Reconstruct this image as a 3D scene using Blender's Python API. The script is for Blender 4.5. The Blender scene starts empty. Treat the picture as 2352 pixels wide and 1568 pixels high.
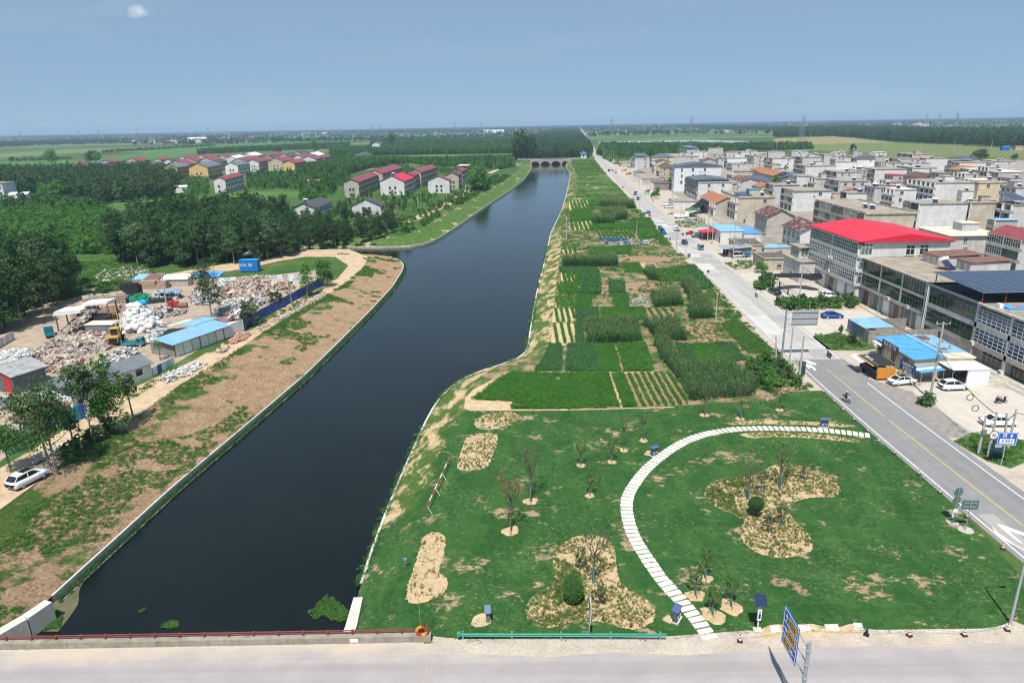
import bpy,bmesh,math,random
import numpy as np
from mathutils import Vector,Matrix
from mathutils.geometry import delaunay_2d_cdt,tessellate_polygon
random.seed(7);RNG=np.random.default_rng(7)
SC=bpy.context.scene
COL=SC.collection
R=math.radians
CAM_H=42.0;PITCH=R(17.6);ROLL=R(1.05);FPX=1568.0
def make_camera():
 cd=bpy.data.cameras.new('camera');cam=bpy.data.objects.new('camera',cd);COL.objects.link(cam)
 cd.sensor_width=36.0;cd.lens=24.0;cd.clip_start=0.5;cd.clip_end=60000.0
 cp,sp,cr,sr=math.cos(PITCH),math.sin(PITCH),math.cos(ROLL),math.sin(ROLL)
 fwd=Vector((0,cp,-sp));up0=Vector((0,sp,cp));rt0=Vector((1,0,0))
 right=rt0*cr-up0*sr;up=rt0*sr+up0*cr
 m=Matrix((right,up,-fwd)).transposed().to_4x4();m.translation=(0,0,CAM_H)
 cam.matrix_world=m
 SC.camera=cam
make_camera()
SUN_EL=62.0;SHX,SHY=0.19,0.98
def make_light():
 w=bpy.data.worlds.new('World');SC.world=w;w.use_nodes=True
 nt=w.node_tree;nt.nodes.clear()
 out=nt.nodes.new('ShaderNodeOutputWorld');bg=nt.nodes.new('ShaderNodeBackground')
 sky=nt.nodes.new('ShaderNodeTexSky');sky.sky_type='NISHITA';sky.sun_disc=False
 sky.sun_elevation=R(SUN_EL);sky.sun_rotation=R(191);sky.altitude=0
 sky.air_density=0.55;sky.dust_density=0.08;sky.ozone_density=6.0
 tc=nt.nodes.new('ShaderNodeTexCoord')
 mp=nt.nodes.new('ShaderNodeMapping');mp.inputs['Scale'].default_value=(1.2,1.2,7.0);mp.inputs['Rotation'].default_value=(0.06,0.1,0)
 nz=nt.nodes.new('ShaderNodeTexNoise');nz.inputs['Scale'].default_value=2.2;nz.inputs['Detail'].default_value=7;nz.inputs['Roughness'].default_value=.62
 mr=nt.nodes.new('ShaderNodeMapRange');mr.inputs[1].default_value=.52;mr.inputs[2].default_value=.85;mr.inputs[3].default_value=0;mr.inputs[4].default_value=.16
 nt.links.new(tc.outputs['Generated'],mp.inputs[0]);nt.links.new(mp.outputs[0],nz.inputs['Vector']);nt.links.new(nz.outputs['Fac'],mr.inputs[0])
 cdir=Vector((-.43188,.89173,.13529)).normalized()
 sub=nt.nodes.new('ShaderNodeVectorMath');sub.operation='SUBTRACT';sub.inputs[1].default_value=cdir
 sca=nt.nodes.new('ShaderNodeVectorMath');sca.operation='MULTIPLY';sca.inputs[1].default_value=(1.0,1.0,1.7)
 ln=nt.nodes.new('ShaderNodeVectorMath');ln.operation='LENGTH'
 n2=nt.nodes.new('ShaderNodeTexNoise');n2 .inputs['Scale'].default_value=55;n2 .inputs['Detail'].default_value=5
 ad=nt.nodes.new('ShaderNodeMath');ad.operation='MULTIPLY_ADD';ad.inputs[1].default_value=.045
 m2=nt.nodes.new('ShaderNodeMapRange');m2 .inputs[1].default_value=.036;m2 .inputs[2].default_value=.018;m2 .inputs[3].default_value=0;m2 .inputs[4].default_value=.75
 nt.links.new(tc.outputs['Generated'],sub.inputs[0]);nt.links.new(sub.outputs[0],sca.inputs[0]);nt.links.new(sca.outputs[0],ln.inputs[0])
 nt.links.new(tc.outputs['Generated'],n2 .inputs['Vector']);nt.links.new(n2 .outputs['Fac'],ad.inputs[0]);nt.links.new(ln.outputs['Value'],ad.inputs[2])
 nt.links.new(ad.outputs[0],m2 .inputs[0])
 mx=nt.nodes.new('ShaderNodeMath');mx.operation='MAXIMUM';nt.links.new(mr.outputs[0],mx.inputs[0]);nt.links.new(m2 .outputs[0],mx.inputs[1])
 mix=nt.nodes.new('ShaderNodeMix');mix.data_type='RGBA'
 nt.links.new(mx.outputs[0],mix.inputs[0]);mix.inputs[7].default_value=(9.5,10,10.5,1)
 tint=nt.nodes.new('ShaderNodeMix');tint.data_type='RGBA';tint.blend_type='MULTIPLY';tint.inputs[0].default_value=1;tint.inputs[7].default_value=(.9,1.01,1.02,1)
 veil=nt.nodes.new('ShaderNodeMix');veil.data_type='RGBA';veil.inputs[0].default_value=.7;veil.inputs[7].default_value=(4.3,6.3,8.5,1)
 nt.links.new(sky.outputs[0],tint.inputs[6]);nt.links.new(tint.outputs[2],veil.inputs[6]);nt.links.new(veil.outputs[2],mix.inputs[6]);nt.links.new(mix.outputs[2],bg.inputs[0]);bg.inputs[1].default_value=0.07
 nt.links.new(bg.outputs[0],out.inputs[0])
 sd=bpy.data.lights.new('sun','SUN');s=bpy.data.objects.new('sun',sd);COL.objects.link(s)
 sd.energy=5.0;sd.angle=R(.53);sd.color=(1,.955,.89)
 h=Vector((SHX,SHY,0)).normalized()*math.cos(R(SUN_EL));d=Vector((h.x,h.y,-math.sin(R(SUN_EL))))
 s.rotation_euler=d.to_track_quat('-Z','Y').to_euler();s.location=(-40,-200,300)
make_light()
SC.view_settings.view_transform='Standard';SC.view_settings.look='None';SC.view_settings.exposure=0.2;SC.view_settings.gamma=1.0
SC.render.engine='CYCLES';SC.cycles.max_bounces=5;SC.cycles.diffuse_bounces=2;SC.cycles.glossy_bounces=2
SC.cycles.transmission_bounces=3;SC.cycles.volume_bounces=0;SC.cycles.transparent_max_bounces=6
SC.cycles.use_adaptive_sampling=True;SC.cycles.adaptive_threshold=0.012;SC.cycles.use_denoising=True;SC.cycles.filter_width=1.15;SC.cycles.denoising_prefilter='ACCURATE'
SC.cycles.caustics_reflective=False;SC.cycles.caustics_refractive=False
VIEW={'F':(0,0,1.7415),'A1':(0,400,.59524),'A2':(1200,400,.59524),'A3':(2300,450,.42517),'A4':(3096,450,.42517),
  'A5':(0,950,.55272),'A6':(2600,850,.38265),'A7':(3100,850,.51025),'A8':(2000,780,.57395),'B1':(0,1400,.46769),
  'B2':(0,2000,.59524),'B3':(1300,2000,.59524),'B4':(2600,2000,.63605),'B5':(1600,1450,.46769),'B6':(2500,1600,.44643),
  'B7':(3200,1300,.38258),'B8':(3300,1600,.44644),'C1':(0,1000,.29979),'C2':(600,950,.29979),'C3':(0,1420,.29979),
  'C4':(2300,560,.2551),'C5':(3500,900,.25514),'C6':(3500,1250,.25514),'C7':(3500,550,.25514),'C8':(2900,560,.2551)}
_cp,_sp,_cr,_sr=math.cos(PITCH),math.sin(PITCH),math.cos(ROLL),math.sin(ROLL)
def ray(c,x,y):
 a=VIEW[c];u=((a[0]+x*a[2])/1.7415-1176)/FPX;v=((a[1]+y*a[2])/1.7415-784)/FPX
 u2=u*_cr-v*_sr;v2=u*_sr+v*_cr
 return u2,_cp-v2*_sp,-_sp-v2*_cp
def at(c,x,y,z=0.0):
 d=ray(c,x,y);t=(z-CAM_H)/d[2]
 return Vector((d[0]*t,d[1]*t,z))
def xy(c,pts,z=0.0):
 return[tuple(at(c,p[0],p[1],z)[:2]) for p in pts]
def high(c,bx,by,ty,z=0.0):
 p=at(c,bx,by,z);a=VIEW[c];tgt=(a[1]+ty*a[2])/1.7415
 lo,hi=0.0,80.0
 for _ in range(40):
  m=(lo+hi)/2;zz=z+m-CAM_H
  f=p.y*_cp-zz*_sp;u2=p.x/f;v2=(-p.y*_sp-zz*_cp)/f
  yy=784+FPX*(-u2*_sr+v2*_cr)
  if yy>tgt:lo=m
  else:hi=m
 return lo
def link(o):COL.objects.link(o);return o
EACH={'column','post','gable_wall','drain_pipe','shed_door','end_panel','counter','floor_band','cross_wall','wall_block','leg','stake','cone_band','rubble_stone'}
class MB:
 def __init__(s):s.v=[];s.f=[];s.m=[];s.cut=[]
 def add(s,vs,fs,m=0):
  b=len(s.v);s.cut.append((b,len(s.f)));s.v.extend([tuple(p) for p in vs]);s.f.extend([tuple(b+i for i in f) for f in fs]);s.m.extend([m]*len(fs));return s
 def box(s,x0,y0,z0,x1,y1,z1,m=0):
  return s.add([(x0,y0,z0),(x1,y0,z0),(x1,y1,z0),(x0,y1,z0),(x0,y0,z1),(x1,y0,z1),(x1,y1,z1),(x0,y1,z1)],
     [(3,2,1,0),(4,5,6,7),(0,1,5,4),(1,2,6,5),(2,3,7,6),(3,0,4,7)],m)
 def quad(s,*p,m=0):return s.add(p,[tuple(range(len(p)))],m)
 def prism(s,poly,z0,z1,m=0):
  n=len(poly);vs=[(p[0],p[1],z0) for p in poly]+[(p[0],p[1],z1) for p in poly]
  a=sum(poly[i][0]*poly[(i+1)%n][1]-poly[(i+1)%n][0]*poly[i][1] for i in range(n))
  fs=[tuple(range(n,2*n)),tuple(reversed(range(n)))]+[(i,(i+1)%n,n+(i+1)%n,n+i) for i in range(n)]
  if a<0:fs=[tuple(reversed(f)) for f in fs]
  return s.add(vs,fs,m)
 def wedge(s,prof,axis,a0,a1,m=0):
  n=len(prof)
  if axis=='y':vs=[(p[0],a0,p[1]) for p in prof]+[(p[0],a1,p[1]) for p in prof]
  else:vs=[(a0,p[0],p[1]) for p in prof]+[(a1,p[0],p[1]) for p in prof]
  return s.add(vs,[tuple(range(n)),tuple(reversed(range(n,2*n)))]+[(i,n+i,n+(i+1)%n,(i+1)%n) for i in range(n)],m)
 def cyl(s,p0,p1,r0,r1=None,n=8,m=0,caps=True):
  r1=r0 if r1 is None else r1
  p0,p1=Vector(p0),Vector(p1);d=(p1-p0).normalized()
  a=d.orthogonal().normalized();b=d.cross(a)
  vs=[]
  for p,r in((p0,r0),(p1,r1)):
   for i in range(n):
    t=2*math.pi*i/n;vs.append(p+a*(r*math.cos(t))+b*(r*math.sin(t)))
  fs=[(i,(i+1)%n,n+(i+1)%n,n+i) for i in range(n)]
  if caps:fs+=[tuple(reversed(range(n))),tuple(range(n,2*n))]
  return s.add(vs,fs,m)
 def tube(s,pts,r,n=6,m=0):
  for i in range(len(pts)-1):
   ra=r[i] if isinstance(r,(list,tuple)) else r;rb=r[i+1] if isinstance(r,(list,tuple)) else r
   s.cyl(pts[i],pts[i+1],ra,rb,n,m,caps=(i==0 or i==len(pts)-2))
  return s
 def lathe(s,prof,n=12,c=(0,0,0),m=0):
  vs=[(c[0]+r*math.cos(2*math.pi*i/n),c[1]+r*math.sin(2*math.pi*i/n),c[2]+z) for r,z in prof for i in range(n)]
  fs=[(k*n+i,k*n+(i+1)%n,(k+1)*n+(i+1)%n,(k+1)*n+i) for k in range(len(prof)-1) for i in range(n)]
  fs+=[tuple(reversed(range(n))),tuple(range((len(prof)-1)*n,len(prof)*n))]
  return s.add(vs,fs,m)
 def blob(s,c,r,sub=2,jit=.12,seed=0,m=0,flat=1.0):
  bm=bmesh.new();bmesh.ops.create_icosphere(bm,subdivisions=sub,radius=1.0);rr=random.Random(seed)
  vs=[]
  for v in bm.verts:
   k=1+rr.uniform(-jit,jit);vs.append((c[0]+v.co.x*r[0]*k,c[1]+v.co.y*r[1]*k,c[2]+v.co.z*r[2]*k))
  s.add(vs,[tuple(v.index for v in f.verts) for f in bm.faces],m);bm.free();return s
 def mesh(s,name,mats,smooth=False):
  me=bpy.data.meshes.new(name);me.from_pydata(s.v,[],s.f)
  if not isinstance(mats,(list,tuple)):mats=[mats]
  for mt in mats:me.materials.append(mt)
  if len(mats)>1:me.polygons.foreach_set('material_index',s.m)
  if smooth:me.polygons.foreach_set('use_smooth',[True]*len(s.f))
  me.update();return me
 def pieces(s):
  out=[];n=len(s.cut)
  for i,(v0,f0) in enumerate(s.cut):
   v1,f1=s.cut[i+1] if i+1<n else(len(s.v),len(s.f));q=MB();q.add(s.v[v0:v1],[tuple(k-v0 for k in f) for f in s.f[f0:f1]]);q.m=s.m[f0:f1];out.append(q)
  return out
 def build(s,name,mats,parent=None,smooth=False,loc=None,rz=0):
  if name in EACH and len(s.cut)>1:
   for q in s.pieces():o=q.build(name,mats,parent,smooth,loc,rz)
   return o
  o=bpy.data.objects.new(name,s.mesh(name,mats,smooth));link(o)
  if parent is not None:o.parent=parent
  if loc is not None:o.location=loc
  if rz:o.rotation_euler=(0,0,rz)
  return o
def boxed(a,*k,**kw):m=MB();m.box(*a);return m.build(*k,**kw)
def wedged(a,*k,**kw):m=MB();m.wedge(*a);return m.build(*k,**kw)
def added(a,*k,**kw):m=MB();m.add(*a);return m.build(*k,**kw)
def npmesh(name,V,F,mat,nper=4,smooth=False):
 me=bpy.data.meshes.new(name);V=np.asarray(V,np.float32);F=np.asarray(F,np.int32)
 me.vertices.add(len(V));me.vertices.foreach_set('co',V.ravel())
 me.loops.add(F.size);me.loops.foreach_set('vertex_index',F.ravel())
 me.polygons.add(len(F));me.polygons.foreach_set('loop_start',np.arange(0,F.size,nper,dtype=np.int32));
 if smooth:me.polygons.foreach_set('use_smooth',np.ones(len(F),bool))
 for m in(mat if isinstance(mat,(list,tuple)) else[mat]):me.materials.append(m)
 me.update(calc_edges=True);return me
def ob(name,me,parent=None,loc=None,rot=None,scale=None):
 o=bpy.data.objects.new(name,me);link(o)
 if parent is not None:o.parent=parent
 if loc is not None:o.location=loc
 if rot is not None:o.rotation_euler=rot
 if scale is not None:o.scale=scale
 return o
def tag(o,label=None,cat=None,group=None,kind=None):
 if label:o['label']=label
 if cat:o['category']=cat
 if group:o['group']=group
 if kind:o['kind']=kind
 return o
def thing(name,label,cat,loc=(0,0,0),rz=0,group=None):
 o=bpy.data.objects.new(name,None);link(o);o.location=loc;o.rotation_euler=(0,0,rz);o.empty_display_size=.3
 return tag(o,label,cat,group)
def copy_tree(o,parent=None,**kw):
 c=o.copy();link(c);c.parent=parent
 for ch in o.children:copy_tree(ch,c)
 if parent is None:
  if 'loc' in kw:c.location=kw['loc']
  if 'rz' in kw:c.rotation_euler=(0,0,kw['rz'])
  if 'scale' in kw:c.scale=kw['scale']
  if 'label' in kw:c['label']=kw['label']
 return c
def structure(o,label=None):return tag(o,label,None,None,'structure')
class NT:
 def __init__(s,name):
  s.mat=bpy.data.materials.new(name);s.mat.use_nodes=True;s.t=s.mat.node_tree
  s.b=s.t.nodes['Principled BSDF'];s.out=s.t.nodes['Material Output']
 def n(s,ty,**kw):
  nd=s.t.nodes.new('ShaderNode'+ty)
  for k,v in kw.items():setattr(nd,k,v)
  return nd
 def put(s,sock,v):
  if hasattr(v,'is_linked') or isinstance(v,bpy.types.NodeSocket):s.t.links.new(v,sock)
  elif isinstance(v,(tuple,list)) and len(v)==3 and sock.type=='RGBA':sock.default_value=(*v,1)
  else:sock.default_value=v
 def pos(s,scale=(1,1,1),rot=(0,0,0),obj=False):
  if obj:v=s.n('TexCoord').outputs['Object']
  else:v=s.n('NewGeometry').outputs['Position']
  m=s.n('Mapping');m.inputs['Scale'].default_value=scale;m.inputs['Rotation'].default_value=rot;s.put(m.inputs[0],v);return m.outputs[0]
 def noise(s,vec,scale,detail=4,rough=.55,dist=0):
  d=s.n('TexNoise');s.put(d.inputs['Vector'],vec);d.inputs['Scale'].default_value=scale;d.inputs['Detail'].default_value=detail
  d.inputs['Roughness'].default_value=rough;d.inputs['Distortion'].default_value=dist;return d.outputs['Fac']
 def math(s,op,a,b=0.0,c=None,clamp=False):
  d=s.n('Math',operation=op);d.use_clamp=clamp;s.put(d.inputs[0],a);s.put(d.inputs[1],b)
  if c is not None:s.put(d.inputs[2],c)
  return d.outputs[0]
 def mr(s,v,a,b,c=0.0,d=1.0,smooth=False):
  n=s.n('MapRange');
  if smooth:n.interpolation_type='SMOOTHSTEP'
  s.put(n.inputs[0],v)
  for i,q in enumerate((a,b,c,d)):n.inputs[i+1].default_value=q
  return n.outputs[0]
 def mix(s,f,a,b,mode='MIX'):
  d=s.n('Mix',data_type='RGBA',blend_type=mode);s.put(d.inputs[0],f);s.put(d.inputs[6],a);s.put(d.inputs[7],b);return d.outputs[2]
 def ramp(s,f,stops,const=False):
  d=s.n('ValToRGB');s.put(d.inputs[0],f);e=d.color_ramp.elements
  if const:d.color_ramp.interpolation='CONSTANT'
  while len(e)<len(stops):e.new(.5)
  for i,(p,c) in enumerate(stops):e[i].position=p;e[i].color=(*c,1)
  return d.outputs[0]
 def bump(s,h,strength=.5,dist=.05):
  d=s.n('Bump');d.inputs['Strength'].default_value=strength;d.inputs['Distance'].default_value=dist;s.put(d.inputs['Height'],h)
  s.t.links.new(d.outputs[0],s.b.inputs['Normal'])
 def fin(s,col,rough=.85,spec=.3,metal=0.0):
  s.put(s.b.inputs['Base Color'],col);s.put(s.b.inputs['Roughness'],rough);s.b.inputs['Specular IOR Level'].default_value=spec;s.put(s.b.inputs['Metallic'],metal)
  return s.mat
def lerp(a,b,t):return tuple(a[i]+(b[i]-a[i])*t for i in range(3))
def paint(name,col,rough=.6,var=.12,scale=.6,spec=.3,metal=0.0,stain=None,stretch=(1,1,1),bump=0.0,rnd=0.0,obj=False,bscale=20):
 t=NT(name);p=t.pos(stretch,obj=obj)
 n1=t.noise(p,scale,5,.62);n2=t.noise(p,scale*9,3)
 c=t.mix(t.mr(n1,.3,.7),tuple(x*(1-var) for x in col),tuple(min(1,x*(1+var*.8)) for x in col))
 if stain:c=t.mix(t.mr(t.noise(t.pos((stretch[0]*1.0,stretch[1]*1.0,stretch[2]*.22),obj=obj),scale*2.3,6,.66),.5,.78,0,.75),c,stain)
 c=t.mix(t.mr(n2,.3,.75,0,var),c,tuple(x*.45 for x in col))
 if rnd:
  h=t.n('HueSaturation');t.put(h.inputs['Color'],c);t.put(h.inputs['Value'],t.mr(t.n('ObjectInfo').outputs['Random'],0,1,1-rnd,1+rnd));c=h.outputs[0]
 if bump:t.bump(t.noise(p,bscale,3),bump,.03)
 return t.fin(c,rough,spec,metal)
def ramp_mat(name,stops,scale,rough=.9,detail=6,fine=.25,stretch=(1,1,1),bump=0,bscale=3.0,bdist=.08,spec=.2,obj=False,rot=(0,0,0),grough=.6):
 t=NT(name);p=t.pos(stretch,rot,obj=obj);c=t.ramp(t.noise(p,scale,detail,grough),stops)
 c=t.mix(t.mr(t.noise(p,scale*14,4,.7),.35,.7,0,fine),c,(.02,.02,.015))
 if bump:t.bump(t.noise(t.pos(obj=obj),bscale,5,.7),bump,bdist)
 return t.fin(c,rough,spec)
def scatter_tree(name,protos):
 ng=bpy.data.node_groups.new(name,'GeometryNodeTree')
 ng.interface.new_socket('Geometry',in_out='INPUT',socket_type='NodeSocketGeometry');ng.interface.new_socket('Geometry',in_out='OUTPUT',socket_type='NodeSocketGeometry')
 gi=ng.nodes.new('NodeGroupInput');go=ng.nodes.new('NodeGroupOutput');jn=ng.nodes.new('GeometryNodeJoinGeometry')
 def attr(nm,ty):
  a=ng.nodes.new('GeometryNodeInputNamedAttribute');a.data_type=ty;a.inputs['Name'].default_value=nm
  return next(o for o in a.outputs if o.enabled and o.name=='Attribute')
 rot=attr('rot','FLOAT_VECTOR');sca=attr('sca','FLOAT_VECTOR');pick=attr('pick','INT')
 for k,pr in enumerate(protos):
  oi=ng.nodes.new('GeometryNodeObjectInfo');oi.inputs['Object'].default_value=pr;oi.inputs['As Instance'].default_value=True
  ip=ng.nodes.new('GeometryNodeInstanceOnPoints');cm=ng.nodes.new('FunctionNodeCompare');cm.data_type='INT';cm.operation='EQUAL'
  ins=[i for i in cm.inputs if i.enabled];ng.links.new(pick,ins[0]);ins[1].default_value=k
  ng.links.new(gi.outputs[0],ip.inputs['Points']);ng.links.new(cm.outputs[0],ip.inputs['Selection']);ng.links.new(oi.outputs['Geometry'],ip.inputs['Instance'])
  ng.links.new(rot,ip.inputs['Rotation']);ng.links.new(sca,ip.inputs['Scale']);ng.links.new(ip.outputs[0],jn.inputs[0])
 ng.links.new(jn.outputs[0],go.inputs[0]);return ng
_TREES={}
def scatter(name,P,protos,label=None,cat=None,smin=.8,smax=1.2,tilt=.1,sca=None,rz=None,parent=None,group=None,seed=1):
 P=np.asarray(P,np.float32)
 if len(P)==0:return None
 g=np.random.default_rng(seed);me=bpy.data.meshes.new(name);me.vertices.add(len(P));me.vertices.foreach_set('co',P.ravel())
 rot=np.stack([g.uniform(-tilt,tilt,len(P)),g.uniform(-tilt,tilt,len(P)),g.uniform(0,6.283,len(P)) if rz is None else np.broadcast_to(rz,len(P))],1).astype(np.float32)
 if sca is None:s=g.uniform(smin,smax,len(P));sca=np.stack([s,s,s*g.uniform(.88,1.12,len(P))],1)
 me.attributes.new('rot','FLOAT_VECTOR','POINT').data.foreach_set('vector',rot.ravel())
 me.attributes.new('sca','FLOAT_VECTOR','POINT').data.foreach_set('vector',np.asarray(sca,np.float32).ravel())
 me.attributes.new('pick','INT','POINT').data.foreach_set('value',g.integers(0,len(protos),len(P)).astype(np.int32))
 o=ob(name,me,parent);key=tuple(p.name for p in protos)
 if key not in _TREES:_TREES[key]=scatter_tree('scatter_'+protos[0].name,protos)
 md=o.modifiers.new('scatter','NODES');md.node_group=_TREES[key]
 return tag(o,label,cat,group,'stuff')
def inside(poly,X,Y):
 r=np.zeros(len(X),bool);n=len(poly);j=n-1
 for i in range(n):
  xi,yi=poly[i];xj,yj=poly[j]
  c=((yi>Y)!=(yj>Y));dd=(yj-yi) if yj!=yi else 1e-9
  r^=c&(X<(xj-xi)*(Y-yi)/dd+xi);j=i
 return r
def rand_in(poly,n=None,density=None,seed=0,jitter_grid=None):
 g=np.random.default_rng(seed);a=np.asarray(poly);lo,hi=a.min(0),a.max(0)
 if jitter_grid:
  sx,sy=jitter_grid if isinstance(jitter_grid,tuple) else(jitter_grid,jitter_grid)
  X,Y=np.meshgrid(np.arange(lo[0],hi[0],sx),np.arange(lo[1],hi[1],sy));X=X.ravel();Y=Y.ravel()
  X=X+g.uniform(-.35,.35,len(X))*sx;Y=Y+g.uniform(-.35,.35,len(Y))*sy
 else:
  area=(hi[0]-lo[0])*(hi[1]-lo[1]);m=int(area*density) if density else n*3
  X=g.uniform(lo[0],hi[0],m);Y=g.uniform(lo[1],hi[1],m)
 k=inside(poly,X,Y);X,Y=X[k],Y[k]
 if n:X,Y=X[:n],Y[:n]
 return X,Y
def vnoise(X,Y,s,seed=0):
 g=np.random.default_rng(seed);T=g.random((64,64));x=X/s;y=Y/s
 i=np.floor(x).astype(int);j=np.floor(y).astype(int);fx=x-i;fy=y-j;fx=fx*fx*(3-2*fx);fy=fy*fy*(3-2*fy)
 t=lambda a,b:T[a%64,b%64]
 return(t(i,j)*(1-fx)+t(i+1,j)*fx)*(1-fy)+(t(i,j+1)*(1-fx)+t(i+1,j+1)*fx)*fy
def fbm(X,Y,s,seed=0):return.55*vnoise(X,Y,s,seed)+.3*vnoise(X,Y,s*.45,seed+1)+.15*vnoise(X,Y,s*.2,seed+2)
def sheet(name,poly,z,mat,parent=None,kind='structure',label=None):
 pts=[Vector((p[0],p[1],z)) for p in poly];tr=tessellate_polygon([pts])
 fs=[]
 for a,b,c in tr:
  s=(pts[b].x-pts[a].x)*(pts[c].y-pts[a].y)-(pts[c].x-pts[a].x)*(pts[b].y-pts[a].y)
  fs.append((a,b,c) if s>0 else(a,c,b))
 m=MB();m.add(pts,fs);o=m.build(name,mat,parent)
 if kind:tag(o,label,kind=kind)
 return o
def loft(name,rows,mat,parent=None,sub=1,kind='structure'):
 m=MB();n=len(rows[0]);vs=[p for r in rows for p in r]
 fs=[(k*n+i,k*n+i+1,(k+1)*n+i+1,(k+1)*n+i) for k in range(len(rows)-1) for i in range(n-1)]
 m.add(vs,fs);o=m.build(name,mat,parent);o.data.polygons.foreach_set('use_smooth',[True]*len(fs))
 if kind:tag(o,kind=kind)
 return o
def resample(pts,n):
 P=np.asarray(pts,float);d=np.r_[0,np.cumsum(np.linalg.norm(np.diff(P,axis=0),axis=1))];t=np.linspace(0,d[-1],n)
 return np.stack([np.interp(t,d,P[:,k]) for k in range(P.shape[1])],1)
def smoothline(pts,n,k=3):
 P=resample(pts,n)
 for _ in range(k):P[1:-1]=(P[:-2]+2*P[1:-1]+P[2:])/4
 return P
def offset_line(P,d):
 T=np.gradient(P[:,:2],axis=0);T/=np.linalg.norm(T,axis=1)[:,None]+1e-9
 Q=P.copy();Q[:,0]+=T[:,1]*d;Q[:,1]-=T[:,0]*d;return Q
# the lie of the land
WATER=-3.0;KERB=-2.3
def arr(l,z):k=1.0227 if z<0 else 1.0;return np.array([(p[0]*k,p[1]*k,z) for p in l],float)
SHORE_W=[(-47,-60),(-46.3,48),(-45.7,56.4),(-44.9,65),(-43.8,77.6),(-41.3,95.8),(-38.4,118.2),(-36.8,139.1),(-35.1,163.7),(-33.8,189.4),
  (-34.3,213.5),(-35.3,222.7),(-38,231),(-42.6,238),(-50,243),(-95,247)]
TOP_W=[(-62,-60),(-61.6,48),(-61.2,71.8),(-60.4,88),(-58.2,99.4),(-57.6,111.7),(-55.5,125.7),(-54.2,141.6),(-51,163.6),(-47.2,187.3),(-46.2,211.7),
  (-47.5,224),(-52,232),(-60,237),(-95,239)]
SHORE_N=[(-95,262),(-52,259),(-40,257),(-35,260),(-31,266),(-28,284),(-24.2,309.5),(-19.4,345.2),(-10.4,412.3),(-.6,476.2),(11.7,578.4),(20.6,689.3),(27,821),(50,1100)]
SHORE_E=[(-15.3,-60),(-15.3,52.3),(-15.6,56.6),(-15.5,62.2),(-15.3,68.8),(-14.8,78.8),(-13.9,90.1),(-13.4,99.4),(-12.3,106.5),(-10.6,112.4),(-7.8,117.7),
  (-3.9,121.5),(1.9,124.1),(3.2,125.4),(3.3,133.8),(4.8,153.2),(7.3,183.5),(11,219.8),(16.9,283.7),(27.2,360),(37,448.5),(52.5,601.8),(57,658),(61,751.4),(67,821),(92,1100)]
shW=smoothline(arr(SHORE_W,KERB),150,2);topW=smoothline(arr(TOP_W,0),150,2)
shN=smoothline(arr(SHORE_N,KERB),140,2);topN=offset_line(shN,-11);topN[:,2]=0
shE=smoothline(arr(SHORE_E,KERB),240,2);topE=offset_line(shE,5.2);topE[:,2]=0
def far_ground_mat():
 t=NT('field_ground');p=t.pos((1/210,1/90,1),(0,0,.06));v=t.n('TexVoronoi');t.put(v.inputs['Vector'],p);v.inputs['Scale'].default_value=1.0;v.inputs['Randomness'].default_value=.75
 sep=t.n('SeparateColor');t.put(sep.inputs[0],v.outputs['Color'])
 c=t.ramp(sep.outputs[0],[(0,(.055,.105,.03)),(.25,(.10,.165,.045)),(.45,(.07,.13,.035)),(.62,(.16,.19,.07)),(.78,(.09,.15,.04)),(.9,(.24,.21,.11))],True)
 c=t.mix(t.mr(t.noise(t.pos((.02,.02,1)),3.0,6,.65),.35,.7,0,.5),c,(.05,.09,.028))
 near=t.ramp(t.noise(t.pos(),.07,7,.7),[(.3,(.035,.085,.018)),(.5,(.06,.13,.028)),(.62,(.10,.15,.045)),(.74,(.27,.21,.12))])
 near=t.mix(t.mr(t.noise(t.pos(),2.2,4,.7),.4,.7,0,.5),near,(.015,.035,.01))
 sx=t.n('SeparateXYZ');t.put(sx.inputs[0],t.n('NewGeometry').outputs['Position'])
 return t.fin(t.mix(t.mr(sx.outputs[1],480,800),near,c),.95,.1)
def bank_mat():
 t=NT('bank_soil');p=t.pos();soil=t.ramp(t.noise(p,.5,8,.7),[(.3,(.37,.235,.135)),(.52,(.50,.345,.21)),(.72,(.60,.435,.28))])
 soil=t.mix(t.mr(t.noise(p,3.0,7,.78),.45,.6,0,.75),soil,(.15,.085,.045))
 g=t.ramp(t.noise(p,2.5,5,.7),[(.3,(.035,.085,.016)),(.7,(.11,.19,.04))])
 sx=t.n('SeparateXYZ');t.put(sx.inputs[0],t.n('NewGeometry').outputs['Position'])
 south=t.mr(sx.outputs[1],95,52,0,.10);upper=t.mr(sx.outputs[2],-1.2,-.1,0,.11)
 k=t.math('ADD',t.noise(p,.16,7,.68),t.math('ADD',south,upper))
 c=t.mix(t.mr(k,.60,.66),soil,g)
 t.bump(t.noise(p,2.6,8,.8),1.0,.45)
 return t.fin(c,.95,.1)
def far_bank_mat():
 t=NT('grassy_bank');p=t.pos();g=t.ramp(t.noise(p,.5,7,.7),[(.3,(.04,.09,.018)),(.55,(.085,.15,.035)),(.75,(.16,.19,.06))])
 sand=t.ramp(t.noise(p,.4,5),[(.3,(.40,.29,.16)),(.7,(.55,.42,.26))])
 c=t.mix(t.mr(t.noise(t.pos((1,.5,1)),.11,7,.7),.56,.63),g,sand)
 t.bump(t.noise(p,1.6,6,.7),.6,.2);return t.fin(c,.95,.1)
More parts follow.
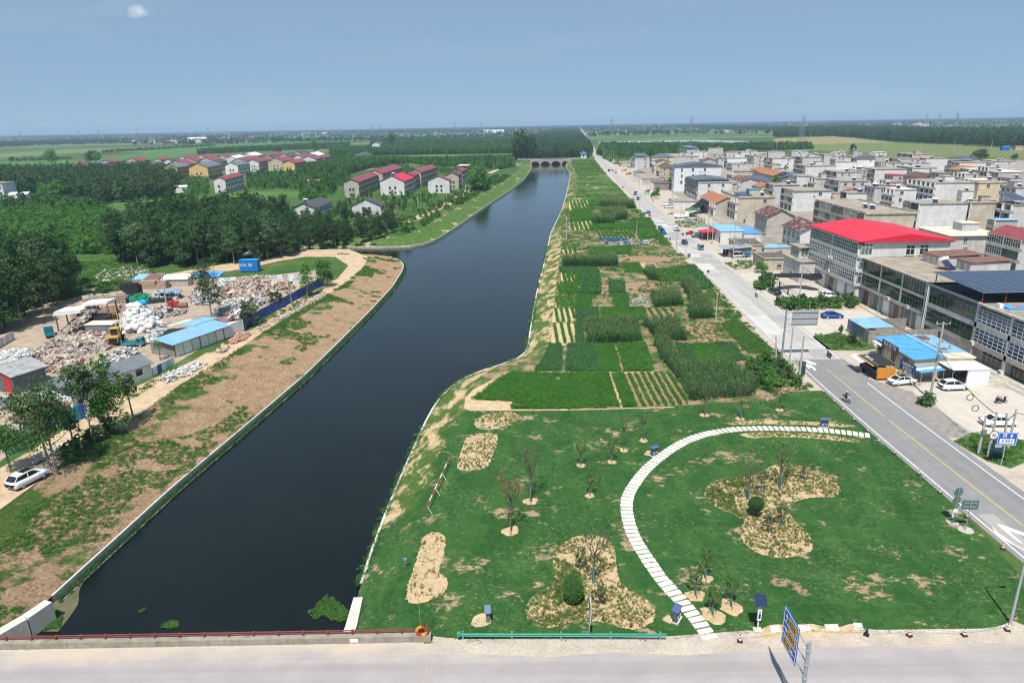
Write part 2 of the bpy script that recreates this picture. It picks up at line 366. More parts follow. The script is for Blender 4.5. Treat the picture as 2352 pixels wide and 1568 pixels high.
def lawn_nodes(t):
 p=t.pos();base=t.ramp(t.noise(t.pos((1,.45,1),(0,0,.5)),.35,7,.66),[(.25,(.020,.074,.018)),(.45,(.030,.100,.023)),(.6,(.046,.126,.028)),(.8,(.085,.165,.044))])
 base=t.mix(t.mr(t.noise(t.pos((1,2.6,1)),3.2,5,.75),.4,.72,0,.62),base,(.006,.034,.009))
 base=t.mix(t.mr(t.noise(t.pos((.35,1.3,1),(0,0,.35)),.8,4,.6),.52,.7,0,.4),base,(.07,.155,.04))
 d=t.n('VectorMath',operation='DISTANCE');t.put(d.inputs[0],p);d.inputs[1].default_value=(30,74,0)
 rows=t.n('TexNoise',noise_dimensions='1D');t.put(rows.inputs['W'],t.math('ADD',d.outputs['Value'],t.mr(t.noise(p,.12,4,.6),.2,.8,-4,4)));rows.inputs['Scale'].default_value=1.1;rows.inputs['Detail'].default_value=3
 base=t.mix(t.mr(rows.outputs['Fac'],.5,.72,0,.3),base,(.075,.16,.045))
 dry=t.ramp(t.noise(p,1.4,5),[(.3,(.30,.20,.12)),(.7,(.46,.33,.215))])
 big=t.noise(t.pos((1,1.15,1)),.2,4,.6);brk=t.noise(t.pos((.9,1.4,1),(0,0,.5)),1.15,6,.76)
 k=t.math('ADD',t.math('MULTIPLY',big,.62),t.math('MULTIPLY',brk,.42))
 fl=t.math('MULTIPLY',t.mr(t.noise(t.pos((.9,1.3,1),(0,0,.5)),2.2,5,.78),.56,.64),t.mr(t.noise(p,.13,4,.6),.42,.62))
 base=t.mix(t.math('MULTIPLY',fl,.75),base,dry)
 return t.mix(t.mr(k,.585,.63),base,dry)
def lawn_mat():
 t=NT('lawn_turf');c=lawn_nodes(t);t.bump(t.noise(t.pos((1,1.8,1)),4,5,.75),.7,.12);return t.fin(c,.9,.12)
def east_bank_mat():
 t=NT('sandy_bank');p=t.pos();sand=t.ramp(t.noise(p,.6,7,.7),[(.25,(.34,.23,.12)),(.5,(.52,.38,.22)),(.75,(.63,.49,.31))])
 g=t.ramp(t.noise(p,1.5,6,.7),[(.3,(.035,.085,.015)),(.7,(.11,.17,.04))])
 sx=t.n('SeparateXYZ');t.put(sx.inputs[0],t.n('NewGeometry').outputs['Position'])
 wild=t.mix(t.mr(t.noise(t.pos((1,.6,1)),.3,7,.72),.46,.53),sand,g)
 wild=t.mix(t.mr(sx.outputs[1],230,300),wild,t.mix(t.mr(t.noise(p,.12,7,.7),.52,.6),g,sand))
 yy=t.math('ADD',sx.outputs[1],t.mr(t.noise(p,.25,5,.7),.2,.8,-9,9))
 top=t.math('ADD',sx.outputs[2],t.mr(t.noise(p,.5,6,.75),.25,.75,-1.1,1.1));wild=t.mix(t.math('MULTIPLY',t.mr(top,-.75,-.35),t.mr(sx.outputs[1],99,95)),wild,lawn_nodes(t))
 c=t.mix(t.mr(yy,69,73),lawn_nodes(t),wild)
 t.bump(t.noise(p,2.4,7,.75),.6,.15);return t.fin(c,.95,.1)
def sand_mat(name,a,b,c,scale=.4,bump=.5):
 t=NT(name);p=t.pos();k=t.ramp(t.noise(p,scale,8,.68),[(.28,a),(.5,b),(.74,c)])
 k=t.mix(t.mr(t.noise(p,scale*11,4,.7),.45,.68,0,.4),k,tuple(x*.5 for x in a));t.bump(t.noise(p,4,6,.75),bump,.08);return t.fin(k,.95,.1)
def road_mat(name,base,dirt,lane_axis,tracks=.35,scale=.5,edge=None):
 t=NT(name);p=t.pos()
 st=(1.0,.02,1) if lane_axis=='y' else(.02,1.0,1)
 c=t.mix(t.mr(t.noise(p,scale,7,.65),.3,.7),tuple(x*.9 for x in base),tuple(x*1.1 for x in base))
 c=t.mix(t.mr(t.noise(t.pos(st),.55,5,.6),.42,.7,0,tracks),c,tuple(x*.55 for x in base))
 c=t.mix(t.mr(t.noise(t.pos(st),2.3,4,.6),.5,.75,0,tracks*.7),c,tuple(x*.6 for x in base))
 c=t.mix(t.mr(t.noise(p,.09,6,.7),.52,.74,0,.65),c,dirt)
 c=t.mix(t.mr(t.noise(p,26,2,.8),.35,.75,0,.3),c,tuple(x*.5 for x in base))
 if edge:
  sy=t.n('SeparateXYZ');t.put(sy.inputs[0],t.n('NewGeometry').outputs['Position']);k=t.math('ADD',sy.outputs[1],t.mr(t.noise(t.pos((.6,1,1)),.35,6,.7),.25,.75,-1.3,1.3))
  c=t.mix(t.mr(k,edge-1.5,edge+.3,0,.9),c,(.50,.42,.33));c=t.mix(t.mr(sy.outputs[1],41.5,38.5,0,.35),c,tuple(x*.62 for x in base))
 v=t.n('TexVoronoi',feature='DISTANCE_TO_EDGE');t.put(v.inputs['Vector'],t.pos((.16,.16,1)));v.inputs['Scale'].default_value=1.0
 crack=t.math('MULTIPLY',t.mr(v.outputs['Distance'],.004,.0,0,1),t.mr(t.noise(p,.12,3),.5,.6))
 c=t.mix(t.math('MULTIPLY',crack,0.0 if edge else.5),c,(.05,.045,.04))
 t.bump(t.noise(p,30,3,.7),.25,.02);return t.fin(c,.88,.2)
def water_mat():
 t=NT('canal_water');p=t.pos((1,1.5,1))
 murk=t.mix(t.mr(t.noise(t.pos(),.05,4),.35,.7),(.003,.006,.006),(.006,.010,.008))
 w=t.math('ADD',t.math('MULTIPLY',t.noise(t.pos((.7,1.7,1)),1.5,4,.6),1.0),t.math('MULTIPLY',t.noise(t.pos((.6,1.6,1),(0,0,.3)),.3,2),.8))
 d=t.n('Bump');d.inputs['Distance'].default_value=.05;t.put(d.inputs['Height'],w)
 t.put(d.inputs['Strength'],t.mr(t.noise(t.pos((1,.35,1)),.03,3,.6),.35,.65,.18,.5));t.t.links.new(d.outputs[0],t.b.inputs['Normal'])
 t.b.inputs['IOR'].default_value=1.333
 return t.fin(murk,.06,.5)
M_GROUND=far_ground_mat();M_BANK=bank_mat();M_NBANK=far_bank_mat();M_LAWN=lawn_mat();M_EBANK=east_bank_mat();M_WATER=water_mat()
M_TRACK=sand_mat('sandy_track',(.36,.25,.15),(.53,.40,.26),(.64,.52,.37))
M_YARD=sand_mat('yard_dirt',(.27,.21,.155),(.41,.325,.245),(.50,.41,.32))
M_VERGE=sand_mat('dirt_verge',(.37,.31,.25),(.49,.42,.345),(.57,.50,.42))
M_GRAVEL=sand_mat('grey_gravel',(.20,.18,.16),(.29,.265,.24),(.38,.34,.30),1.2)
M_APRON=road_mat('concrete_apron',(.55,.50,.43),(.58,.47,.34),'y',.2)
M_CONC=paint('weathered_concrete',(.50,.46,.40),.9,.2,.9,stain=(.22,.19,.15),bump=.3)
M_CONCL=paint('pale_concrete',(.62,.59,.53),.9,.15,.8,stain=(.36,.32,.26),bump=.2)
M_ROADN=road_mat('asphalt_road',(.255,.25,.25),(.34,.31,.27),'y',.4)
M_ROADC=road_mat('concrete_road',(.43,.41,.385),(.44,.38,.30),'y',.45)
M_ROADB=road_mat('bridge_road_surface',(.385,.35,.345),(.42,.37,.34),'x',.4,.3,47.2)
M_SLAB=[road_mat('pale_road_slab',(.56,.55,.53),(.50,.45,.38),'y',.25),road_mat('mid_road_slab',(.48,.465,.44),(.46,.40,.32),'y',.3),road_mat('dark_road_slab',(.37,.355,.34),(.42,.36,.29),'y',.3)]
M_WHITE=paint('road_white_paint',(.74,.73,.70),.7,.12,1.5,stain=(.45,.42,.38));M_YELLOW=paint('road_yellow_paint',(.62,.46,.16),.7,.15,1.5,stain=(.4,.36,.28))
def ground():
 hole=[tuple(p[:2]) for p in topW]+[(-95,239.5),(-95,272)]+[tuple(p[:2]) for p in topN[topN[:,0]>-60]]+[tuple(p[:2]) for p in topE[::-1]]
 hole=[p for i,p in enumerate(hole) if i==0 or(p[0]-hole[i-1][0])**2+(p[1]-hole[i-1][1])**2>.04]
 outer=[(-14000,-120),(14000,-120),(14000,17000),(-14000,17000)]
 hole=[(x,max(y,-60)) for x,y in hole]
 n=len(outer);pts=[Vector(p) for p in outer+hole]
 ed=[(i,(i+1)%n) for i in range(n)]+[(n+i,n+(i+1)%len(hole)) for i in range(len(hole))]
 v,e,f,*_=delaunay_2d_cdt(pts,ed,[],1,1e-4)
 cen=np.array([[sum(v[i].x for i in t)/len(t),sum(v[i].y for i in t)/len(t)] for t in f])
 k=~inside(hole,cen[:,0],cen[:,1])&inside(outer,cen[:,0],cen[:,1])
 fs=[]
 for t,ok in zip(f,k):
  if not ok:continue
  a,b,c=[v[i] for i in t[:3]]
  fs.append(tuple(t) if(b.x-a.x)*(c.y-a.y)-(c.x-a.x)*(b.y-a.y)>0 else tuple(reversed(t)))
 m=MB();m.add([(p.x,p.y,0) for p in v],fs);structure(m.build('ground',M_GROUND))
ground()
def three(a,b,bulge=.12):
 mid=(a*2+b)/3;mid2=(a+b*2)/3;mid[:,2]-=bulge;mid2[:,2]+=bulge*1.4;return[list(map(tuple,r)) for r in(a,mid,mid2,b)]
loft('bank_slope',three(shW,topW,.2),M_BANK);loft('grassy_bank_slope',three(shN,topN),M_NBANK);loft('bank_slope',three(topE,shE,.05),M_EBANK)
def water():
 W=[tuple(p[:2]) for p in offset_line(shW,-.8)]+[tuple(p[:2]) for p in offset_line(shN,-.8)]+[tuple(p[:2]) for p in offset_line(shE,.8)[::-1]]
 sheet('canal_water',W,WATER,M_WATER)
water()
def ribbon(name,P,w0,w1,z0,z1,mat,parent=None,side=1):
 a=offset_line(P,w0*side);b=offset_line(P,w1*side);m=MB();n=len(P)
 vs=[]
 for i in range(n):vs+=[(a[i,0],a[i,1],z0),(a[i,0],a[i,1],z1),(b[i,0],b[i,1],z1),(b[i,0],b[i,1],z0)]
 fs=[]
 for i in range(n-1):
  for k in range(3):
   q=(i*4+k,i*4+k+1,i*4+k+5,i*4+k+4);fs.append(q if side<0 else tuple(reversed(q)))
 m.add(vs,fs);return m.build(name,mat,parent)
def kerbs():
 sel=lambda P,a,b:P[(P[:,1]>a)&(P[:,1]<b)]
 kw=thing('canal_kerb','pale concrete kerb edging the bare earth bank of the canal','kerb');w=sel(shW,56,244)
 ribbon('kerb_stone',w,-.08,.14,-3.4,KERB+.1,M_CONCL,kw,1);ribbon('water_lip',w,.8,.9,-3.4,-2.9,M_CONC,kw,1)
 kn=thing('canal_kerb','pale concrete kerb edging the far grassy bank below the houses','kerb');w=sel(shN,250,815)
 ribbon('kerb_stone',w,-.08,.18,-3.4,KERB+.1,M_CONCL,kn,1);ribbon('water_lip',w,.8,.92,-3.4,-2.9,M_CONC,kn,1)
 ke=thing('canal_kerb','white double kerb with flower planter along the lawn and crop plots','kerb');w=sel(shE,55,815)
 ribbon('kerb_stone',w,-.1,.18,-3.4,KERB+.12,M_CONCL,ke,-1);ribbon('kerb_stone',sel(shE,55,132),-1.12,-.9,-3.4,KERB+.25,M_CONCL,ke,-1)
 m=MB()
 for i in range(0,90,1):
  p=w[min(len(w)-2,i)]
  if p[1]>132:break
  q=w[i+1];a=Vector(p[:2]).lerp(Vector(q[:2]),.5);tdir=(Vector(q[:2])-Vector(p[:2])).normalized();nrm=Vector((tdir.y,-tdir.x))
  b=a+nrm*1.0;d=tdir*.06
  m.prism([tuple(a-d),tuple(b-d),tuple(b+d),tuple(a+d)],-2.5,KERB+.1)
 m.build('cross_wall',M_CONCL,ke)
 lw=thing('wing_wall','angled concrete wing wall left of the road bridge','wall');m=MB()
 a,b,c=[at('B2',x,y,-.9) for x,y in((0,855),(140,775),(300,668))]
 for p,q in((a+(a-b)*2,a),(a,b),(b,c)):
  d=(q-p).normalized();n=Vector((d.y,-d.x,0))*1.0
  m.prism([(p.x,p.y),(q.x,q.y),(q.x+n.x,q.y+n.y),(p.x+n.x,p.y+n.y)],-3.6,-.9)
 m.build('wall_block',M_CONCL,lw)
 rw=thing('wing_wall','white concrete wing wall right of the road bridge beside the lawn','wall');m=MB()
 m.prism([(-15.9,48.8),(-15.0,48.8),(-14.75,52),(-15.0,56),(-15.9,56),(-15.8,52)],-3.6,-1.6);m.build('wall_block',M_CONCL,rw)
kerbs()
LAWN=[(-10.7,48.5),(-7.4,48.6),(-5,47.8),(12,47.6),(20,48.2),(30,48),(41,47.8),(43.5,49),(46.5,52),(48.4,55.8),(49.7,65),(49.9,70),(50.1,76),(50,85),(50.1,93),(50.2,100),
  (48.5,102.6),(45,102.2),(41.7,99.4),(37.5,98.9),(26.9,97.8),(17.9,97.6),(9,97.2),(1.3,96.5),(-5,97.2),(-7.7,97.3)]+[(float(p[0])-.03,float(p[1])) for p in topE[::-1] if 49.5<p[1]<97]
sheet('lawn',LAWN,.02,M_LAWN)
TRACK=xy('F',[(0,1170),(0,1075),(70,1035),(150,985),(230,920),(330,880),(395,850),(440,830),(500,795),(560,760),(640,712),(720,668),(775,640),(800,610),(770,590),(700,590),(640,600),(560,618),(480,628),
    (400,640),(300,655),(190,670),(190,655),(330,640),(480,612),(600,596),(700,574),(800,572),(845,590),(835,615),(790,655),(700,706),(600,766),(520,821),(420,880),(330,945),(200,1020),(110,1090)])
sheet('dirt_track',TRACK,.02,M_TRACK)
YARD=xy('F',[(0,700),(150,690),(200,676),(330,662),(560,640),(745,618),(740,640),(550,745),(380,850),(200,930),(60,1010),(0,1060),(-120,1080),(-150,800)])
sheet('yard_ground',YARD,.035,M_YARD)
sheet('dirt_track',xy('A2',[(670,820),(760,790),(900,720),(990,670),(1090,630),(1120,590),(1160,590),(1130,640),(1040,690),(940,740),(800,810),(700,828)]),.02,M_TRACK)
sheet('dirt_track',xy('A2',[(1255,490),(1330,462),(1340,468),(1290,495)]),.02,M_TRACK)
RC=smoothline([(54.6,-60),(54.5,75),(54.8,100),(56.2,128),(57.7,151),(59.8,178),(62,215),(63.6,245),(70.8,339),(75.6,400),(81.5,480),(88,575),(98,700),(112.5,880),(130,1078),(172,1500),(330,3100),(700,7000)],900,1)
RC=np.c_[RC,np.zeros(len(RC))]
def road_x(y):return float(np.interp(y,RC[:,1],RC[:,0]))
def strip(name,y0,y1,o0,o1,z,mat,parent=None,step=4.0,kind=None):
 n=max(2,int((y1-y0)/step)+1);ys=np.linspace(y0,y1,n)
 return loft(name,[[(road_x(y)+o1,y,z) for y in ys][::-1],[(road_x(y)+o0,y,z) for y in ys][::-1]],mat,parent,kind=kind)
strip('road',-60,118,-4.6,5.1,.03,M_ROADN,kind='structure')
road2=strip('road',118,7000,-4.6,4.9,.03,M_ROADC,step=10,kind='structure')
rs=random.Random(4);y=119.0
while y<330:
 ln=rs.choice((4.8,5,5.2));run=rs.randint(1,4);m=rs.choice(M_SLAB[:2]) if rs.random()<.8 else M_SLAB[2]
 for k in range(run):
  if rs.random()<.9:strip('road_slab',y+.02,y+ln-.02,-4.3,-.03,.042,m,road2)
  if rs.random()<.45:strip('road_slab',y+.02,y+ln-.02,.03,4.2,.042,M_SLAB[2] if rs.random()<.5 else M_SLAB[1],road2)
  y+=ln
def markings():
 r=lambda n,a,b,o0,o1,m,**k:strip(n,a,b,o0,o1,.05,m,mk,**k)
 mk=thing('road_markings','white edge lines and yellow centre dashes painted on the village road','road marking');mk['kind']='structure'
 r('edge_line',56.5,112.5,-4.0,-3.83,M_WHITE);r('edge_line',66,106,3.85,4.02,M_WHITE);y=118
 while y<420:
  r('edge_line',y,y+5.6,-4.28,-4.1,M_WHITE);r('edge_line',y,y+5.4+(y%3)*.2,4.15,4.33,M_WHITE);y+=6.4
 r('edge_line',425,860,-4.28,-4.1,M_WHITE);r('edge_line',425,860,4.15,4.33,M_WHITE)
 r('centre_line',62,91,-.08,.08,M_YELLOW);r('centre_line',92.4,113,-.08,.08,M_YELLOW);y=122
 while y<330:r('centre_line',y,y+4.5,-.07,.07,M_YELLOW);y+=13
 def arrow(pts,lab):
  m=MB();P=[(p.x,p.y,.052) for p in pts];n=tessellate_polygon([[Vector(q) for q in P]])
  m.add(P,[t for t in n]);m.build('lane_arrow',M_WHITE,mk)
 arrow(xyv('B7',[(20,385),(120,425),(110,405),(175,470),(155,478),(120,440),(90,455),(60,425)]),'')
 arrow(xyv('B7',[(20,370),(75,365),(165,400),(172,420),(120,405),(110,412),(60,385)]),'')
 arrow(xyv('B8',[(1540,1100),(1783,1185),(1783,1215),(1640,1165),(1783,1290),(1720,1260),(1560,1130)]),'')
 arrow(xyv('B8',[(1495,1130),(1560,1190),(1700,1290),(1783,1330),(1783,1340),(1640,1270),(1540,1215)]),'')
def xyv(c,pts,z=.05):return[at(c,p[0],p[1],z) for p in pts]
markings()
for cx,y0,y1,w in((2.1,56,66,.9),):strip('road_patch',y0,y1,-3.4,-1.6,.041,M_SLAB[2],road2)
def bridge_road():
 sheet('road',[(-300,-60),(300,-60),(300,46.2),(120,46.4),(62,46.8),(60.0,50),(60,56),(49.5,56),(47,52),(43.5,48),(30,46.9),(12,46.5),(-5,46.8),(-7.2,47.75),(-300,47.75)],.018,M_ROADB)
 sheet('sandy_shoulder',[(-7.3,48.6),(-7.2,47.0),(-4,46.5),(2,45.9),(8,46.3),(14,45.8),(20,46.4),(30,46.5),(42,46.6),(44.2,48.2),(43.3,49.2),(41,48.3),(30,48.4),(20,48.6),(12,48),(-4.9,48.2)],.0245,M_VERGE)
 b=thing('road_bridge','concrete road bridge parapet with thin red pipe railing over the canal','bridge',(0,0,0));m=MB()
 m.box(-120,47.9,-.6,-7.4,48.5,.62);m.build('parapet',paint('stained_parapet',(.33,.295,.24),.95,.25,.8,stain=(.14,.12,.09),bump=.3),b)
 boxed((-62,20,-1.2,-8,47.95,.012),'deck',M_CONC,b)
 red=paint('red_railing_paint',(.22,.055,.05),.6,.25,2,stain=(.15,.09,.07));m=MB()
 m.cyl((-120,48.35,.98),(-7.5,48.35,.98),.055,n=8);m.cyl((-120,48.35,.80),(-7.5,48.35,.80),.045,n=8);m.build('rail',red,b)
 x=-118.0
 pm=MB();pm.box(-.09,-.09,0,.09,.09,.42);pme=pm.mesh('railing_post',red)
 while x<-7.5:
  ob('railing_post',pme,b,(x,48.35,.62));x+=2.12
 boxed((-14.3,47.87,.15,-13.6,47.897,.5),'notice_plate',paint('white_plate',(.8,.8,.78),.5,.05),b)
bridge_road()
K_P=smoothline(xy('B3',[(720,935),(700,1000),(685,1050),(690,1090),(675,1150),(655,1228),(640,1400)]),60,1);K_P[:,0]+=np.random.default_rng(1).normal(0,.02,60)
loft('road_crack',[[(p[0]+.05,p[1],.023) for p in K_P],[(p[0],p[1],.023) for p in K_P]],M_TRACK)
def verge():
 sheet('dirt_verge',[(59.6,56),(300,50),(300,90),(92,95),(92,140),(84,200),(90,300),(100,420),(112,560),(126,720),(140,860)]+[(road_x(y)+4.8,y) for y in(860,700,600,500,420,340,280,245,215,190,165,150,130,118,100,80,66)],.012,M_VERGE)
 sheet('dirt_verge',[(road_x(y)-4.5,y) for y in(103,125,150,200,260,340,420,520,650,800,870)]+[(road_x(y)-6.0-(y%7)*.15,y) for y in(870,800,650,520,420,340,260,200,150,125,103)],.015,M_VERGE)
 sheet('village_ground',[(92,96),(300,91),(520,330),(560,620),(470,720),(330,830),(200,830),(140,858),(126,720),(112,560),(100,420),(90,300),(84,200),(92,140)],.009,sand_mat('village_dirt',(.20,.175,.145),(.33,.295,.25),(.44,.40,.34),.12,.4))
 sheet('gravel_patch',xy('B7',[(740,570),(1180,700),(1290,830),(1420,860),(1700,1070),(1780,1130),(1700,1180),(1540,1170),(1300,1060),(1180,960),(1050,850),(880,740),(780,640)]),.028,M_GRAVEL)
 sheet('concrete_forecourt',xy('B7',[(1180,700),(1330,600),(1800,620),(2342,700),(2500,1200),(2342,1240),(1900,1180),(1640,1020),(1400,840)]),.024,M_APRON)
 sheet('concrete_forecourt',xy('A6',[(1420,1090),(1530,1045),(2352,1010),(2352,1200),(2080,1230),(1700,1290),(1560,1200)]),.024,M_APRON)
 sheet('concrete_forecourt',xy('A6',[(1150,850),(1240,800),(1480,780),(1850,770),(2000,900),(1480,920),(1300,960)]),.024,M_APRON)
 sheet('concrete_forecourt',xy('A6',[(880,640),(1150,620),(1280,650),(1270,680),(1000,730)]),.024,M_APRON)
 sheet('concrete_forecourt',xy('A6',[(630,420),(850,405),(1000,480),(720,500)]),.024,M_APRON)
verge()
# plants
def leaf_mat(name,cols,rnd=.25,trans=.36,scale=.5,gain=1.7):
 cols=[tuple(v*gain for v in c) for c in cols];t=NT(name);p=t.pos(obj=True);nt=t.t
 c=t.ramp(t.noise(p,scale,3,.6),[(.25,cols[0]),(.5,cols[1]),(.75,cols[2])])
 h=t.n('HueSaturation');t.put(h.inputs['Color'],c);r=t.n('ObjectInfo').outputs['Random']
 t.put(h.inputs['Value'],t.mr(r,0,1,1-rnd,1+rnd));t.put(h.inputs['Hue'],t.mr(t.math('FRACT',t.math('MULTIPLY',r,7.3)),0,1,.485,.512));c=h.outputs[0]
 t.fin(c,.62,.25);tr=t.n('BsdfTranslucent');t.put(tr.inputs[0],t.mix(1.0,c,(1.0,1.25,.45),'MULTIPLY'))
 ms=t.n('MixShader');ms.inputs[0].default_value=trans;nt.links.new(t.b.outputs[0],ms.inputs[1]);nt.links.new(tr.outputs[0],ms.inputs[2]);nt.links.new(ms.outputs[0],t.out.inputs['Surface'])
 return t.mat
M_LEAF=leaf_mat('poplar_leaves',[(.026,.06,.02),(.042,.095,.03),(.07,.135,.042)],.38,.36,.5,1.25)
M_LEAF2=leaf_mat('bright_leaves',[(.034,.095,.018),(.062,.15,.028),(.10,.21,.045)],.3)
M_LEAF3=leaf_mat('dull_leaves',[(.036,.07,.03),(.058,.105,.042),(.095,.15,.06)],.35,.36,.5,1.45)
M_SOY=leaf_mat('crop_leaves',[(.028,.09,.014),(.048,.145,.022),(.075,.20,.032)],.18,.4,2,1.6)
M_SOYD=leaf_mat('dark_crop_leaves',[(.02,.065,.02),(.034,.095,.03),(.05,.13,.04)],.18,.25,2)
M_CORN=leaf_mat('maize_leaves',[(.026,.075,.026),(.042,.11,.036),(.075,.15,.06)],.25,.35,1,1.5)
M_TASSEL=leaf_mat('maize_tassels',[(.13,.13,.055),(.19,.17,.075),(.24,.21,.10)],.2,.2,2)
M_WEED=leaf_mat('weeds',[(.035,.095,.018),(.06,.145,.03),(.10,.19,.045)],.3,.4,2,1.5)
M_DRY=leaf_mat('dry_grass',[(.25,.19,.085),(.36,.28,.14),(.44,.36,.19)],.25,.25,2)
M_OLIVE=leaf_mat('olive_grass',[(.10,.12,.035),(.16,.17,.055),(.24,.22,.09)],.25,.25,2)
M_RUST=leaf_mat('withered_leaves',[(.24,.10,.045),(.34,.155,.07),(.40,.21,.10)],.2,.25,2)
M_BARK=paint('bark',(.14,.115,.09),.95,.3,2.0,stain=(.05,.04,.03),obj=True)
M_BARKL=paint('pale_bark',(.30,.26,.21),.95,.3,2.0,stain=(.10,.085,.07),obj=True)
def leaves(n,lobes,size,seed,clump=10,spread=.55,shell=.45,up=.35,asp=.62):
 g=np.random.default_rng(seed);L=np.asarray(lobes,float);vol=L[:,3]*L[:,4]*L[:,5];nc=max(3,n//clump)
 k=g.choice(len(L),nc,p=vol/vol.sum());d=g.normal(size=(nc,3));d/=np.linalg.norm(d,axis=1)[:,None]
 r=shell+(1-shell)*g.random(nc)**.7;c=L[k,:3]+d*r[:,None]*L[k,3:6]
 ci=g.integers(0,nc,n);sp=spread*L[k[ci],3:6].mean(1)*.34
 P=c[ci]+g.normal(size=(n,3))*sp[:,None]*np.array([1,1,.7]);out=d[ci]
 nr=g.normal(size=(n,3))*.75+out*.8+np.array([0,0,up]);nr/=np.linalg.norm(nr,axis=1)[:,None]
 a=np.cross(nr,g.normal(size=(n,3)));a/=np.linalg.norm(a,axis=1)[:,None];b=np.cross(nr,a);s=size*g.uniform(.6,1.35,n)[:,None]
 V=np.stack([P-a*s,P-b*s*asp,P+a*s,P+b*s*asp],1).reshape(-1,3);F=np.arange(4*n).reshape(-1,4)
 return V,F
def limb_mesh(name,H,r,seed,crown_lo,spread,n=9,mat=None,twigs=2,lean=.02):
 rr=random.Random(seed);m=MB();tip=Vector((rr.uniform(-lean,lean)*H,rr.uniform(-lean,lean)*H,H*.9));k=5
 pts=[Vector((tip.x*(i/k)**1.4,tip.y*(i/k)**1.4,tip.z*i/k)) for i in range(k+1)];m.tube(pts,[r*(1-.17*i) for i in range(k+1)],7)
 for i in range(n):
  z=crown_lo+(H*.82-crown_lo)*(i+rr.random()*.6)/n;t=z/tip.z;b=Vector((tip.x*t**1.4,tip.y*t**1.4,z));a=i*2.4+rr.random()
  ln=spread*(1.15-.75*max(0,(z-crown_lo)/(H-crown_lo)))*rr.uniform(.7,1.0);e=b+Vector((math.cos(a)*ln,math.sin(a)*ln,ln*rr.uniform(.55,1.0)))
  md=b.lerp(e,.5)+Vector((0,0,-.06*ln));q=r*.42*(1.1-t*.6);m.tube([b,md,e],[q,q*.7,q*.3],5)
  for _ in range(twigs):
   f=md.lerp(e,rr.random());g2=f+Vector((rr.uniform(-1,1),rr.uniform(-1,1),rr.uniform(.3,1)))*ln*.35;m.cyl(f,g2,q*.35,q*.12,4,caps=False)
 return m.mesh(name,mat or M_BARK)
def crown(name,n,lobes,size,seed,mat,**k):
 V,F=leaves(n,lobes,size,seed,**k);return npmesh(name,V,F,mat)
def poplar_lobes(H,w,seed,lo=.22):
 rr=random.Random(seed);L=[]
 for i in range(9):
  t=i/8;z=H*(lo+(1.0-lo)*t*.93);R_=w*(.55+.75*math.sin(math.pi*min(1,t*.92+.12)))*rr.uniform(.72,1.1);a=i*2.4+rr.random()
  L.append((math.cos(a)*w*.42*(1-t*.6),math.sin(a)*w*.42*(1-t*.6),z,R_*.72,R_*.72,H*.105))
 return L
def round_lobes(H,w,seed,lo=.3,n=9):
 rr=random.Random(seed);L=[(0,0,H*(lo+1)/2,w*.7,w*.7,H*(1-lo)*.4)]
 for i in range(n):
  a=i*2.4+rr.random();t=rr.random();rad=w*.55*(1-.5*t);L.append((math.cos(a)*rad,math.sin(a)*rad,H*(lo+.1+(.82-lo)*t),w*rr.uniform(.34,.52),w*rr.uniform(.34,.52),H*(1-lo)*rr.uniform(.14,.22)))
 return L
POP=[(limb_mesh('trunk',14,.2,s,2.6,2.6),crown('crown',3300,poplar_lobes(14,3.1,s,.17),.27,s,M_LEAF)) for s in(11,12,13,14)]
POPB=[(limb_mesh('trunk',13,.19,s,3,2.8,mat=M_BARKL),crown('crown',2400,round_lobes(13,3.9,s,.22,11),.27,s,m_,clump=14)) for s,m_ in((21,M_LEAF3),(22,M_LEAF),(23,M_LEAF3))]
RND=[(limb_mesh('trunk',8,.18,s,2.0,2.6),crown('crown',2300,round_lobes(8,3.4,s,.16,11),.25,s,m_)) for s,m_ in((31,M_LEAF2),(32,M_LEAF3),(33,M_LEAF2))]
def tree_proto(name,pair):
 a,b=pair;va=np.empty(len(a.vertices)*3,np.float32);a.vertices.foreach_get('co',va)
 m=MB();m.v=[tuple(v.co) for v in a.vertices]+[tuple(v.co) for v in b.vertices];n=len(a.vertices)
 m.f=[tuple(p.vertices) for p in a.polygons]+[tuple(n+i for i in p.vertices) for p in b.polygons];m.m=[0]*len(a.polygons)+[1]*len(b.polygons)
 return bpy.data.objects.new(name,m.mesh(name,[a.materials[0],b.materials[0]]))
def lite(name,lobes,n,size,seed,mat,trunk=None,tw=.12,tm=None):
 V,F=leaves(n,lobes,size,seed);m=MB();m.v=[tuple(v) for v in V];m.f=[tuple(f) for f in F];m.m=[0]*len(F)
 if trunk:m.cyl((0,0,0),(0,0,trunk),tw,tw*.5,5,1)
 return bpy.data.objects.new(name,m.mesh(name,[mat,tm or M_BARK]))
WOOD=[lite('wood_poplar',poplar_lobes(12,2.7,s,.15),620,.46,s,m_,8) for s,m_ in((41,M_LEAF),(42,M_LEAF),(43,M_LEAF3))]
YOUNG=[lite('young_tree',poplar_lobes(6.5,1.5,s,.14),300,.34,s,m_,4,.07) for s,m_ in((44,M_LEAF),(45,M_LEAF2))]
ORCH=[lite('orchard_tree',round_lobes(4.2,2.3,s,.1,7),420,.27,s,m_,2,.09) for s,m_ in((46,M_LEAF2),(47,M_LEAF2),(48,M_WEED))]
BUSH=[lite('low_bush',round_lobes(1.5,1.1,s,.0,6),240,.15,s,m_) for s,m_ in((51,M_WEED),(52,M_LEAF2),(53,M_LEAF3))]
FARW=[lite('far_tree',round_lobes(11,4.5,s,.05,6),90,1.5,s,M_LEAF) for s in(55,56,57)]
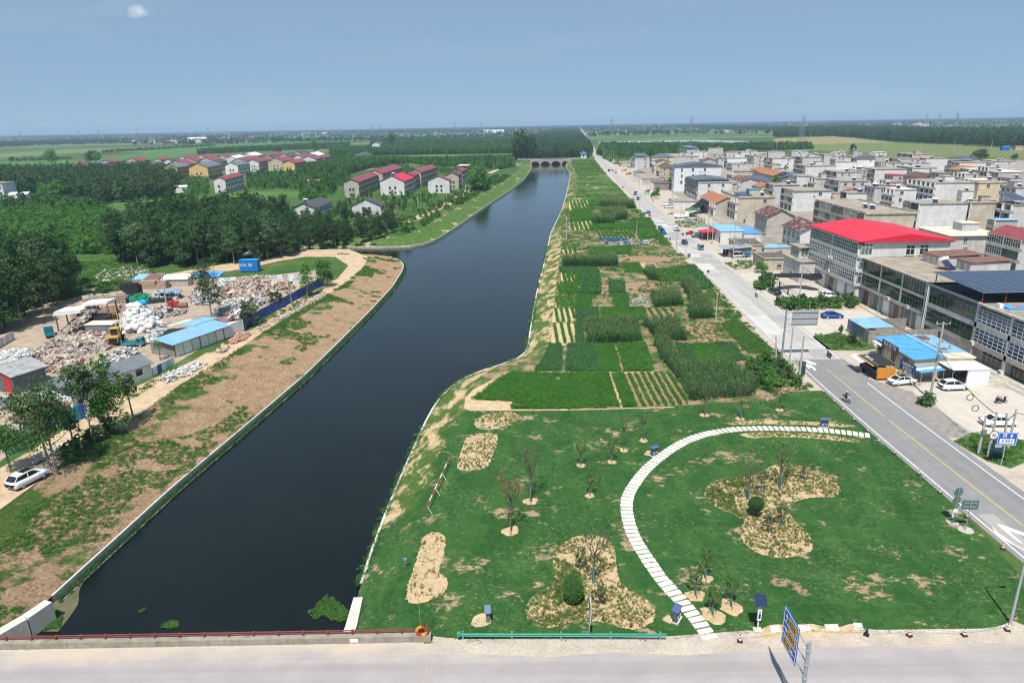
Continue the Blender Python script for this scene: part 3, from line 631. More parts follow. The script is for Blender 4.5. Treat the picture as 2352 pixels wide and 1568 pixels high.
def corn_proto(seed,h=2.2):
 rr=random.Random(seed);m=MB();m.cyl((0,0,0),(0,0,h*.9),.03,.015,4,0,caps=False)
 for i in range(9):
  z=h*(.12+.085*i);a=(i%2)*math.pi+rr.uniform(-.5,.5);ln=h*.36*(1-abs(i-4)*.07);w=.1;d=Vector((math.cos(a),math.sin(a),0));s=Vector((-d.y,d.x,0))*w;p=Vector((0,0,z));prev=None
  for k in range(4):
   t=k/3;c=p+d*ln*t+Vector((0,0,ln*(.75*t-.95*t*t)));ww=s*(1-t*.85)
   if prev:m.quad(prev[0],prev[1],c+ww,c-ww,m=0)
   prev=(c-ww,c+ww)
 for i in range(2):
  a=i*2.1+seed;m.quad((0,0,h*.88),(math.cos(a)*.12,math.sin(a)*.12,h*1.02),(math.cos(a)*.16,math.sin(a)*.16,h*1.0),(0.02,0.02,h*.86),m=1)
 return bpy.data.objects.new('maize_plant',m.mesh('maize_plant',[M_CORN,M_TASSEL]))
CORN=[corn_proto(s,h) for s,h in((1,2.3),(2,2.1),(3,2.5))]
def bush_proto(name,n,r,h,size,seed,mat,up=.9):
 V,F=leaves(n,[(0,0,h*.55,r,r,h*.5)],size,seed,clump=3,spread=1.0,shell=.3,up=up,asp=.75);V[:,2]=np.maximum(V[:,2],.01);return bpy.data.objects.new(name,npmesh(name,V,F,mat))
SOY=[bush_proto('bean_plant',46,.30,.42,.085,s,M_SOY) for s in(61,62)]
SOYD=[bush_proto('dark_bean_plant',46,.30,.45,.09,s,M_SOYD) for s in(63,64)]
WEED=[bush_proto('weed_clump',46,.36,.3,.085,s,M_WEED,.9) for s in(65,66)]
def blades(name,n,r,h,w,seed,mat,lean=.5):
 g=np.random.default_rng(seed);V=[];F=[]
 for i in range(n):
  a,b=g.uniform(0,6.28,2);q=np.sqrt(g.random())*r;x,y=q*math.cos(a),q*math.sin(a);l=h*g.uniform(.6,1.15);dx,dy=math.cos(b)*lean*l*g.random(),math.sin(b)*lean*l*g.random();sx,sy=-math.sin(b)*w,math.cos(b)*w
  k=len(V);V+=[(x-sx,y-sy,0),(x+sx,y+sy,0),(x+dx,y+dy,l)];F.append((k,k+1,k+2))
 return bpy.data.objects.new(name,npmesh(name,V,F,mat,3))
TUFT=[blades('grass_tuft',34,.3,.26,.022,s,M_WEED,1.1) for s in(71,72)]
DRYT=[blades('dry_tuft',18,.09,.24,.014,s,m_,.8) for s,m_ in((73,M_OLIVE),(74,M_LEAF3))]
OLVT=[blades('olive_tuft',22,.11,.24,.016,s,m_,.8) for s,m_ in((75,M_OLIVE),(76,M_WEED))]
REED=[blades('iris_clump',16,.2,.75,.03,s,M_SOYD,.5) for s in(77,78)]
def make_tree(kind,loc,s,label,group,name='poplar_tree',rz=None,sz=None):
 tr,cr=kind;t=thing(name,label,'tree',loc,random.uniform(0,6.28) if rz is None else rz,group);t.scale=(s,s,s*(sz or 1));ob('trunk',tr,t);ob('crown',cr,t);return t
def z0(X,Y,z=0.0):return np.stack([X,Y,np.full(len(X),z)],1)
M_SOIL=ramp_mat('garden_soil',[(.3,(.045,.10,.022)),(.46,(.075,.14,.035)),(.54,(.30,.21,.12)),(.66,(.40,.29,.18)),(.8,(.50,.38,.24))],.28,.95,8,.35,bump=.6,grough=.68);M_BROWN=sand_mat('bare_tilled_soil',(.24,.15,.09),(.335,.22,.14),(.40,.275,.18),1.2,.7)
M_PALE=sand_mat('pale_sandy_soil',(.40,.28,.16),(.54,.41,.25),(.62,.50,.33),.8,.5);M_MESS=far_bank_mat();M_MESS.name='overgrown_ground'
TE=[(float(p[0])-.03,float(p[1])) for p in topE]
sheet('garden_soil',[(-5.3,97.3)]+[p for p in TE if 97<p[1]<350]+[(road_x(350)-6.2,350),(road_x(284)-6.3,284),(road_x(219)-6.1,219),
 (road_x(170)-6.2,170),(road_x(140)-6,140),(road_x(120)-6,120),(49.8,103),(44,102.3),(41,99.7),(26,98),(10,97.4)],.012,M_SOIL)
sheet('overgrown_ground',[p for p in TE if 348<p[1]<822]+[(road_x(822)-5.4,822),(road_x(660)-5.4,660),(road_x(500)-5.5,500),(road_x(400)-5.6,400),(road_x(349)-5.8,349)],.014,M_MESS)
def plot(kind,c,pts,label=None,gap=.0,soil=None,seed=0,thin=0.0,axis='y',stripe=0,sz=1.0):
 poly=xy(c,pts,.02)
 if soil:sheet('plot_soil',poly,.022+seed%5*.002,soil)
 nm={'corn':'maize_plot','soy':'bean_plot','dark':'dark_bean_plot','weed':'vegetable_plot'}
 if kind=='bare':return
 pr={'corn':CORN,'soy':SOY,'dark':SOYD,'weed':WEED}[kind];g={'corn':(.72,.34),'soy':(.42,.26),'dark':(.42,.28),'weed':(.5,.4)}[kind]
 if stripe:g=(stripe,.24)
 if axis=='x':g=(g[1],g[0])
 a=np.asarray(poly);far=a[:,1].mean();k=1.0 if far<175 else(1.25 if far<240 else 1.5);g=(g[0]*(k if not stripe else 1),g[1]*k)
 lo,hi=a.min(0),a.max(0);X,Y=np.meshgrid(np.arange(lo[0],hi[0],g[0]),np.arange(lo[1],hi[1],g[1]));X,Y=X.ravel(),Y.ravel();r=np.random.default_rng(seed)
 if axis=='y':X=X+road_slope(Y)*(Y-lo[1])
 X=X+r.normal(0,.05 if stripe else.07,len(X));Y=Y+r.normal(0,.07,len(X));q=inside(poly,X,Y)
 if thin:q&=(fbm(X,Y,5.5,seed)>thin)
 q&=r.random(len(X))>.03;X,Y=X[q],Y[q]
 return scatter(nm[kind],z0(X,Y,.02),pr,label,'crop',.8*k*sz,1.18*k*sz,.12,seed=seed)
def road_slope(y):return np.interp(y,[90,150,300,500],[.0,.02,.05,.07])
PLOTS=[
('soy','B5',[(850,135),(960,85),(1350,92),(1400,180),(1180,260),(960,330),(625,310)],'thin rows of young bean plants on sand at the bend of the canal',dict(axis='x',thin=.40)),
('soy','B5',[(1350,92),(1780,90),(1870,380),(1600,385),(1100,370),(960,340),(1180,260),(1400,180)],'wide dense green bean plot nearest the lawn',dict(axis='x')),
('soy','B5',[(950,370),(1350,372),(1590,386),(1450,400),(950,396)],'single straggling row of bean plants along the lawn edge',dict(axis='x',thin=.42)),
('soy','B5',[(1815,95),(1908,88),(2020,372),(1905,378)],'narrow bright bean strip between wide plot and striped rows',{}),
('soy','A8',[(868,1242),(1185,1240),(1310,1462),(952,1474)],'striped plot of green crop rows on brown soil by the lawn',dict(stripe=1.15,soil=M_BROWN)),
('dark','A8',[(240,1222),(300,1150),(345,1042),(432,1042),(425,1225)],'dark leafy plot at the corner of the canal',dict(thin=.22)),
('dark','A8',[(480,1042),(655,1036),(690,1230),(455,1230)],'lush dark bean plot in front of the big maize block',dict(sz=1.15)),
('soy','A8',[(668,1042),(793,1045),(845,1228),(690,1230)],'bright bean plot left of the narrow brown footpath',{}),
('soy','A8',[(818,1042),(1012,1032),(1068,1225),(866,1230)],'bright bean plot right of the narrow brown footpath',{}),
('corn','A8',[(602,905),(950,892),(988,1034),(612,1036)],'largest square block of tall maize',{}),
('corn','A8',[(990,900),(1230,885),(1295,1018),(1110,1022)],'maize block right of the largest one',{}),
('corn','A8',[(1070,1040),(1180,1030),(1252,1215),(1195,1222),(1120,1150)],'slanting strip of yellowing maize',dict(sz=.95)),
('dark','A8',[(1225,1035),(1310,1040),(1375,1175),(1310,1200),(1270,1180)],'dark low crop beside the slanting maize strip',{}),
('soy','A8',[(380,892),(520,892),(528,1034),(350,1038)],'striped bean rows with pale sand between, left of the maize',dict(stripe=1.5,soil=M_PALE)),
('dark','A8',[(526,895),(574,892),(580,1034),(528,1034)],'single dark bean bed left of the largest maize block',{}),
('soy','A8',[(395,702),(510,700),(520,784),(385,786)],'bean bed in close rows near the waterside path',dict(stripe=.75,soil=M_PALE)),
('soy','A8',[(532,697),(634,695),(630,780),(530,782)],'square bright bean bed in the middle of the plots',{}),
('soy','A8',[(372,792),(520,790),(520,886),(362,888)],'striped bean rows beside the sandy waterside path',dict(stripe=1.3,soil=M_PALE)),
('dark','A8',[(530,788),(680,786),(690,880),(534,886)],'dark bean bed behind the largest maize block',{}),
('soy','A8',[(702,786),(1000,786),(1026,870),(716,872)],'long bright bean bed right behind the largest maize',{}),
('soy','A8',[(1018,792),(1195,790),(1228,868),(1036,872)],'brown plot with five thin green rows',dict(stripe=1.7,soil=M_BROWN,thin=.3)),
('soy','A8',[(412,612),(550,610),(554,690),(400,696)],'bean bed with two bare gaps near the canal',dict(stripe=.8,soil=M_PALE,thin=.25)),
('dark','A8',[(565,575),(690,560),(700,690),(566,690)],'dark overgrown vegetable bed in mid plots',dict(sz=1.3)),
('dark','A8',[(760,602),(860,600),(870,682),(772,686)],'dark square bed beside the bare brown plot',dict(sz=1.1)),
('soy','A8',[(790,690),(845,690),(858,782),(800,784)],'bright narrow strip below the dark square bed',{}),
('dark','A8',[(848,690),(885,690),(900,784),(860,784)],'dark narrow strip beside the bright one',{}),
('bare','A8',[(856,612),(1090,610),(1096,650),(1040,690),(880,688)],None,dict(soil=M_BROWN)),
('corn','A8',[(1050,705),(1240,692),(1272,770),(1066,784)],'squat maize block above the brown striped plot',{}),
('corn','A8',[(1262,622),(1350,615),(1420,740),(1330,760)],'maize strip leading up toward the road',{}),
('corn','A8',[(1310,770),(1430,735),(1500,855),(1320,872)],'maize block below the roadside lamp pole',{}),
('bare','A8',[(1252,902),(1480,900),(1612,1020),(1430,1030),(1382,1012)],None,dict(soil=M_BROWN)),
('soy','A8',[(1320,1042),(1490,1036),(1588,1172),(1372,1176)],'bright yellow-green bean plot near the roadside',dict(sz=1.05)),
('dark','A8',[(1500,1032),(1620,1030),(1712,1148),(1592,1164)],'dark blue-green bean plot near the roadside',{}),
('weed','A8',[(1540,900),(1640,860),(1900,1080),(1740,1110),(1640,1010)],'sprawling vine patch beside the road slope',{}),
('corn','A8',[(1200,1225),(1440,1195),(1600,1260),(1480,1420),(1345,1440)],'ragged maize nearest the lawn saplings',dict(sz=.95,thin=.2)),
('corn','A8',[(1440,1195),(1600,1180),(1800,1330),(1780,1400),(1490,1425),(1600,1270)],'pale ragged maize beside the fig bushes',dict(sz=.9)),
('soy','A8',[(422,542),(522,540),(522,602),(425,606)],'short striped bean bed below a bushy row',dict(stripe=1.2,soil=M_PALE)),
('soy','A8',[(530,542),(590,540),(590,598),(530,602)],'small bright square of beans',{}),
('corn','A8',[(432,462),(800,452),(828,498),(430,502)],'long low hedge of maize across the plots',{}),
('dark','A8',[(420,508),(670,510),(690,540),(600,570),(420,536)],'dark leafy strip in front of the long maize hedge',{}),
('bare','A8',[(810,422),(1150,416),(1195,466),(830,472)],None,dict(soil=M_BROWN)),
('soy','A8',[(840,480),(970,474),(1010,540),(872,542)],'slanting green rows below the bare brown plot',dict(stripe=1.1,soil=M_SOIL)),
('bare','A8',[(975,474),(1080,470),(1110,520),(1020,540)],None,dict(soil=M_PALE)),
('weed','A8',[(1090,525),(1300,520),(1312,598),(1112,600)],'broad leafy bed under the tall lamp pole',dict(sz=1.9)),
('corn','A8',[(1005,530),(1080,520),(1104,600),(1022,592)],'small maize patch left of the broad leafy bed',dict(sz=.9)),
('dark','A8',[(1310,500),(1350,500),(1480,640),(1420,660),(1310,590)],'dark creeper covering the road slope',dict(sz=1.4)),
('soy','A8',[(620,366),(768,364),(770,410),(620,412)],'bean bed just before the scrapped carts',{}),
('soy','A8',[(780,362),(908,356),(914,410),(780,412)],'bean bed right of a thin bare line near the scrapped carts',{}),
('soy','A8',[(430,368),(530,366),(530,410),(432,412)],'pale striped rows by the waterside pole',dict(stripe=1.5,soil=M_PALE)),
('soy','A8',[(672,246),(920,244),(960,300),(672,302)],'wide brown plot combed with thin green rows',dict(stripe=1.6,soil=M_BROWN,thin=.15)),
('soy','A8',[(962,242),(1058,236),(1098,298),(972,310)],'bright bean plot by the parked green carts',dict(sz=1.1)),
('soy','A8',[(480,187),(635,182),(634,240),(476,245)],'striped rows with wavy sand lines by the water',dict(stripe=1.9,soil=M_PALE)),
('corn','A8',[(640,180),(800,174),(805,205),(640,206)],'low maize block in the far half of the plots',{}),
('corn','A8',[(705,125),(880,118),(888,172),(805,178),(715,156)],'maize block behind the low one',{}),
('soy','A8',[(480,42),(620,38),(600,100),(480,105)],'farthest striped bean plot by the water',dict(stripe=2.0,soil=M_PALE)),
('soy','A8',[(628,36),(698,36),(690,76),(622,76)],'farthest bright bean bed',{}),
('corn','A8',[(705,60),(815,52),(930,66),(938,96),(830,94),(700,84)],'farthest maize strip',{}),
('soy','A8',[(500,108),(640,106),(640,176),(490,180)],'dark green bean plot by the far water edge',{}),
('soy','A8',[(640,208),(905,200),(955,236),(640,240)],'low dark bean plot behind the combed brown plot',{}),
('weed','A8',[(905,175),(1040,165),(1080,225),(960,236)],'overgrown bed at the road edge by the bins',dict(sz=1.5)),
]
for i,(k,c,pts,lab,kw) in enumerate(PLOTS):plot(k,c,pts,lab,seed=100+i,**kw)
sheet('garden_path',xy('A8',[(795,1045),(818,1045),(866,1232),(845,1232)]),.026,M_BROWN);sheet('garden_path',xy('A8',[(690,580),(750,575),(760,690),(720,700)]),.026,M_BROWN)
sheet('garden_path',xy('A8',[(345,1040),(590,1036),(592,1044),(345,1050)]),.026,M_PALE);sheet('garden_path',xy('B5',[(1785,90),(1812,92),(1905,380),(1878,384)]),.026,M_PALE)
sheet('garden_path',xy('B5',[(560,300),(625,230),(900,90),(1000,76),(2170,78),(2170,88),(960,90),(850,140),(640,320),(960,335),(945,400),(1600,395),(2350,375),(2350,384),(1400,410),(600,412),(545,390)]),.024,M_PALE)
def wild():
 ys=np.linspace(104,345,40);poly=[(road_x(y)-5.6,y) for y in ys]+[(road_x(y)-9.5-2*math.sin(y*.13),y) for y in ys[::-1]]
 X,Y=rand_in(poly,density=2.6,seed=5);k=fbm(X,Y,6,3)>.40;scatter('roadside_weeds',z0(X[k],Y[k]),WEED+TUFT,'rank green weeds on the slope beside the road','weeds',.7,1.6,.2,seed=5)
 g=xy('A8',[(420,100),(1100,60),(1400,500),(1900,1100),(1960,1300),(1200,1230),(560,1030),(440,600)]);X,Y=rand_in(g,density=1.3,seed=6);k=(fbm(X,Y,7,8)>.5)&(X<np.interp(Y,RC[:,1],RC[:,0])-6.2)
 scatter('garden_weeds',z0(X[k],Y[k]),WEED+TUFT,'scattered weeds and small bushes among the crop plots','weeds',.6,1.4,.2,seed=6)
 og=[(31,352),(44,450),(58,600),(63,665),(68,760),(74,820),(road_x(820)-6,820),(road_x(600)-6,600),(road_x(450)-6,450),(road_x(352)-6.5,352)]
 X,Y=rand_in(og,density=.4,seed=9);k=fbm(X,Y,20,4)>.50;scatter('rough_grass',z0(X[k],Y[k]),WEED+TUFT,'rough grass and weeds between far canal bank and road','weeds',.9,2.0,.2,seed=9)
 e=shE[(shE[:,1]>56)&(shE[:,1]<260)];e=resample(e,1500);g=np.random.default_rng(3)
 q=offset_line(e,.0);side=g.uniform(-.55,.9,len(q));n=np.gradient(q[:,:2],axis=0);n/=np.linalg.norm(n,axis=1)[:,None];q[:,0]+=n[:,1]*side;q[:,1]-=n[:,0]*side;q[:,2]=KERB-.1
 k=fbm(q[:,0]*3,q[:,1],5,12)>.42;scatter('waterside_irises',q[k],REED+WEED,'irises and weeds in the planter along the lawn side of the canal','plants',.6,1.25,.2,seed=12)
 e=resample(shW[(shW[:,1]>57)&(shW[:,1]<240)],1700);n=np.gradient(e[:,:2],axis=0);n/=np.linalg.norm(n,axis=1)[:,None];d=g.uniform(.35,.95,len(e));e[:,0]+=n[:,1]*d;e[:,1]-=n[:,0]*d;e[:,2]=-2.95
 scatter('waterside_reeds',e,REED,'dark reeds in the trough under the earth bank kerb','plants',.5,.95,.3,seed=13)
 e=resample(shN[(shN[:,1]>258)&(shN[:,1]<780)],1200);e=offset_line(e,.6);e[:,2]=-2.95;scatter('waterside_reeds',e,REED,'thin line of reeds below the far grassy bank','plants',.7,1.2,.3,seed=14)
 i=g.integers(0,len(shW),46000);t=g.random(46000)**.9;f=g.random(46000);j=np.minimum(i+1,len(shW)-1)
 A=shW[i]*(1-f)[:,None]+shW[j]*f[:,None];B=topW[i]*(1-f)[:,None]+topW[j]*f[:,None];Q=A*(1-t)[:,None]+B*t[:,None];Q[:,2]+=np.interp(t,[0,.333,.667,1],[0,-.2,.28,0])
 k=(Q[:,1]>50)&(Q[:,1]<240);Q=Q[k];t=t[k];dens=fbm(Q[:,0],Q[:,1],7.5,21)+np.interp(Q[:,1],[52,72,100,240],[.17,.10,-.02,-.04])+.10*(t>.85)+.05*(t>.6)
 k=dens>.635;scatter('bank_weeds',Q[k],TUFT+WEED[:1],'patchy green weeds over the bare earth bank','weeds',.45,1.0,.25,seed=22)
wild()
# buildings
def wallm(name,col,stain=None,var=.14):return paint(name,col,.9,var,.35,.2,stain=stain or tuple(c*.55 for c in col),bump=.12,bscale=6)
W_GREY=wallm('grey_render',(.53,.52,.51));W_LIGHT=wallm('pale_grey_render',(.66,.65,.645));W_BEIGE=wallm('stained_beige_render',(.52,.455,.36),(.26,.21,.16),.2);W_CREAM=wallm('cream_render',(.62,.52,.36))
W_WHITE=wallm('white_render',(.76,.76,.74),(.55,.55,.52));W_DARK=wallm('dark_concrete',(.24,.23,.22));W_WARM=wallm('warm_grey_render',(.47,.43,.385),(.26,.23,.19));W_TILE=wallm('white_tile_cladding',(.70,.71,.73),(.55,.56,.58),.08)
W_YELLOW=wallm('yellow_render',(.66,.47,.20));W_PEACH=wallm('peach_render',(.60,.42,.24));W_BRICK=paint('grey_block',(.30,.28,.25),.95,.25,2.5,stain=(.16,.15,.13),bump=.3)
R_FLAT=ramp_mat('flat_concrete_roof',[(.25,(.22,.185,.145)),(.5,(.36,.31,.245)),(.75,(.46,.405,.33))],.35,bump=.2);R_PALE=ramp_mat('pale_screed_roof',[(.25,(.50,.44,.35)),(.5,(.62,.57,.47)),(.75,(.70,.66,.57))],.25,fine=.12)
R_TAR=ramp_mat('tarred_roof',[(.25,(.075,.07,.065)),(.5,(.13,.12,.11)),(.75,(.22,.20,.18))],.5)
def tin(name,col,var=.12,rib=9.0,axis=0,stain=None,metal=.0,rough=.5):
 t=NT(name);p=t.pos();c=t.mix(t.mr(t.noise(p,.5,6,.65),.3,.7),tuple(x*(1-var) for x in col),tuple(min(1,x*(1+var)) for x in col))
 if stain:c=t.mix(t.mr(t.noise(p,.8,7,.72),.52,.68,0,.8),c,stain)
 s=t.n('SeparateXYZ');t.put(s.inputs[0],p);w=t.math('SINE',t.math('MULTIPLY',s.outputs[axis],rib));t.bump(w,.5,.05);return t.fin(c,rough,.4,metal)
T_RED=tin('bright_red_sheet_roof',(.60,.022,.045),.06,axis=0);T_MAROON=tin('maroon_tin_roof',(.26,.05,.06),.18,axis=0,stain=(.36,.14,.13));T_BLUE=tin('blue_tin_roof',(.08,.33,.68),.1,axis=1,stain=(.22,.42,.62));T_PBLUE=tin('faded_blue_tin_roof',(.22,.44,.62),.15,axis=1,stain=(.42,.52,.58))
T_GREY=tin('grey_tin_roof',(.16,.18,.20),.12,axis=1);T_DGREY=tin('slate_blue_sheet',(.10,.125,.15),.12,axis=1);T_RUST=tin('rusty_tin_roof',(.20,.10,.07),.2,axis=0,stain=(.30,.17,.12));T_CYAN=tin('bright_blue_roof',(.02,.34,.72),.06,axis=1);T_WHITE=tin('white_sheet',(.74,.75,.76),.06,axis=0)
def tile(name,col,stain=None,var=.18):
 t=NT(name);p=t.pos();c=t.mix(t.mr(t.noise(p,1.2,6,.65),.3,.7),tuple(x*(1-var) for x in col),tuple(x*(1+var) for x in col))
 if stain:c=t.mix(t.mr(t.noise(p,.7,6,.7),.53,.57),c,stain)
 s=t.n('SeparateXYZ');t.put(s.inputs[0],p);w=t.math('ADD',t.math('SINE',t.math('MULTIPLY',s.outputs[1],16)),t.math('SINE',t.math('MULTIPLY',s.outputs[2],22)))
 c=t.mix(t.mr(w,-2,2,.45,0),c,tuple(x*.4 for x in col));t.bump(w,.6,.06);return t.fin(c,.8,.25)
T_TERRA=tile('terracotta_tiles',(.46,.19,.10));T_BROWN=tile('brown_tiles',(.135,.06,.055),(.40,.32,.29));T_SLATE=tile('slate_tiles',(.105,.105,.115));T_CLAY=tile('plain_brown_tiles',(.16,.085,.075))
def glassm(name,col,rough=.06):t=NT(name);c=t.mix(t.mr(t.noise(t.pos(),.35,3),.35,.65),tuple(x*.6 for x in col),tuple(x*1.5 for x in col));return t.fin(c,rough,.6)
G_DARK=glassm('dark_window_glass',(.022,.027,.03));G_GREEN=glassm('green_tinted_glass',(.012,.045,.025));G_BLUE=glassm('blue_tinted_glass',(.03,.06,.10));G_PALE=glassm('pale_grey_glass',(.08,.115,.11))
M_FRAME=paint('white_window_frame',(.66,.68,.68),.5,.08);M_FRAMED=paint('dark_window_frame',(.10,.12,.11),.5,.1);M_TRIM=paint('pale_trim',(.60,.585,.55),.8,.15,1);M_STEEL=paint('galvanised_steel',(.42,.45,.47),.45,.12,2,metal=.4);M_RSTEEL=paint('red_painted_steel',(.24,.055,.045),.6,.2,2)
M_PV=None
def pv_mat():
 t=NT('solar_cells');s=t.n('SeparateXYZ');t.put(s.inputs[0],t.pos(obj=True));g=[]
 for k in(0,1):f=t.math('FRACT',t.math('MULTIPLY',s.outputs[k],6.0));g.append(t.math('LESS_THAN',f,.07))
 c=t.mix(t.math('MULTIPLY',t.math('MAXIMUM',g[0],g[1]),.35),(.012,.022,.06),(.16,.19,.26));return t.fin(c,.12,.6)
M_PV=pv_mat()
_win={}
def window(parent,loc,w,h,face,nx=2,ny=2,frame=M_FRAME,glass=G_DARK,sill=True,hood=False,name='window',panes=False,bar=.055):
 rz={'S':0,'W':-math.pi/2,'E':math.pi/2,'N':math.pi}[face];key=(round(w,2),round(h,2),nx,ny,frame.name,glass.name,sill,hood,panes,bar)
 if key not in _win:
  f=MB();b=bar;d=.10
  for i in range(nx+1):x=-w/2+w*i/nx;x0=max(-w/2,x-b/2) if i else -w/2;f.box(x0 if i else -w/2,-d,0,(x0+b) if i<nx else w/2,.0,h) if i<nx else f.box(w/2-b,-d,0,w/2,.0,h)
  for j in range(ny+1):z=h*j/ny if ny!=2 else(0,h*.66,h)[j];z0_=min(max(0,z-b/2),h-b);f.box(-w/2+.002,-d+.004,z0_,w/2-.002,-.004,z0_+b)
  s=None
  if sill or hood:
   s=MB()
   if sill:s.box(-w/2-.12,-.22,-.12,w/2+.12,.02,-.003)
   if hood:s.box(-w/2-.2,-.45,h+.05,w/2+.2,.02,h+.17)
   s=s.mesh('sill',M_TRIM)
  g=MB()
  if panes:g.box(-w/nx/2+b*.4,-.045,.03,w/nx/2-b*.4,-.03,h/ny-.03)
  else:g.box(-w/2+.01,-.045,.01,w/2-.01,-.003,h-.01)
  _win[key]=(f.mesh('frame',frame),g.mesh('pane',glass),s)
 f,g,s=_win[key]
 if panes:
  o=ob(name,f,parent,loc,(0,0,rz))
  for i in range(nx):
   for j in range(ny):ob('pane',g,o,(-w/2+w*(i+.5)/nx,0,h*j/ny))
 else:
  o=ob(name,g,parent,loc,(0,0,rz));ob('frame',f,o)
 if s:ob('sill',s,o)
 return o
def heater_mesh():
 a=MB();a.cyl((-.75,.55,1.25),(.75,.55,1.25),.26,n=10);tank=a.mesh('tank',paint('white_enamel_tank',(.80,.80,.78),.35,.06))
 b=MB();b.add([(-.7,-.75,.12),(.7,-.75,.12),(.7,.45,1.12),(-.7,.45,1.12),(-.7,-.78,.06),(.7,-.78,.06),(.7,.43,1.05),(-.7,.43,1.05)],[(0,1,2,3),(7,6,5,4),(0,4,5,1),(1,5,6,2),(2,6,7,3),(3,7,4,0)]);tubes=b.mesh('collector',M_PV)
 c=MB()
 for x in(-.72,.72):c.cyl((x,.6,0),(x,.6,1.1),.035,n=5);c.cyl((x,-.75,.05),(x,.55,1.05),.035,n=5);c.cyl((x,-.7,.03),(x,.6,.03),.03,n=5)
 return tank,tubes,c.mesh('rack',M_RSTEEL),c.mesh('rack',M_FRAME)
HEAT=heater_mesh()
def heater(parent,x,y,z,rz=0,red=True,s=1.0):
 t=ob('solar_heater',HEAT[0],parent,(x,y,z),(0,0,rz),(s,s,s));ob('collector',HEAT[1],t);ob('rack',HEAT[2 if red else 3],t);return t
def ac_meshes():
 a=MB();a.box(-.45,-.36,0,.45,0,.65);b=MB();b.cyl((-.1,-.375,.33),(-.1,-.362,.33),.25,n=12);return a.mesh('air_conditioner',M_FRAME),b.mesh('fan_grille',M_FRAMED)
ACM=ac_meshes()
def ac(parent,x,y,z,face='S'):
 o=ob('air_conditioner',ACM[0],parent,(x,y,z),(0,0,{'S':0,'W':-math.pi/2,'E':math.pi/2}[face]));ob('fan_grille',ACM[1],o);return o
def gable(m,x0,x1,y0,y1,ze,zr,over=.5,th=.14,axis='y',tilt=0.5):
 if axis=='y':
  xm=x0+(x1-x0)*tilt;sl=(zr-ze)/max(.1,xm-x0);s2=(zr-ze)/max(.1,x1-xm)
  m.wedge([(x0-over,ze-over*sl),(xm,zr),(x1+over,ze-over*s2),(x1+over,ze-over*s2+th),(xm,zr+th),(x0-over,ze-over*sl+th)],'y',y0-over,y1+over)
 else:
  ym=y0+(y1-y0)*tilt;sl=(zr-ze)/max(.1,ym-y0);s2=(zr-ze)/max(.1,y1-ym)
  m.wedge([(y0-over,ze-over*sl),(ym,zr),(y1+over,ze-over*s2),(y1+over,ze-over*s2+th),(ym,zr+th),(y0-over,ze-over*sl+th)],'x',x0-over,x1+over)
def pv_field(parent,x0,x1,y0,y1,z0_,z1,nx,ny,posts=3,name='solar_array',pm=M_STEEL,zb=0.0):
 f=MB();n=max(2,posts)
 for i in range(n):
  for j in range(2):
   x=x0+.6+(x1-x0-1.2)*i/(n-1);y=(y0+.6,y1-.6)[j];z=z0_+(z1-z0_)*(y-y0)/(y1-y0);f.box(x-.07,y-.07,zb,x+.07,y+.07,z-.12)
 for j in(0,1):y=(y0+.6,y1-.6)[j];z=z0_+(z1-z0_)*(y-y0)/(y1-y0);f.box(x0+.3,y-.05,z-.22,x1-.3,y+.05,z-.10)
 o=f.build(name,pm,parent);w=(x1-x0)/nx;l=(y1-y0)/ny;sl=(z1-z0_)/(y1-y0);a=math.atan(sl);L=l/math.cos(a)
 p=MB();p.box(-w/2+.02,-L/2+.02,-.03,w/2-.02,L/2-.02,.02);me=p.mesh('solar_panel',M_PV)
 e=MB();e.box(-w/2,-L/2,-.05,w/2,-L/2+.02,.025);e.box(-w/2,L/2-.02,-.05,w/2,L/2,.025);e.box(-w/2,-L/2+.02,-.05,-w/2+.02,L/2-.02,.025);e.box(w/2-.02,-L/2+.02,-.05,w/2,L/2-.02,.025)
 k=bpy.data.meshes.new('solar_panel');m=MB();m.v=p.v+e.v;m.f=p.f+[tuple(i+len(p.v) for i in q) for q in e.f];m.m=[0]*len(p.f)+[1]*len(e.f);me=m.mesh('solar_panel',[M_PV,M_STEEL])
 for i in range(nx):
  for j in range(ny):y=y0+l*(j+.5);ob('solar_panel',me,o,(x0+w*(i+.5),y,z0_+(y-y0)*sl),(a,0,0))
 return o
def house_axis(y):return -math.atan(np.interp(y,[90,150,300,500],[.0,.02,.045,.06]))
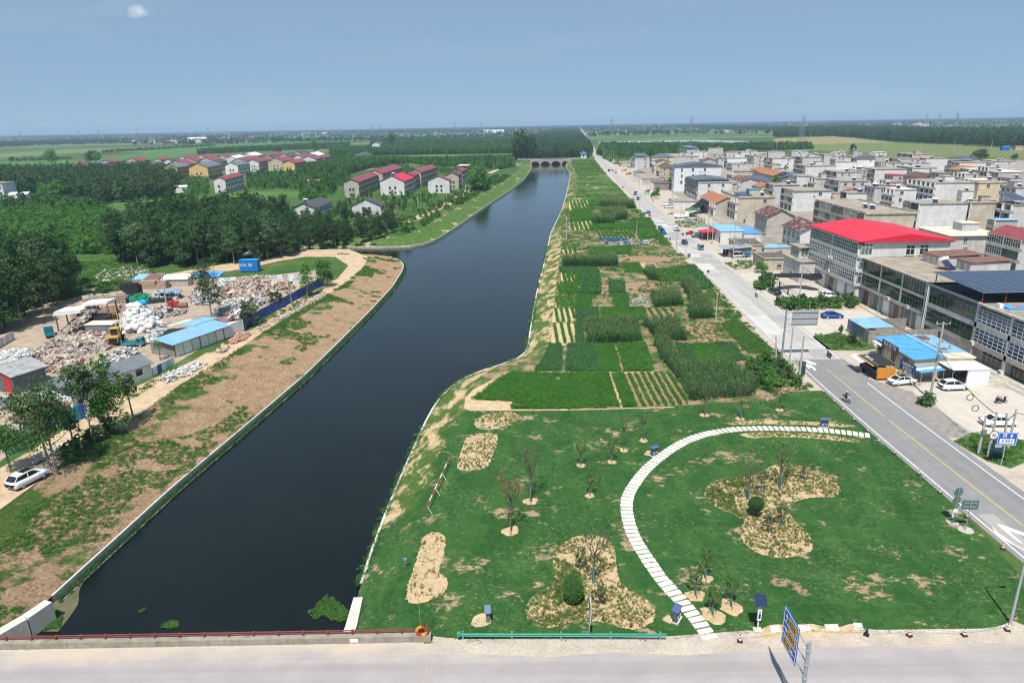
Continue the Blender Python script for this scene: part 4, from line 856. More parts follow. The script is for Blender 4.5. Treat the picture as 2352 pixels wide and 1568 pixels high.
def house(label,c,L,R_,N=None,st=3,depth=None,wall=W_GREY,roof='flat',rm=None,front='glass',glass=G_GREEN,south=2,hz=3.1,east=False,items='',over=.35,name='village_house',group=None,h=None,west=True,seed=None,base=None,ridge=1.9,tilt=.5,shed=None):
 rr=random.Random(sum(map(ord,label)) if seed is None else seed);H=h or st*hz+.3
 a=at(c,*L,H);b=at(c,*R_,H);rz=house_axis(a.y);W=max(4.0,math.hypot(b.x-a.x,(b.y-a.y)*.3))
 if depth is None and N is not None:n=at(c,*N,H);depth=max(4.0,n.y-a.y)
 D=depth or 11.0;t=thing(name,label,'house',(a.x,a.y,0),rz,group)
 if east:pass
 boxed((0,0,0,W,D,H),'wall',wall,t)
 top=H
 if roof=='flat':
  m=MB();m.box(-over,-over,H-.02,W+over,D+over,H+.16);r_=m.build('roof',rm or R_FLAT,t)
  if 'P' in items or rr.random()<.35:
   m=MB();p=.55 if 'P' in items else.3
   for q in((-over,-over,W+over,-over+.2),(-over,D+over-.2,W+over,D+over),(-over,-over+.2,-over+.2,D+over-.2),(W+over-.2,-over+.2,W+over,D+over-.2)):m.box(q[0],q[1],H+.14,q[2],q[3],H+.16+p)
   m.build('parapet',wall,r_)
  top=H+.16
 elif roof in('gable','gablex','hip'):
  m=MB()
  if roof=='hip':
   o=.6;x0,x1,y0,y1=-o,W+o,-o,D+o;rl=min(W,D)*.5;z1=H+ridge
   if W>D:m.add([(x0,y0,H),(x1,y0,H),(x1,y1,H),(x0,y1,H),(x0+rl,D/2,z1),(x1-rl,D/2,z1)],[(0,1,5,4),(1,2,5),(2,3,4,5),(3,0,4),(3,2,1,0)])
   else:m.add([(x0,y0,H),(x1,y0,H),(x1,y1,H),(x0,y1,H),(W/2,y0+rl,z1),(W/2,y1-rl,z1)],[(0,1,4),(1,2,5,4),(2,3,5),(3,0,4,5),(3,2,1,0)])
   m.build('roof',rm or T_SLATE,t)
  else:
   ax='y' if roof=='gable' else 'x';gable(m,0,W,0,D,H,H+ridge,.55,.14,ax,tilt);m.build('roof',rm or T_MAROON,t);m=MB()
   if ax=='y':m.wedge([(0,H-.01),(W,H-.01),(W*tilt,H+ridge)],'y',0,.2);m.wedge([(0,H-.01),(W,H-.01),(W*tilt,H+ridge)],'y',D-.2,D)
   else:m.wedge([(0,H-.01),(D,H-.01),(D*tilt,H+ridge)],'x',0,.2);m.wedge([(0,H-.01),(D,H-.01),(D*tilt,H+ridge)],'x',W-.2,W)
   m.build('gable_wall',wall,t)
 elif roof=='sheet':
  wedged(([(-.6,H+.1),(W+.6,H+.1),(W+.6,H+.22),(W*.5,H+ridge),(-.6,H+.22)],'y',-.6,D+.6),'roof',rm or T_DGREY,t)
 m=MB()
 for k in range(1,st):m.box(-.03,-.03,k*H/st-.11,W+.03,.0,k*H/st+.01)
 if st>1:m.build('floor_band',M_TRIM if rr.random()<.3 else wall,t)
 fh=H/st;side='E' if east else 'W';sx=W if east else 0.0;sg=1 if east else -1
 if west and front=='glass':
  nb=max(1,int(D/5));bw=D/nb
  for k in range(st):
   if k==0 and rr.random()<.5 and st>1:
    for i in range(nb):window(t,(sx,bw*(i+.5),.1),bw*.6,fh*.72,side,2,1,M_FRAMED,G_DARK,False,name='shop_door')
    continue
   boxed((min(sx,sx+sg*.75),.02,k*fh-.14,max(sx,sx+sg*.75),D-.02,k*fh+.75),'balcony',wall,t)
   for i in range(nb):window(t,(sx+sg*.62,bw*(i+.5),k*fh+.75),bw-.35,fh-.95,side,max(3,int(bw/.9)),2,M_FRAME if rr.random()<.5 else M_FRAMED,glass,False)
  m=MB()
  for i in range(nb+1):y=min(max(.02,bw*i-.15),D-.32);m.box(min(sx,sx+sg*.72),y,0,max(sx,sx+sg*.72),y+.3,H-.03)
  m.build('column',M_TRIM if rr.random()<.5 else wall,t)
 elif west and front=='win':
  nb=max(2,int(D/3.4));bw=D/nb
  for k in range(st):
   for i in range(nb):window(t,(sx,bw*(i+.5),k*fh+.95),bw*.5,fh*.5,side,2,2,M_FRAME,glass,True)
 elif west and front=='open':
  nb=max(2,int(D/4));bw=D/nb
  for k in range(st):
   boxed((min(sx,sx+sg*1.2),.02,k*fh-.14,max(sx,sx+sg*1.2),D-.02,k*fh+(.9 if k else.05)),'balcony',wall,t)
   for i in range(nb):window(t,(sx,bw*(i+.5),k*fh+.1),bw*.7,fh*.8,side,3,2,M_FRAMED,G_DARK,False)
  m=MB()
  for i in range(nb+1):y=min(max(.02,bw*i-.15),D-.32);m.box(min(sx,sx+sg*1.2),y,0,max(sx,sx+sg*1.2),y+.3,H-.03)
  m.build('column',M_TRIM,t)
 xs=[W*f for f in{0:(),1:(.72,),2:(.3,.72),3:(.2,.5,.8),4:(.15,.4,.65,.88)}[min(south,4)]]
 for k in range(st):
  for x in xs:
   if rr.random()<(.85 if st<3 else.7):window(t,(x+rr.uniform(-.3,.3),0,k*fh+1.0),rr.choice((1.1,1.4,1.6)),fh*.48,'S',2,2,M_FRAME,glass if rr.random()<.5 else G_DARK,True)
 if 'A' in items:ac(t,W*.12,0,fh+.6)
 if 'a' in items:ac(t,W*.55,0,fh*(st-1)+.5)
 if 'D' in items:
  m=MB();m.cyl((W*.12,-.09,0),(W*.12,-.09,H-.1),.06,n=6);m.cyl((W*.55,-.09,0),(W*.55,-.09,H-.1),.05,n=6);m.build('drain_pipe',M_FRAME,t)
 if roof=='flat':
  if 'S' in items:
   m=MB();w=min(5,W*.35);x=W*.5;m.box(x,D*.45,top-.02,x+w,D*.45+min(5,D*.45),top+2.3);s=m.build('stair_head',wall,t)
   boxed((x-.25,D*.45-.25,top+2.29,x+w+.25,D*.45+min(5,D*.45)+.25,top+2.42),'stair_roof',shed or R_FLAT,s)
  for ch in items:
   if ch=='h':heater(t,W*rr.uniform(.2,.8),D*rr.uniform(.12,.4),top,rr.uniform(-.3,.3),rr.random()<.6,1.15)
  if 'V' in items:pv_field(t,W*.05,W*.95,D*.05,D*.95,top+1.6,top+3.2,max(4,int(W/2)),max(3,int(D/2)),zb=top)
  if 'v' in items:pv_field(t,W*.08,W*.45,D*.05,D*.55,top+.25,top+1.1,5,2,zb=top)
  if 'T' in items:
   m=MB();m.cyl((W*.62,D*.3,top+.5),(W*.62,D*.3,top+1.9),.55,n=12);wt=m.build('water_tank',M_STEEL,t,True);m=MB()
   for dx in(-.4,.4):m.box(W*.62+dx-.05,D*.3-.4,top,W*.62+dx+.05,D*.3+.4,top+.5)
   m.build('tank_stand',M_STEEL,wt)
 return t
# the front buildings of the village street
def flat(name,col,rough=.55,spec=.3):t=NT(name);return t.fin(t.mix(t.mr(t.noise(t.pos(obj=True),3,3),.3,.7),tuple(c*.92 for c in col),tuple(min(1,c*1.06) for c in col)),rough,spec)
K_WHITE=flat('white_lacquer',(.78,.79,.79));K_BLUE=flat('sign_blue',(.015,.12,.50));K_YEL=flat('sign_yellow',(.72,.42,.03));K_BLACK=flat('black_plastic',(.02,.02,.022));K_BROWN=flat('sign_brown',(.105,.045,.045));K_NAVY=flat('sign_navy',(.03,.05,.09));K_RED=flat('red_lacquer',(.48,.03,.03));K_GREEN=flat('dark_green_lacquer',(.015,.07,.06));K_ORANGE=flat('orange_tarpaulin',(.62,.26,.035),.8)
def text(s,parent,loc,rot,size,mat,name='lettering',sx=1.0):
 c=bpy.data.curves.new(name,'FONT');c.body=s;c.size=size;c.extrude=.006;c.align_x='CENTER';c.align_y='CENTER';c.materials.append(mat);o=bpy.data.objects.new(name,c);link(o);o.parent=parent;o.location=loc;o.rotation_euler=rot;o.scale=(sx,1,1);return o
WEST=(math.pi/2,0,-math.pi/2);SOUTH=(math.pi/2,0,0)
def slabrow(t,mat,x0,y0,x1,y1,zs,th=.55,name='floor_slab'):
 for z in zs:boxed((x0,y0,z,x1,y1,z+th),name,mat,t)
def red_block():
 t=thing('red_roof_building','four-storey glass-fronted building under a bright red sheet roof','building',(82.6,158.6,0));W,D,H=20.5,26.5,14.4
 boxed((0,0,0,W,D,H),'wall',W_LIGHT,t)
 wedged(([(-1.4,H+.05),(W+.9,H+.05),(W+.9,H+.25),(W*.5,H+1.9),(-1.4,H+.25)],'y',-.9,D+.9),'roof',T_RED,t)
 m=MB();m.box(-1.15,-.5,H-.35,W+.5,.0,H+.04);m.box(-1.15,-.5,H-.35,-.003,D,H+.035);m.build('cornice',M_TRIM,t)
 for k,z in enumerate((4.0,7.4,10.8)):
  m=MB();m.box(-1.1,-.02,z,-.003,D,z+.7);m.box(-1.1,-.45,z,2.4,-.022,z+.7);m.build('floor_slab',M_TRIM if k else W_LIGHT,t)
  for i in range(2):window(t,(-1.0,D*(i+.5)/2,z+.7),D/2-.5,2.65,'W',13,3,M_FRAME,G_PALE,False,panes=True,bar=.09)
  window(t,(.75,-.38,z+.7),2.6,2.65,'S',3,2,M_FRAME,G_PALE,False,panes=True,bar=.08)
 m=MB()
 for y in(.0,D/2-.2,D-.4):m.box(-1.08,y,4.7,-.003,y+.35,H-.36)
 for y in(.0,5.2,10.5,15.8,21,D-.5):m.box(-.5,y,0,-.004,y+.45,4.0)
 m.build('column',W_LIGHT,t)
 for i,y in enumerate((2.9,8,13.3,18.5,23.7)):
  if i==2:window(t,(0,y,.1),3.0,3.0,'W',2,1,M_FRAMED,G_DARK,False,name='shop_door')
  else:boxed((-.06,y-1.9,.05,-.002,y+1.9,3.3),'roller_shutter',K_WHITE,t)
 for x in(11.2,14.4):window(t,(x,0,11.2),2.1,2.3,'S',2,2,M_FRAME,G_DARK,True,bar=.1)
 m=MB()
 for x in(4.5,13.0,W-.4):m.cyl((x,-.1,0),(x,-.1,H-.3),.09,n=7)
 m.build('drain_pipe',M_FRAME,t);m=MB();m.box(0,-.03,7.3,W,.0,7.42);m.box(0,-.03,10.8,W,.0,10.92);m.build('floor_band',W_GREY,t)
 ac(t,-1.1,12.5,8.1,'W');ac(t,-1.1,14,8.0,'W');ac(t,-1.1,13,4.6,'W');ac(t,3.4,0,8.5)
 a=MB();a.box(-8,12,0,-2,22,5.3);
 t2=thing('annex_house','small concrete annex with glazed upper porch left of the red roofed building','house',(77.5,180,0));boxed((0,0,0,6.5,11,5.6),'wall',W_GREY,t2);boxed((-.3,-.3,5.58,6.5,11.3,5.75),'terrace',R_FLAT,t2)
 boxed((1.6,5,5.75,6.5,11,8.6),'porch_wall',W_LIGHT,t2);boxed((1.1,4.4,8.6,6.5,11.4,8.8),'roof',R_FLAT,t2);window(t2,(4,5,6.3),3.8,2.2,'S',4,2,M_FRAME,G_PALE,False);window(t2,(1.6,8,6.3),4.6,2.2,'W',5,2,M_FRAME,G_PALE,False);window(t2,(0,5,1),1.8,1.6,'W')
red_block()
def glass_block():
 t=thing('glass_front_building','three-storey building with green glass bays and brown-stained flat roof','building',(84.0,132.3,0));W,D,H=21,26.0,10.6
 boxed((0,0,0,W,D,H),'wall',W_GREY,t)
 boxed((-1.4,-.5,H-.02,W+.3,D-.02,H+.2),'roof',R_FLAT,t);boxed((-1.35,-.45,H+.2,-1.15,D-.1,H+.36),'roof_kerb',M_CONCL,t)
 for k,z in enumerate((3.9,7.2)):
  m=MB();m.box(-1.1,0,z,-.003,D,z+.6);m.box(-1.1,-.5,z,4.2,-.003,z+.6);m.build('floor_slab',W_GREY if k==0 else M_CONC,t)
  for i in range(3):window(t,(-1.0,D*(i+.5)/3,z+.6),D/3-.55,2.72,'W',8,2,M_FRAMED,G_GREEN,False,panes=True,bar=.07)
  window(t,(1.5,-.42,z+.6),4.6,2.72,'S',2,2,M_FRAMED,G_GREEN,False,panes=True,bar=.07)
 m=MB()
 for i in range(4):y=min(D/3*i,D-.5);m.box(-1.12,y,3.9,-.003,y+.5,H-.03)
 for i in range(7):y=min(D/6*i,D-.45);m.box(-.7,y,0,-.004,y+.4,3.9)
 m.build('column',W_GREY,t)
 for i in range(6):
  y=D/6*(i+.5);boxed((-.05,y-1.6,.05,-.002,y+1.6,3.1),'roller_shutter' if i%3 else 'garage_door',(K_WHITE,W_DARK,T_RUST)[i%3],t)
 m=MB();m.cyl((-1.2,.0,.0),(-1.2,.0,H-.1),.07,n=6);m.build('drain_pipe',M_FRAME,t);ac(t,-1.1,5.5,4.0,'W');ac(t,-1.1,13,3.9,'W')
 for x,y,w,d,lab in((10,15.5,9.5,6,0),(12.5,8.5,8.5,4.6,1)):
  m=MB();m.box(x,y,H+.18,x+w,y+d,H+2.1);s=m.build('roof_shed',W_GREY,t);wedged(([(x-.3,H+2.1),(x+w+.3,H+2.45),(x+w+.3,H+2.6),(x-.3,H+2.25)],'y',y-.3,y+d+.3),'shed_roof',T_RUST,s)
  m=MB();m.box(x-.04,y+1,H+.2,x-.002,y+1.9,H+1.9);m.box(x-.04,y+3.3,H+.2,x-.002,y+4.1,H+1.9);m.build('shed_door',M_FRAME,s)
 heater(t,9.5,11.5,H+.2,.5,True,1.7)
glass_block()
def solar_block():
 t=thing('solar_roof_building','green glass building carrying a large solar array on red steel posts','building',(83.6,116.2,0));W,D,H=26,15.6,10.2
 boxed((0,0,0,W,D,H),'wall',W_GREY,t);boxed((-.9,-.05,H-.02,W,D+.1,H+.12),'roof',R_TAR,t);boxed((-.9,-.03,H+.12,-.6,D+.1,H+.5),'parapet',M_CONC,t)
 for k,z in enumerate((2.9,6.6)):
  boxed((-.8,0,z-.5,-.003,D,z+.4),'floor_slab',M_CONC if k==0 else W_GREY,t);window(t,(-.7,D/2,z+.4),D-.8,2.7,'W',11,2,M_FRAMED,G_GREEN,False,panes=True,bar=.07)
 m=MB()
 for y in(0,D-.5):m.box(-.85,y,0,-.003,y+.5,H-.03)
 m.build('column',M_TRIM,t);m=MB();m.cyl((-.95,.2,0),(-.95,.2,H),.08,n=6);m.cyl((-.95,D-.2,0),(-.95,D-.2,H),.08,n=6);m.build('drain_pipe',K_WHITE,t)
 pv_field(t,-1.2,24.6,-.4,14.6,H+2.4,H+3.0,13,9,7,pm=M_RSTEEL,zb=H+.12)
 t=thing('blue_glass_building','building with white gridded blue glass and entrance steps at the right edge','building',(83.0,100.5,0));W,D,H=27,15.6,10.4
 boxed((0,0,0,W,D,H),'wall',W_WARM,t);boxed((-1.0,-.6,H-.02,W,D-.01,H+.22),'roof',R_FLAT,t);boxed((-.98,-.6,H+.22,-.75,D-.05,H+.4),'roof_kerb',M_CONCL,t)
 for z in(3.4,6.9):
  boxed((-.85,0,z-.45,-.003,D,z+.45),'floor_slab',M_CONC,t);window(t,(-.75,D/2,z+.45),D-.9,2.6,'W',12,4,M_FRAME,G_BLUE,False,panes=True,bar=.075)
 m=MB()
 for y in(0,6.5,D-.6):m.box(-.85,y,0,-.003,y+.6,H-.03)
 m.build('column',W_GREY,t)
 boxed((-1.2,1,0,-.01,D-1,.6),'porch_floor',M_CONC,t);window(t,(-.05,10.6,.62),5,2.2,'W',4,2,M_FRAME,G_DARK,False,name='shop_door');window(t,(-.05,3.6,.62),4.5,2.2,'W',4,1,M_FRAMED,G_DARK,False,name='shop_door');ac(t,-.9,15,3.2,'W');ac(t,-.9,6.8,.62,'W')
 st=thing('entrance_steps','long pale concrete entrance steps before the blue glass building','steps',(80.2,101,0))
 for i in range(4):boxed((i*.42,5.2,0,1.6,13,.15*(i+1)),'step',M_CONCL if i%2 else M_CONC,st)
 for i in range(4):boxed((i*.42,-3,0,1.6,3,.15*(i+1)),'step',M_CONCL if i%2 else M_CONC,st)
 wedged(([(-2.4,0),(1.6,0),(1.6,.6)],'y',3,5.2),'ramp',M_CONC,st)
 p=thing('roof_pallet','blue sheet with folded red cloth lying on the roof of the blue glass building','roof clutter',(84.2,111.8,10.65));boxed((0,-.5,0,4.2,2,.28),'sheet',T_BLUE,p);wedged(([(1.7,.28),(3.2,.28),(2.8,.42),(2,.4)],'y',.2,1.6),'cloth',flat('faded_red_cloth',(.42,.16,.15),.9),p);boxed((-1.1,.3,0,-.4,1.2,.8),'box',K_WHITE,p)
solar_block()
def shops():
 t=thing('blue_roof_shop','low cream shop with a bright blue and faded blue tin roof','shop',(67.6,107.9,0));W,D=9.9,12.2
 boxed((0,0,0,W,D,3.3),'wall',W_CREAM,t)
 wedged(([(-.5,3.32),(5.2,3.62),(5.2,3.7),(-.5,3.4)],'y',-.4,D+.4),'roof',T_BLUE,t);wedged(([(5.0,3.72),(W+.5,3.45),(W+.5,3.53),(5.0,3.8)],'y',2.6,D+.4),'roof',T_PBLUE,t);boxed((5.3,-.2,3.35,W+.2,2.5,3.6),'roof',R_PALE,t)
 for x,y in((6,5),(6.3,7.5),(6.8,9),(7.5,6.4),(8.2,4.2),(9,5.5),(9.2,8),(6.2,10.6),(7.8,11)):boxed((x,y,3.66,x+.35,y+.2,3.86),'brick',W_BRICK,t)
 boxed((6.6,9.3,3.6,7.9,11.2,3.95),'roof_hatch',T_RUST,t);boxed((6.3,3.4,3.6,7.5,4.2,3.84),'scrap_sheet',T_RUST,t)
 for y,w,h in((10.5,1.8,2.4),(6.3,1.3,1.5),(2.6,1.5,1.7)):window(t,(0,y,.9 if h<2 else.05),w,h,'W',2,1,M_FRAMED,G_DARK,False,name='window' if h<2 else 'shop_door')
 boxed((-1.1,8.8,2.7,-.003,12,2.85),'awning',K_WHITE,t)
 s=thing('brown_shop_sign','brown signboard with white characters over the blue roofed shop','sign',(66.6,114,2.5));boxed((-.06,-2.6,.3,.06,2.6,1.75),'board',K_BROWN,s);text('京东急门店',s,(-.08,0,1.2),WEST,.82,K_WHITE);text('HAPPY SHOPPING',s,(-.08,.3,.58),WEST,.26,K_WHITE);m=MB()
 for y in(-2.2,2.2):m.cyl((.1,y,-2.5),(.1,y,.5),.05,n=6)
 m.build('post',M_STEEL,s)
 s=thing('blue_shop_sign','dark sign with blue ends and white characters on two posts','sign',(65.0,105.4,0));s.rotation_euler=(0,0,.12);boxed((-.05,-1.9,2.1,.05,1.9,3.7),'board',K_NAVY,s);m=MB();m.box(-.058,-1.9,2.1,-.05,-1.45,3.7);m.box(-.058,1.45,2.1,-.05,1.9,3.7);m.build('end_panel',K_BLUE,s);text('长国园超市',s,(-.07,0,3.25),WEST,.56,K_WHITE);text('烟酒百货 日用',s,(-.07,0,2.72),WEST,.34,K_WHITE);text('电话 蔬菜 水果 粮油',s,(-.07,0,2.35),WEST,.26,K_WHITE);m=MB()
 for y in(-1.6,1.6):m.cyl((.06,y,0),(.06,y,2.3),.045,n=6)
 m.build('post',M_STEEL,s)
 a=thing('striped_awning','blue and white striped awning beside the shop sign','awning',(67.2,107.4,0));wedged(([(-.2,2.0),(3.8,2.45),(3.8,2.52),(-.2,2.07)],'y',-2.6,0),'canopy',T_BLUE,a);wedged(([(-.22,2.075),(3.82,2.525),(3.82,2.54),(-.22,2.09)],'y',-1.5,-.7),'stripe',K_WHITE,a);m=MB()
 for x,y in((0,-2.5),(3.6,-2.5),(0,-.1)):m.cyl((x,y,0),(x,y,2.1),.04,n=5)
 m.build('post',M_STEEL,a)
 w=thing('white_tarp_shed','white flat-topped shed with white tarpaulin side next to the parked hatchback','shed',(71.7,104.0,0));boxed((-.2,-.2,2.75,6.1,3.9,2.85),'roof',T_WHITE,w);boxed((2.4,-.1,0,5.9,0,2.74),'tarpaulin',paint('white_tarp',(.74,.75,.77),.7,.08,1.2,bump=.5,bscale=2),w);boxed((5.9,-.1,0,6.0,3.7,2.74),'side_sheet',T_WHITE,w);m=MB()
 for x,y in((0,0),(0,3.6),(2.4,0.08)):m.cyl((x,y,0),(x,y,2.75),.05,n=6)
 m.build('post',M_STEEL,w);boxed((.3,3.6,0,5.8,3.7,2.5),'back_wall',W_DARK,w)
 c=thing('block_yard_wall','grey block yard walls with a pale blue lean-to roof','yard',(69.4,126.6,0));br=[]
 boxed((0,0,0,14,.22,2.7),'wall',W_BRICK,c);boxed((0,.22,0,.22,8.6,2.7),'wall',W_BRICK,c);boxed((.22,8.4,0,12,8.6,2.6),'wall',W_BRICK,c)
 bl=MB();bl.box(-.19,-.02,-.09,.19,.0,.09);bme=bl.mesh('block',paint('pale_block',(.36,.335,.30),.95,.3,3,rnd=.3,obj=True))
 for r in range(13):
  for i in range(22):
   if 22*r+i<290:ob('block',bme,c,(.3+i*.42+(r%2)*.2,0,.12+r*.2))
 wedged(([(-.2,2.75),(5.6,2.95),(5.6,3.02),(-.2,2.82)],'y',1.2,8.4),'lean_to_roof',T_PBLUE,c);boxed((-.04,4.2,.05,-.002,6.8,2.2),'door',K_BLUE,c);added(([(6.5,.25,2.6),(13.8,.25,2.5),(13.5,3.5,1.9),(10,4,1.2),(7,3.2,1.7)],[(0,1,2,3,4)]),'shade_net',K_BLACK,c)
 f=thing('food_stall','dark food stall trailer with orange tarpaulin at the roadside','food stall',(60.9,107.0,0));boxed((0,0,.5,3.0,5.6,1.5),'body',flat('olive_black_panel',(.035,.03,.02)),f);wedged(([(-.3,2.5),(3.0,2.75),(3.0,2.85),(-.3,2.6)],'y',-.1,5.8),'roof',flat('dark_canvas',(.03,.03,.032),.8),f);wedged(([(-.7,2.45),(.35,2.62),(.35,2.66),(-.7,2.49)],'y',.2,5.9),'fringe',flat('ochre_canvas',(.34,.20,.05),.8),f);wedged(([(-1.5,2.2),(-.3,2.5),(-.3,2.56),(-1.5,2.26)],'y',2.6,6.6),'flap',flat('pale_pink_canvas',(.66,.58,.60),.8),f)
 boxed((.1,-.12,.35,3.1,-.03,2.3),'tarpaulin',K_ORANGE,f);text('美味小吃',f,(.35,3.6,2.75),(R(35),0,-math.pi/2),.62,K_WHITE);wm=MB();wm.cyl((-.08,0,.35),(.08,0,.35),.35,n=12);wme=wm.mesh('wheel',K_BLACK)
 for x,y in((0,1.2),(0,4.2),(3,1.2),(3,4.2)):ob('wheel',wme,f,(x,y,0))
 m=MB();m.box(-.05,0,1.5,0,5.6,1.55);m.box(.02,.02,1.5,.1,.1,2.6);m.box(.02,5.5,1.5,.1,5.58,2.6);m.box(2.9,.02,1.5,2.98,.1,2.75);m.box(2.9,5.5,1.5,2.98,5.58,2.75);m.box(.12,5.3,1.5,2.9,5.38,2.5);m.build('frame',M_STEEL,f)
 y_=thing('yellow_banner','small yellow banner with red characters beside the food stall','banner',(64.4,106.6,0));boxed((-.4,-.03,.1,.4,.03,1.9),'board',flat('banner_yellow',(.66,.60,.20)),y_);text('熟',y_,(0,-.05,1.35),SOUTH,.75,K_RED);text('食',y_,(0,-.05,.6),SOUTH,.75,K_RED)
 lw=thing('low_block_wall','low grey block wall behind the white sedan','wall',(64.6,107.2,0));boxed((.3,0,0,3.6,.22,1.25),'wall',W_BRICK,lw)
 s=thing('grey_tin_shed','small grey tin workshop with open front and red lettering','shed',tuple(at('A6',815,470)));m=MB();m.box(0,0,0,7.4,.15,3.0);m.box(7.25,.15,0,7.4,5.5,3.0);m.box(0,5.4,0,7.25,5.5,3.0);m.build('wall',T_GREY,s);wedged(([(-1.6,2.75),(7.8,3.3),(7.8,3.38),(-1.6,2.83)],'y',-.6,6.4),'roof',tin('pale_grey_sheet',(.30,.34,.38),.1,axis=1),s);text('修理',s,(1.2,-.05,1.6),SOUTH,1.0,K_RED);m=MB()
 for y in(0,2.7,5.4):m.box(-.05,y,0,.1,y+.12,2.9)
 m.build('post',M_STEEL,s)
 r=thing('red_canopy_stall','market stall under a bright red canopy','stall',tuple(at('A6',540,295)));wedged(([(0,2.9),(9,3.1),(9,3.2),(4.5,3.6),(0,3.0)],'y',0,6),'canopy',flat('red_canvas',(.62,.03,.05),.7),r);m=MB()
 for x,y in((.1,.1),(3,.1),(6,.1),(8.9,.1),(.1,5.9),(8.9,5.9)):m.cyl((x,y,0),(x,y,2.95),.06,n=5)
 m.build('post',M_STEEL,r);m=MB();m.box(.5,5,0,8.5,5.8,2.6);m.box(3,2,0,6,3.4,.9);m.build('counter',W_DARK,r)
 g=thing('green_tin_canopy','faded green tin canopy behind the red canopy','canopy',tuple(at('A6',520,250)));wedged(([(0,3.1),(9,3.4),(9,3.48),(0,3.18)],'y',2.5,9),'canopy',tin('green_tin',(.17,.25,.23),.15,axis=1),g);m=MB()
 for x,y in((.1,2.6),(8.9,2.6),(.1,8.9),(8.9,8.9)):m.cyl((x,y,0),(x,y,3.1),.06,n=5)
 m.build('post',M_STEEL,g)
shops()
def flat_block(label,c,L,R_,N,h,wall=W_BEIGE,rm=R_FLAT,par=.0,name='low_building',win=1,depth=None):
 a=at(c,*L,h);b=at(c,*R_,h);n=at(c,*N,h) if N else None;D=depth or max(3,n.y-a.y);W=max(3,b.x-a.x);t=thing(name,label,'building',(a.x,a.y,0),house_axis(a.y));boxed((0,0,0,W,D,h),'wall',wall,t)
 boxed((-.2,-.2,h-.02,W+.2,D+.2,h+.12),'roof',rm,t)
 if par:
  m=MB()
  for q in((-.2,-.2,W+.2,0),(-.2,D,W+.2,D+.2),(-.2,.0,0,D),(W,.0,W+.2,D)):m.box(q[0],q[1],h+.1,q[2],q[3],h+.12+par)
  m.build('parapet',wall,t)
 for i in range(win):window(t,(0,D*(i+.5)/win,.9),1.4,1.3,'W')
 window(t,(W*.6,0,.95),1.3,1.2,'S');boxed((-.05,.4,.03,-.002,1.5,2.2),'door',M_FRAMED,t)
 return t
flat_block('low flat-roofed outbuilding with dark tar roof and white door beside the bushes','A6',(1195,490),(1470,490),(1075,425),3.4,W_BEIGE,R_TAR,.35)
flat_block('low concrete outbuilding with parapet behind the grey tin shed','A6',(945,350),(1190,345),(890,280),3.2,W_BEIGE,R_TAR,.3)
flat_block('low yard block topped with silver panels below the brown tiled house','A6',(1195,370),(1500,375),(1170,350),2.8,W_BEIGE,T_PBLUE,0,depth=5)
flat_block('low workshop with bright blue tin roof by the red canopy','A6',(740,200),(985,190),(620,130),4.2,W_LIGHT,T_PBLUE,0)
flat_block('low workshop with striped blue tin roof behind the first','A6',(985,222),(1168,218),(925,150),3.6,W_LIGHT,T_BLUE,0)
def net():
 t=thing('shade_net_canopy','black shade net sagging over a yard beside the red roofed building','canopy',tuple(at('A6',1345,690)));P=[at('A6',x,y,z)-t.location for x,y,z in((1280,640,4.2),(1500,632,3.7),(1660,640,3.6),(1790,630,4.6),(1810,690,3.6),(1700,715,2.8),(1560,680,3.2),(1340,680,3.8))]
 added((P,[(0,1,6,7),(1,2,5,6),(2,3,4,5)]),'net',flat('black_net',(.018,.018,.02),.9),t);m=MB()
 for p in(P[0],P[7],P[4],P[3],P[6]):m.cyl((p.x,p.y,0),p,.05,n=5)
 m.build('post',M_STEEL,t)
 t=thing('shade_net_canopy','black shade net sloping from a house roof down toward the street','canopy',tuple(at('A3',1040,925)));P=[at('A3',x,y,z)-t.location for x,y,z in((1030,920,2.5),(1130,860,4.2),(1200,800,6),(1280,830,6),(1200,880,3.8),(1090,925,2.4))]
 added((P,[(0,1,4,5),(1,2,3,4)]),'net',flat('black_net_cloth',(.018,.018,.02),.9),t);m=MB();m.cyl((P[0].x,P[0].y,0),P[0],.05,n=5);m.cyl((P[5].x,P[5].y,0),P[5],.05,n=5);m.build('post',M_STEEL,t)
 t=thing('yard_gate','barred metal gate and low wall before the shaded yard','gate',tuple(at('A6',1350,790)));g0=Vector((0,0,0));g1=at('A6',1440,860)-t.location;g2=at('A6',1560,930)-t.location;m=MB()
 for a,b in((g0,g1),(g1,g2)):
  n=12
  for i in range(n+1):p=a.lerp(b,i/n);m.cyl((p.x,p.y,0),(p.x,p.y,1.9),.03 if i%n else.16,n=5)
  m.cyl(a+Vector((0,0,1.8)),b+Vector((0,0,1.8)),.035,n=5);m.cyl(a+Vector((0,0,.25)),b+Vector((0,0,.25)),.035,n=5)
 m.build('bars',M_FRAMED,t)
net()
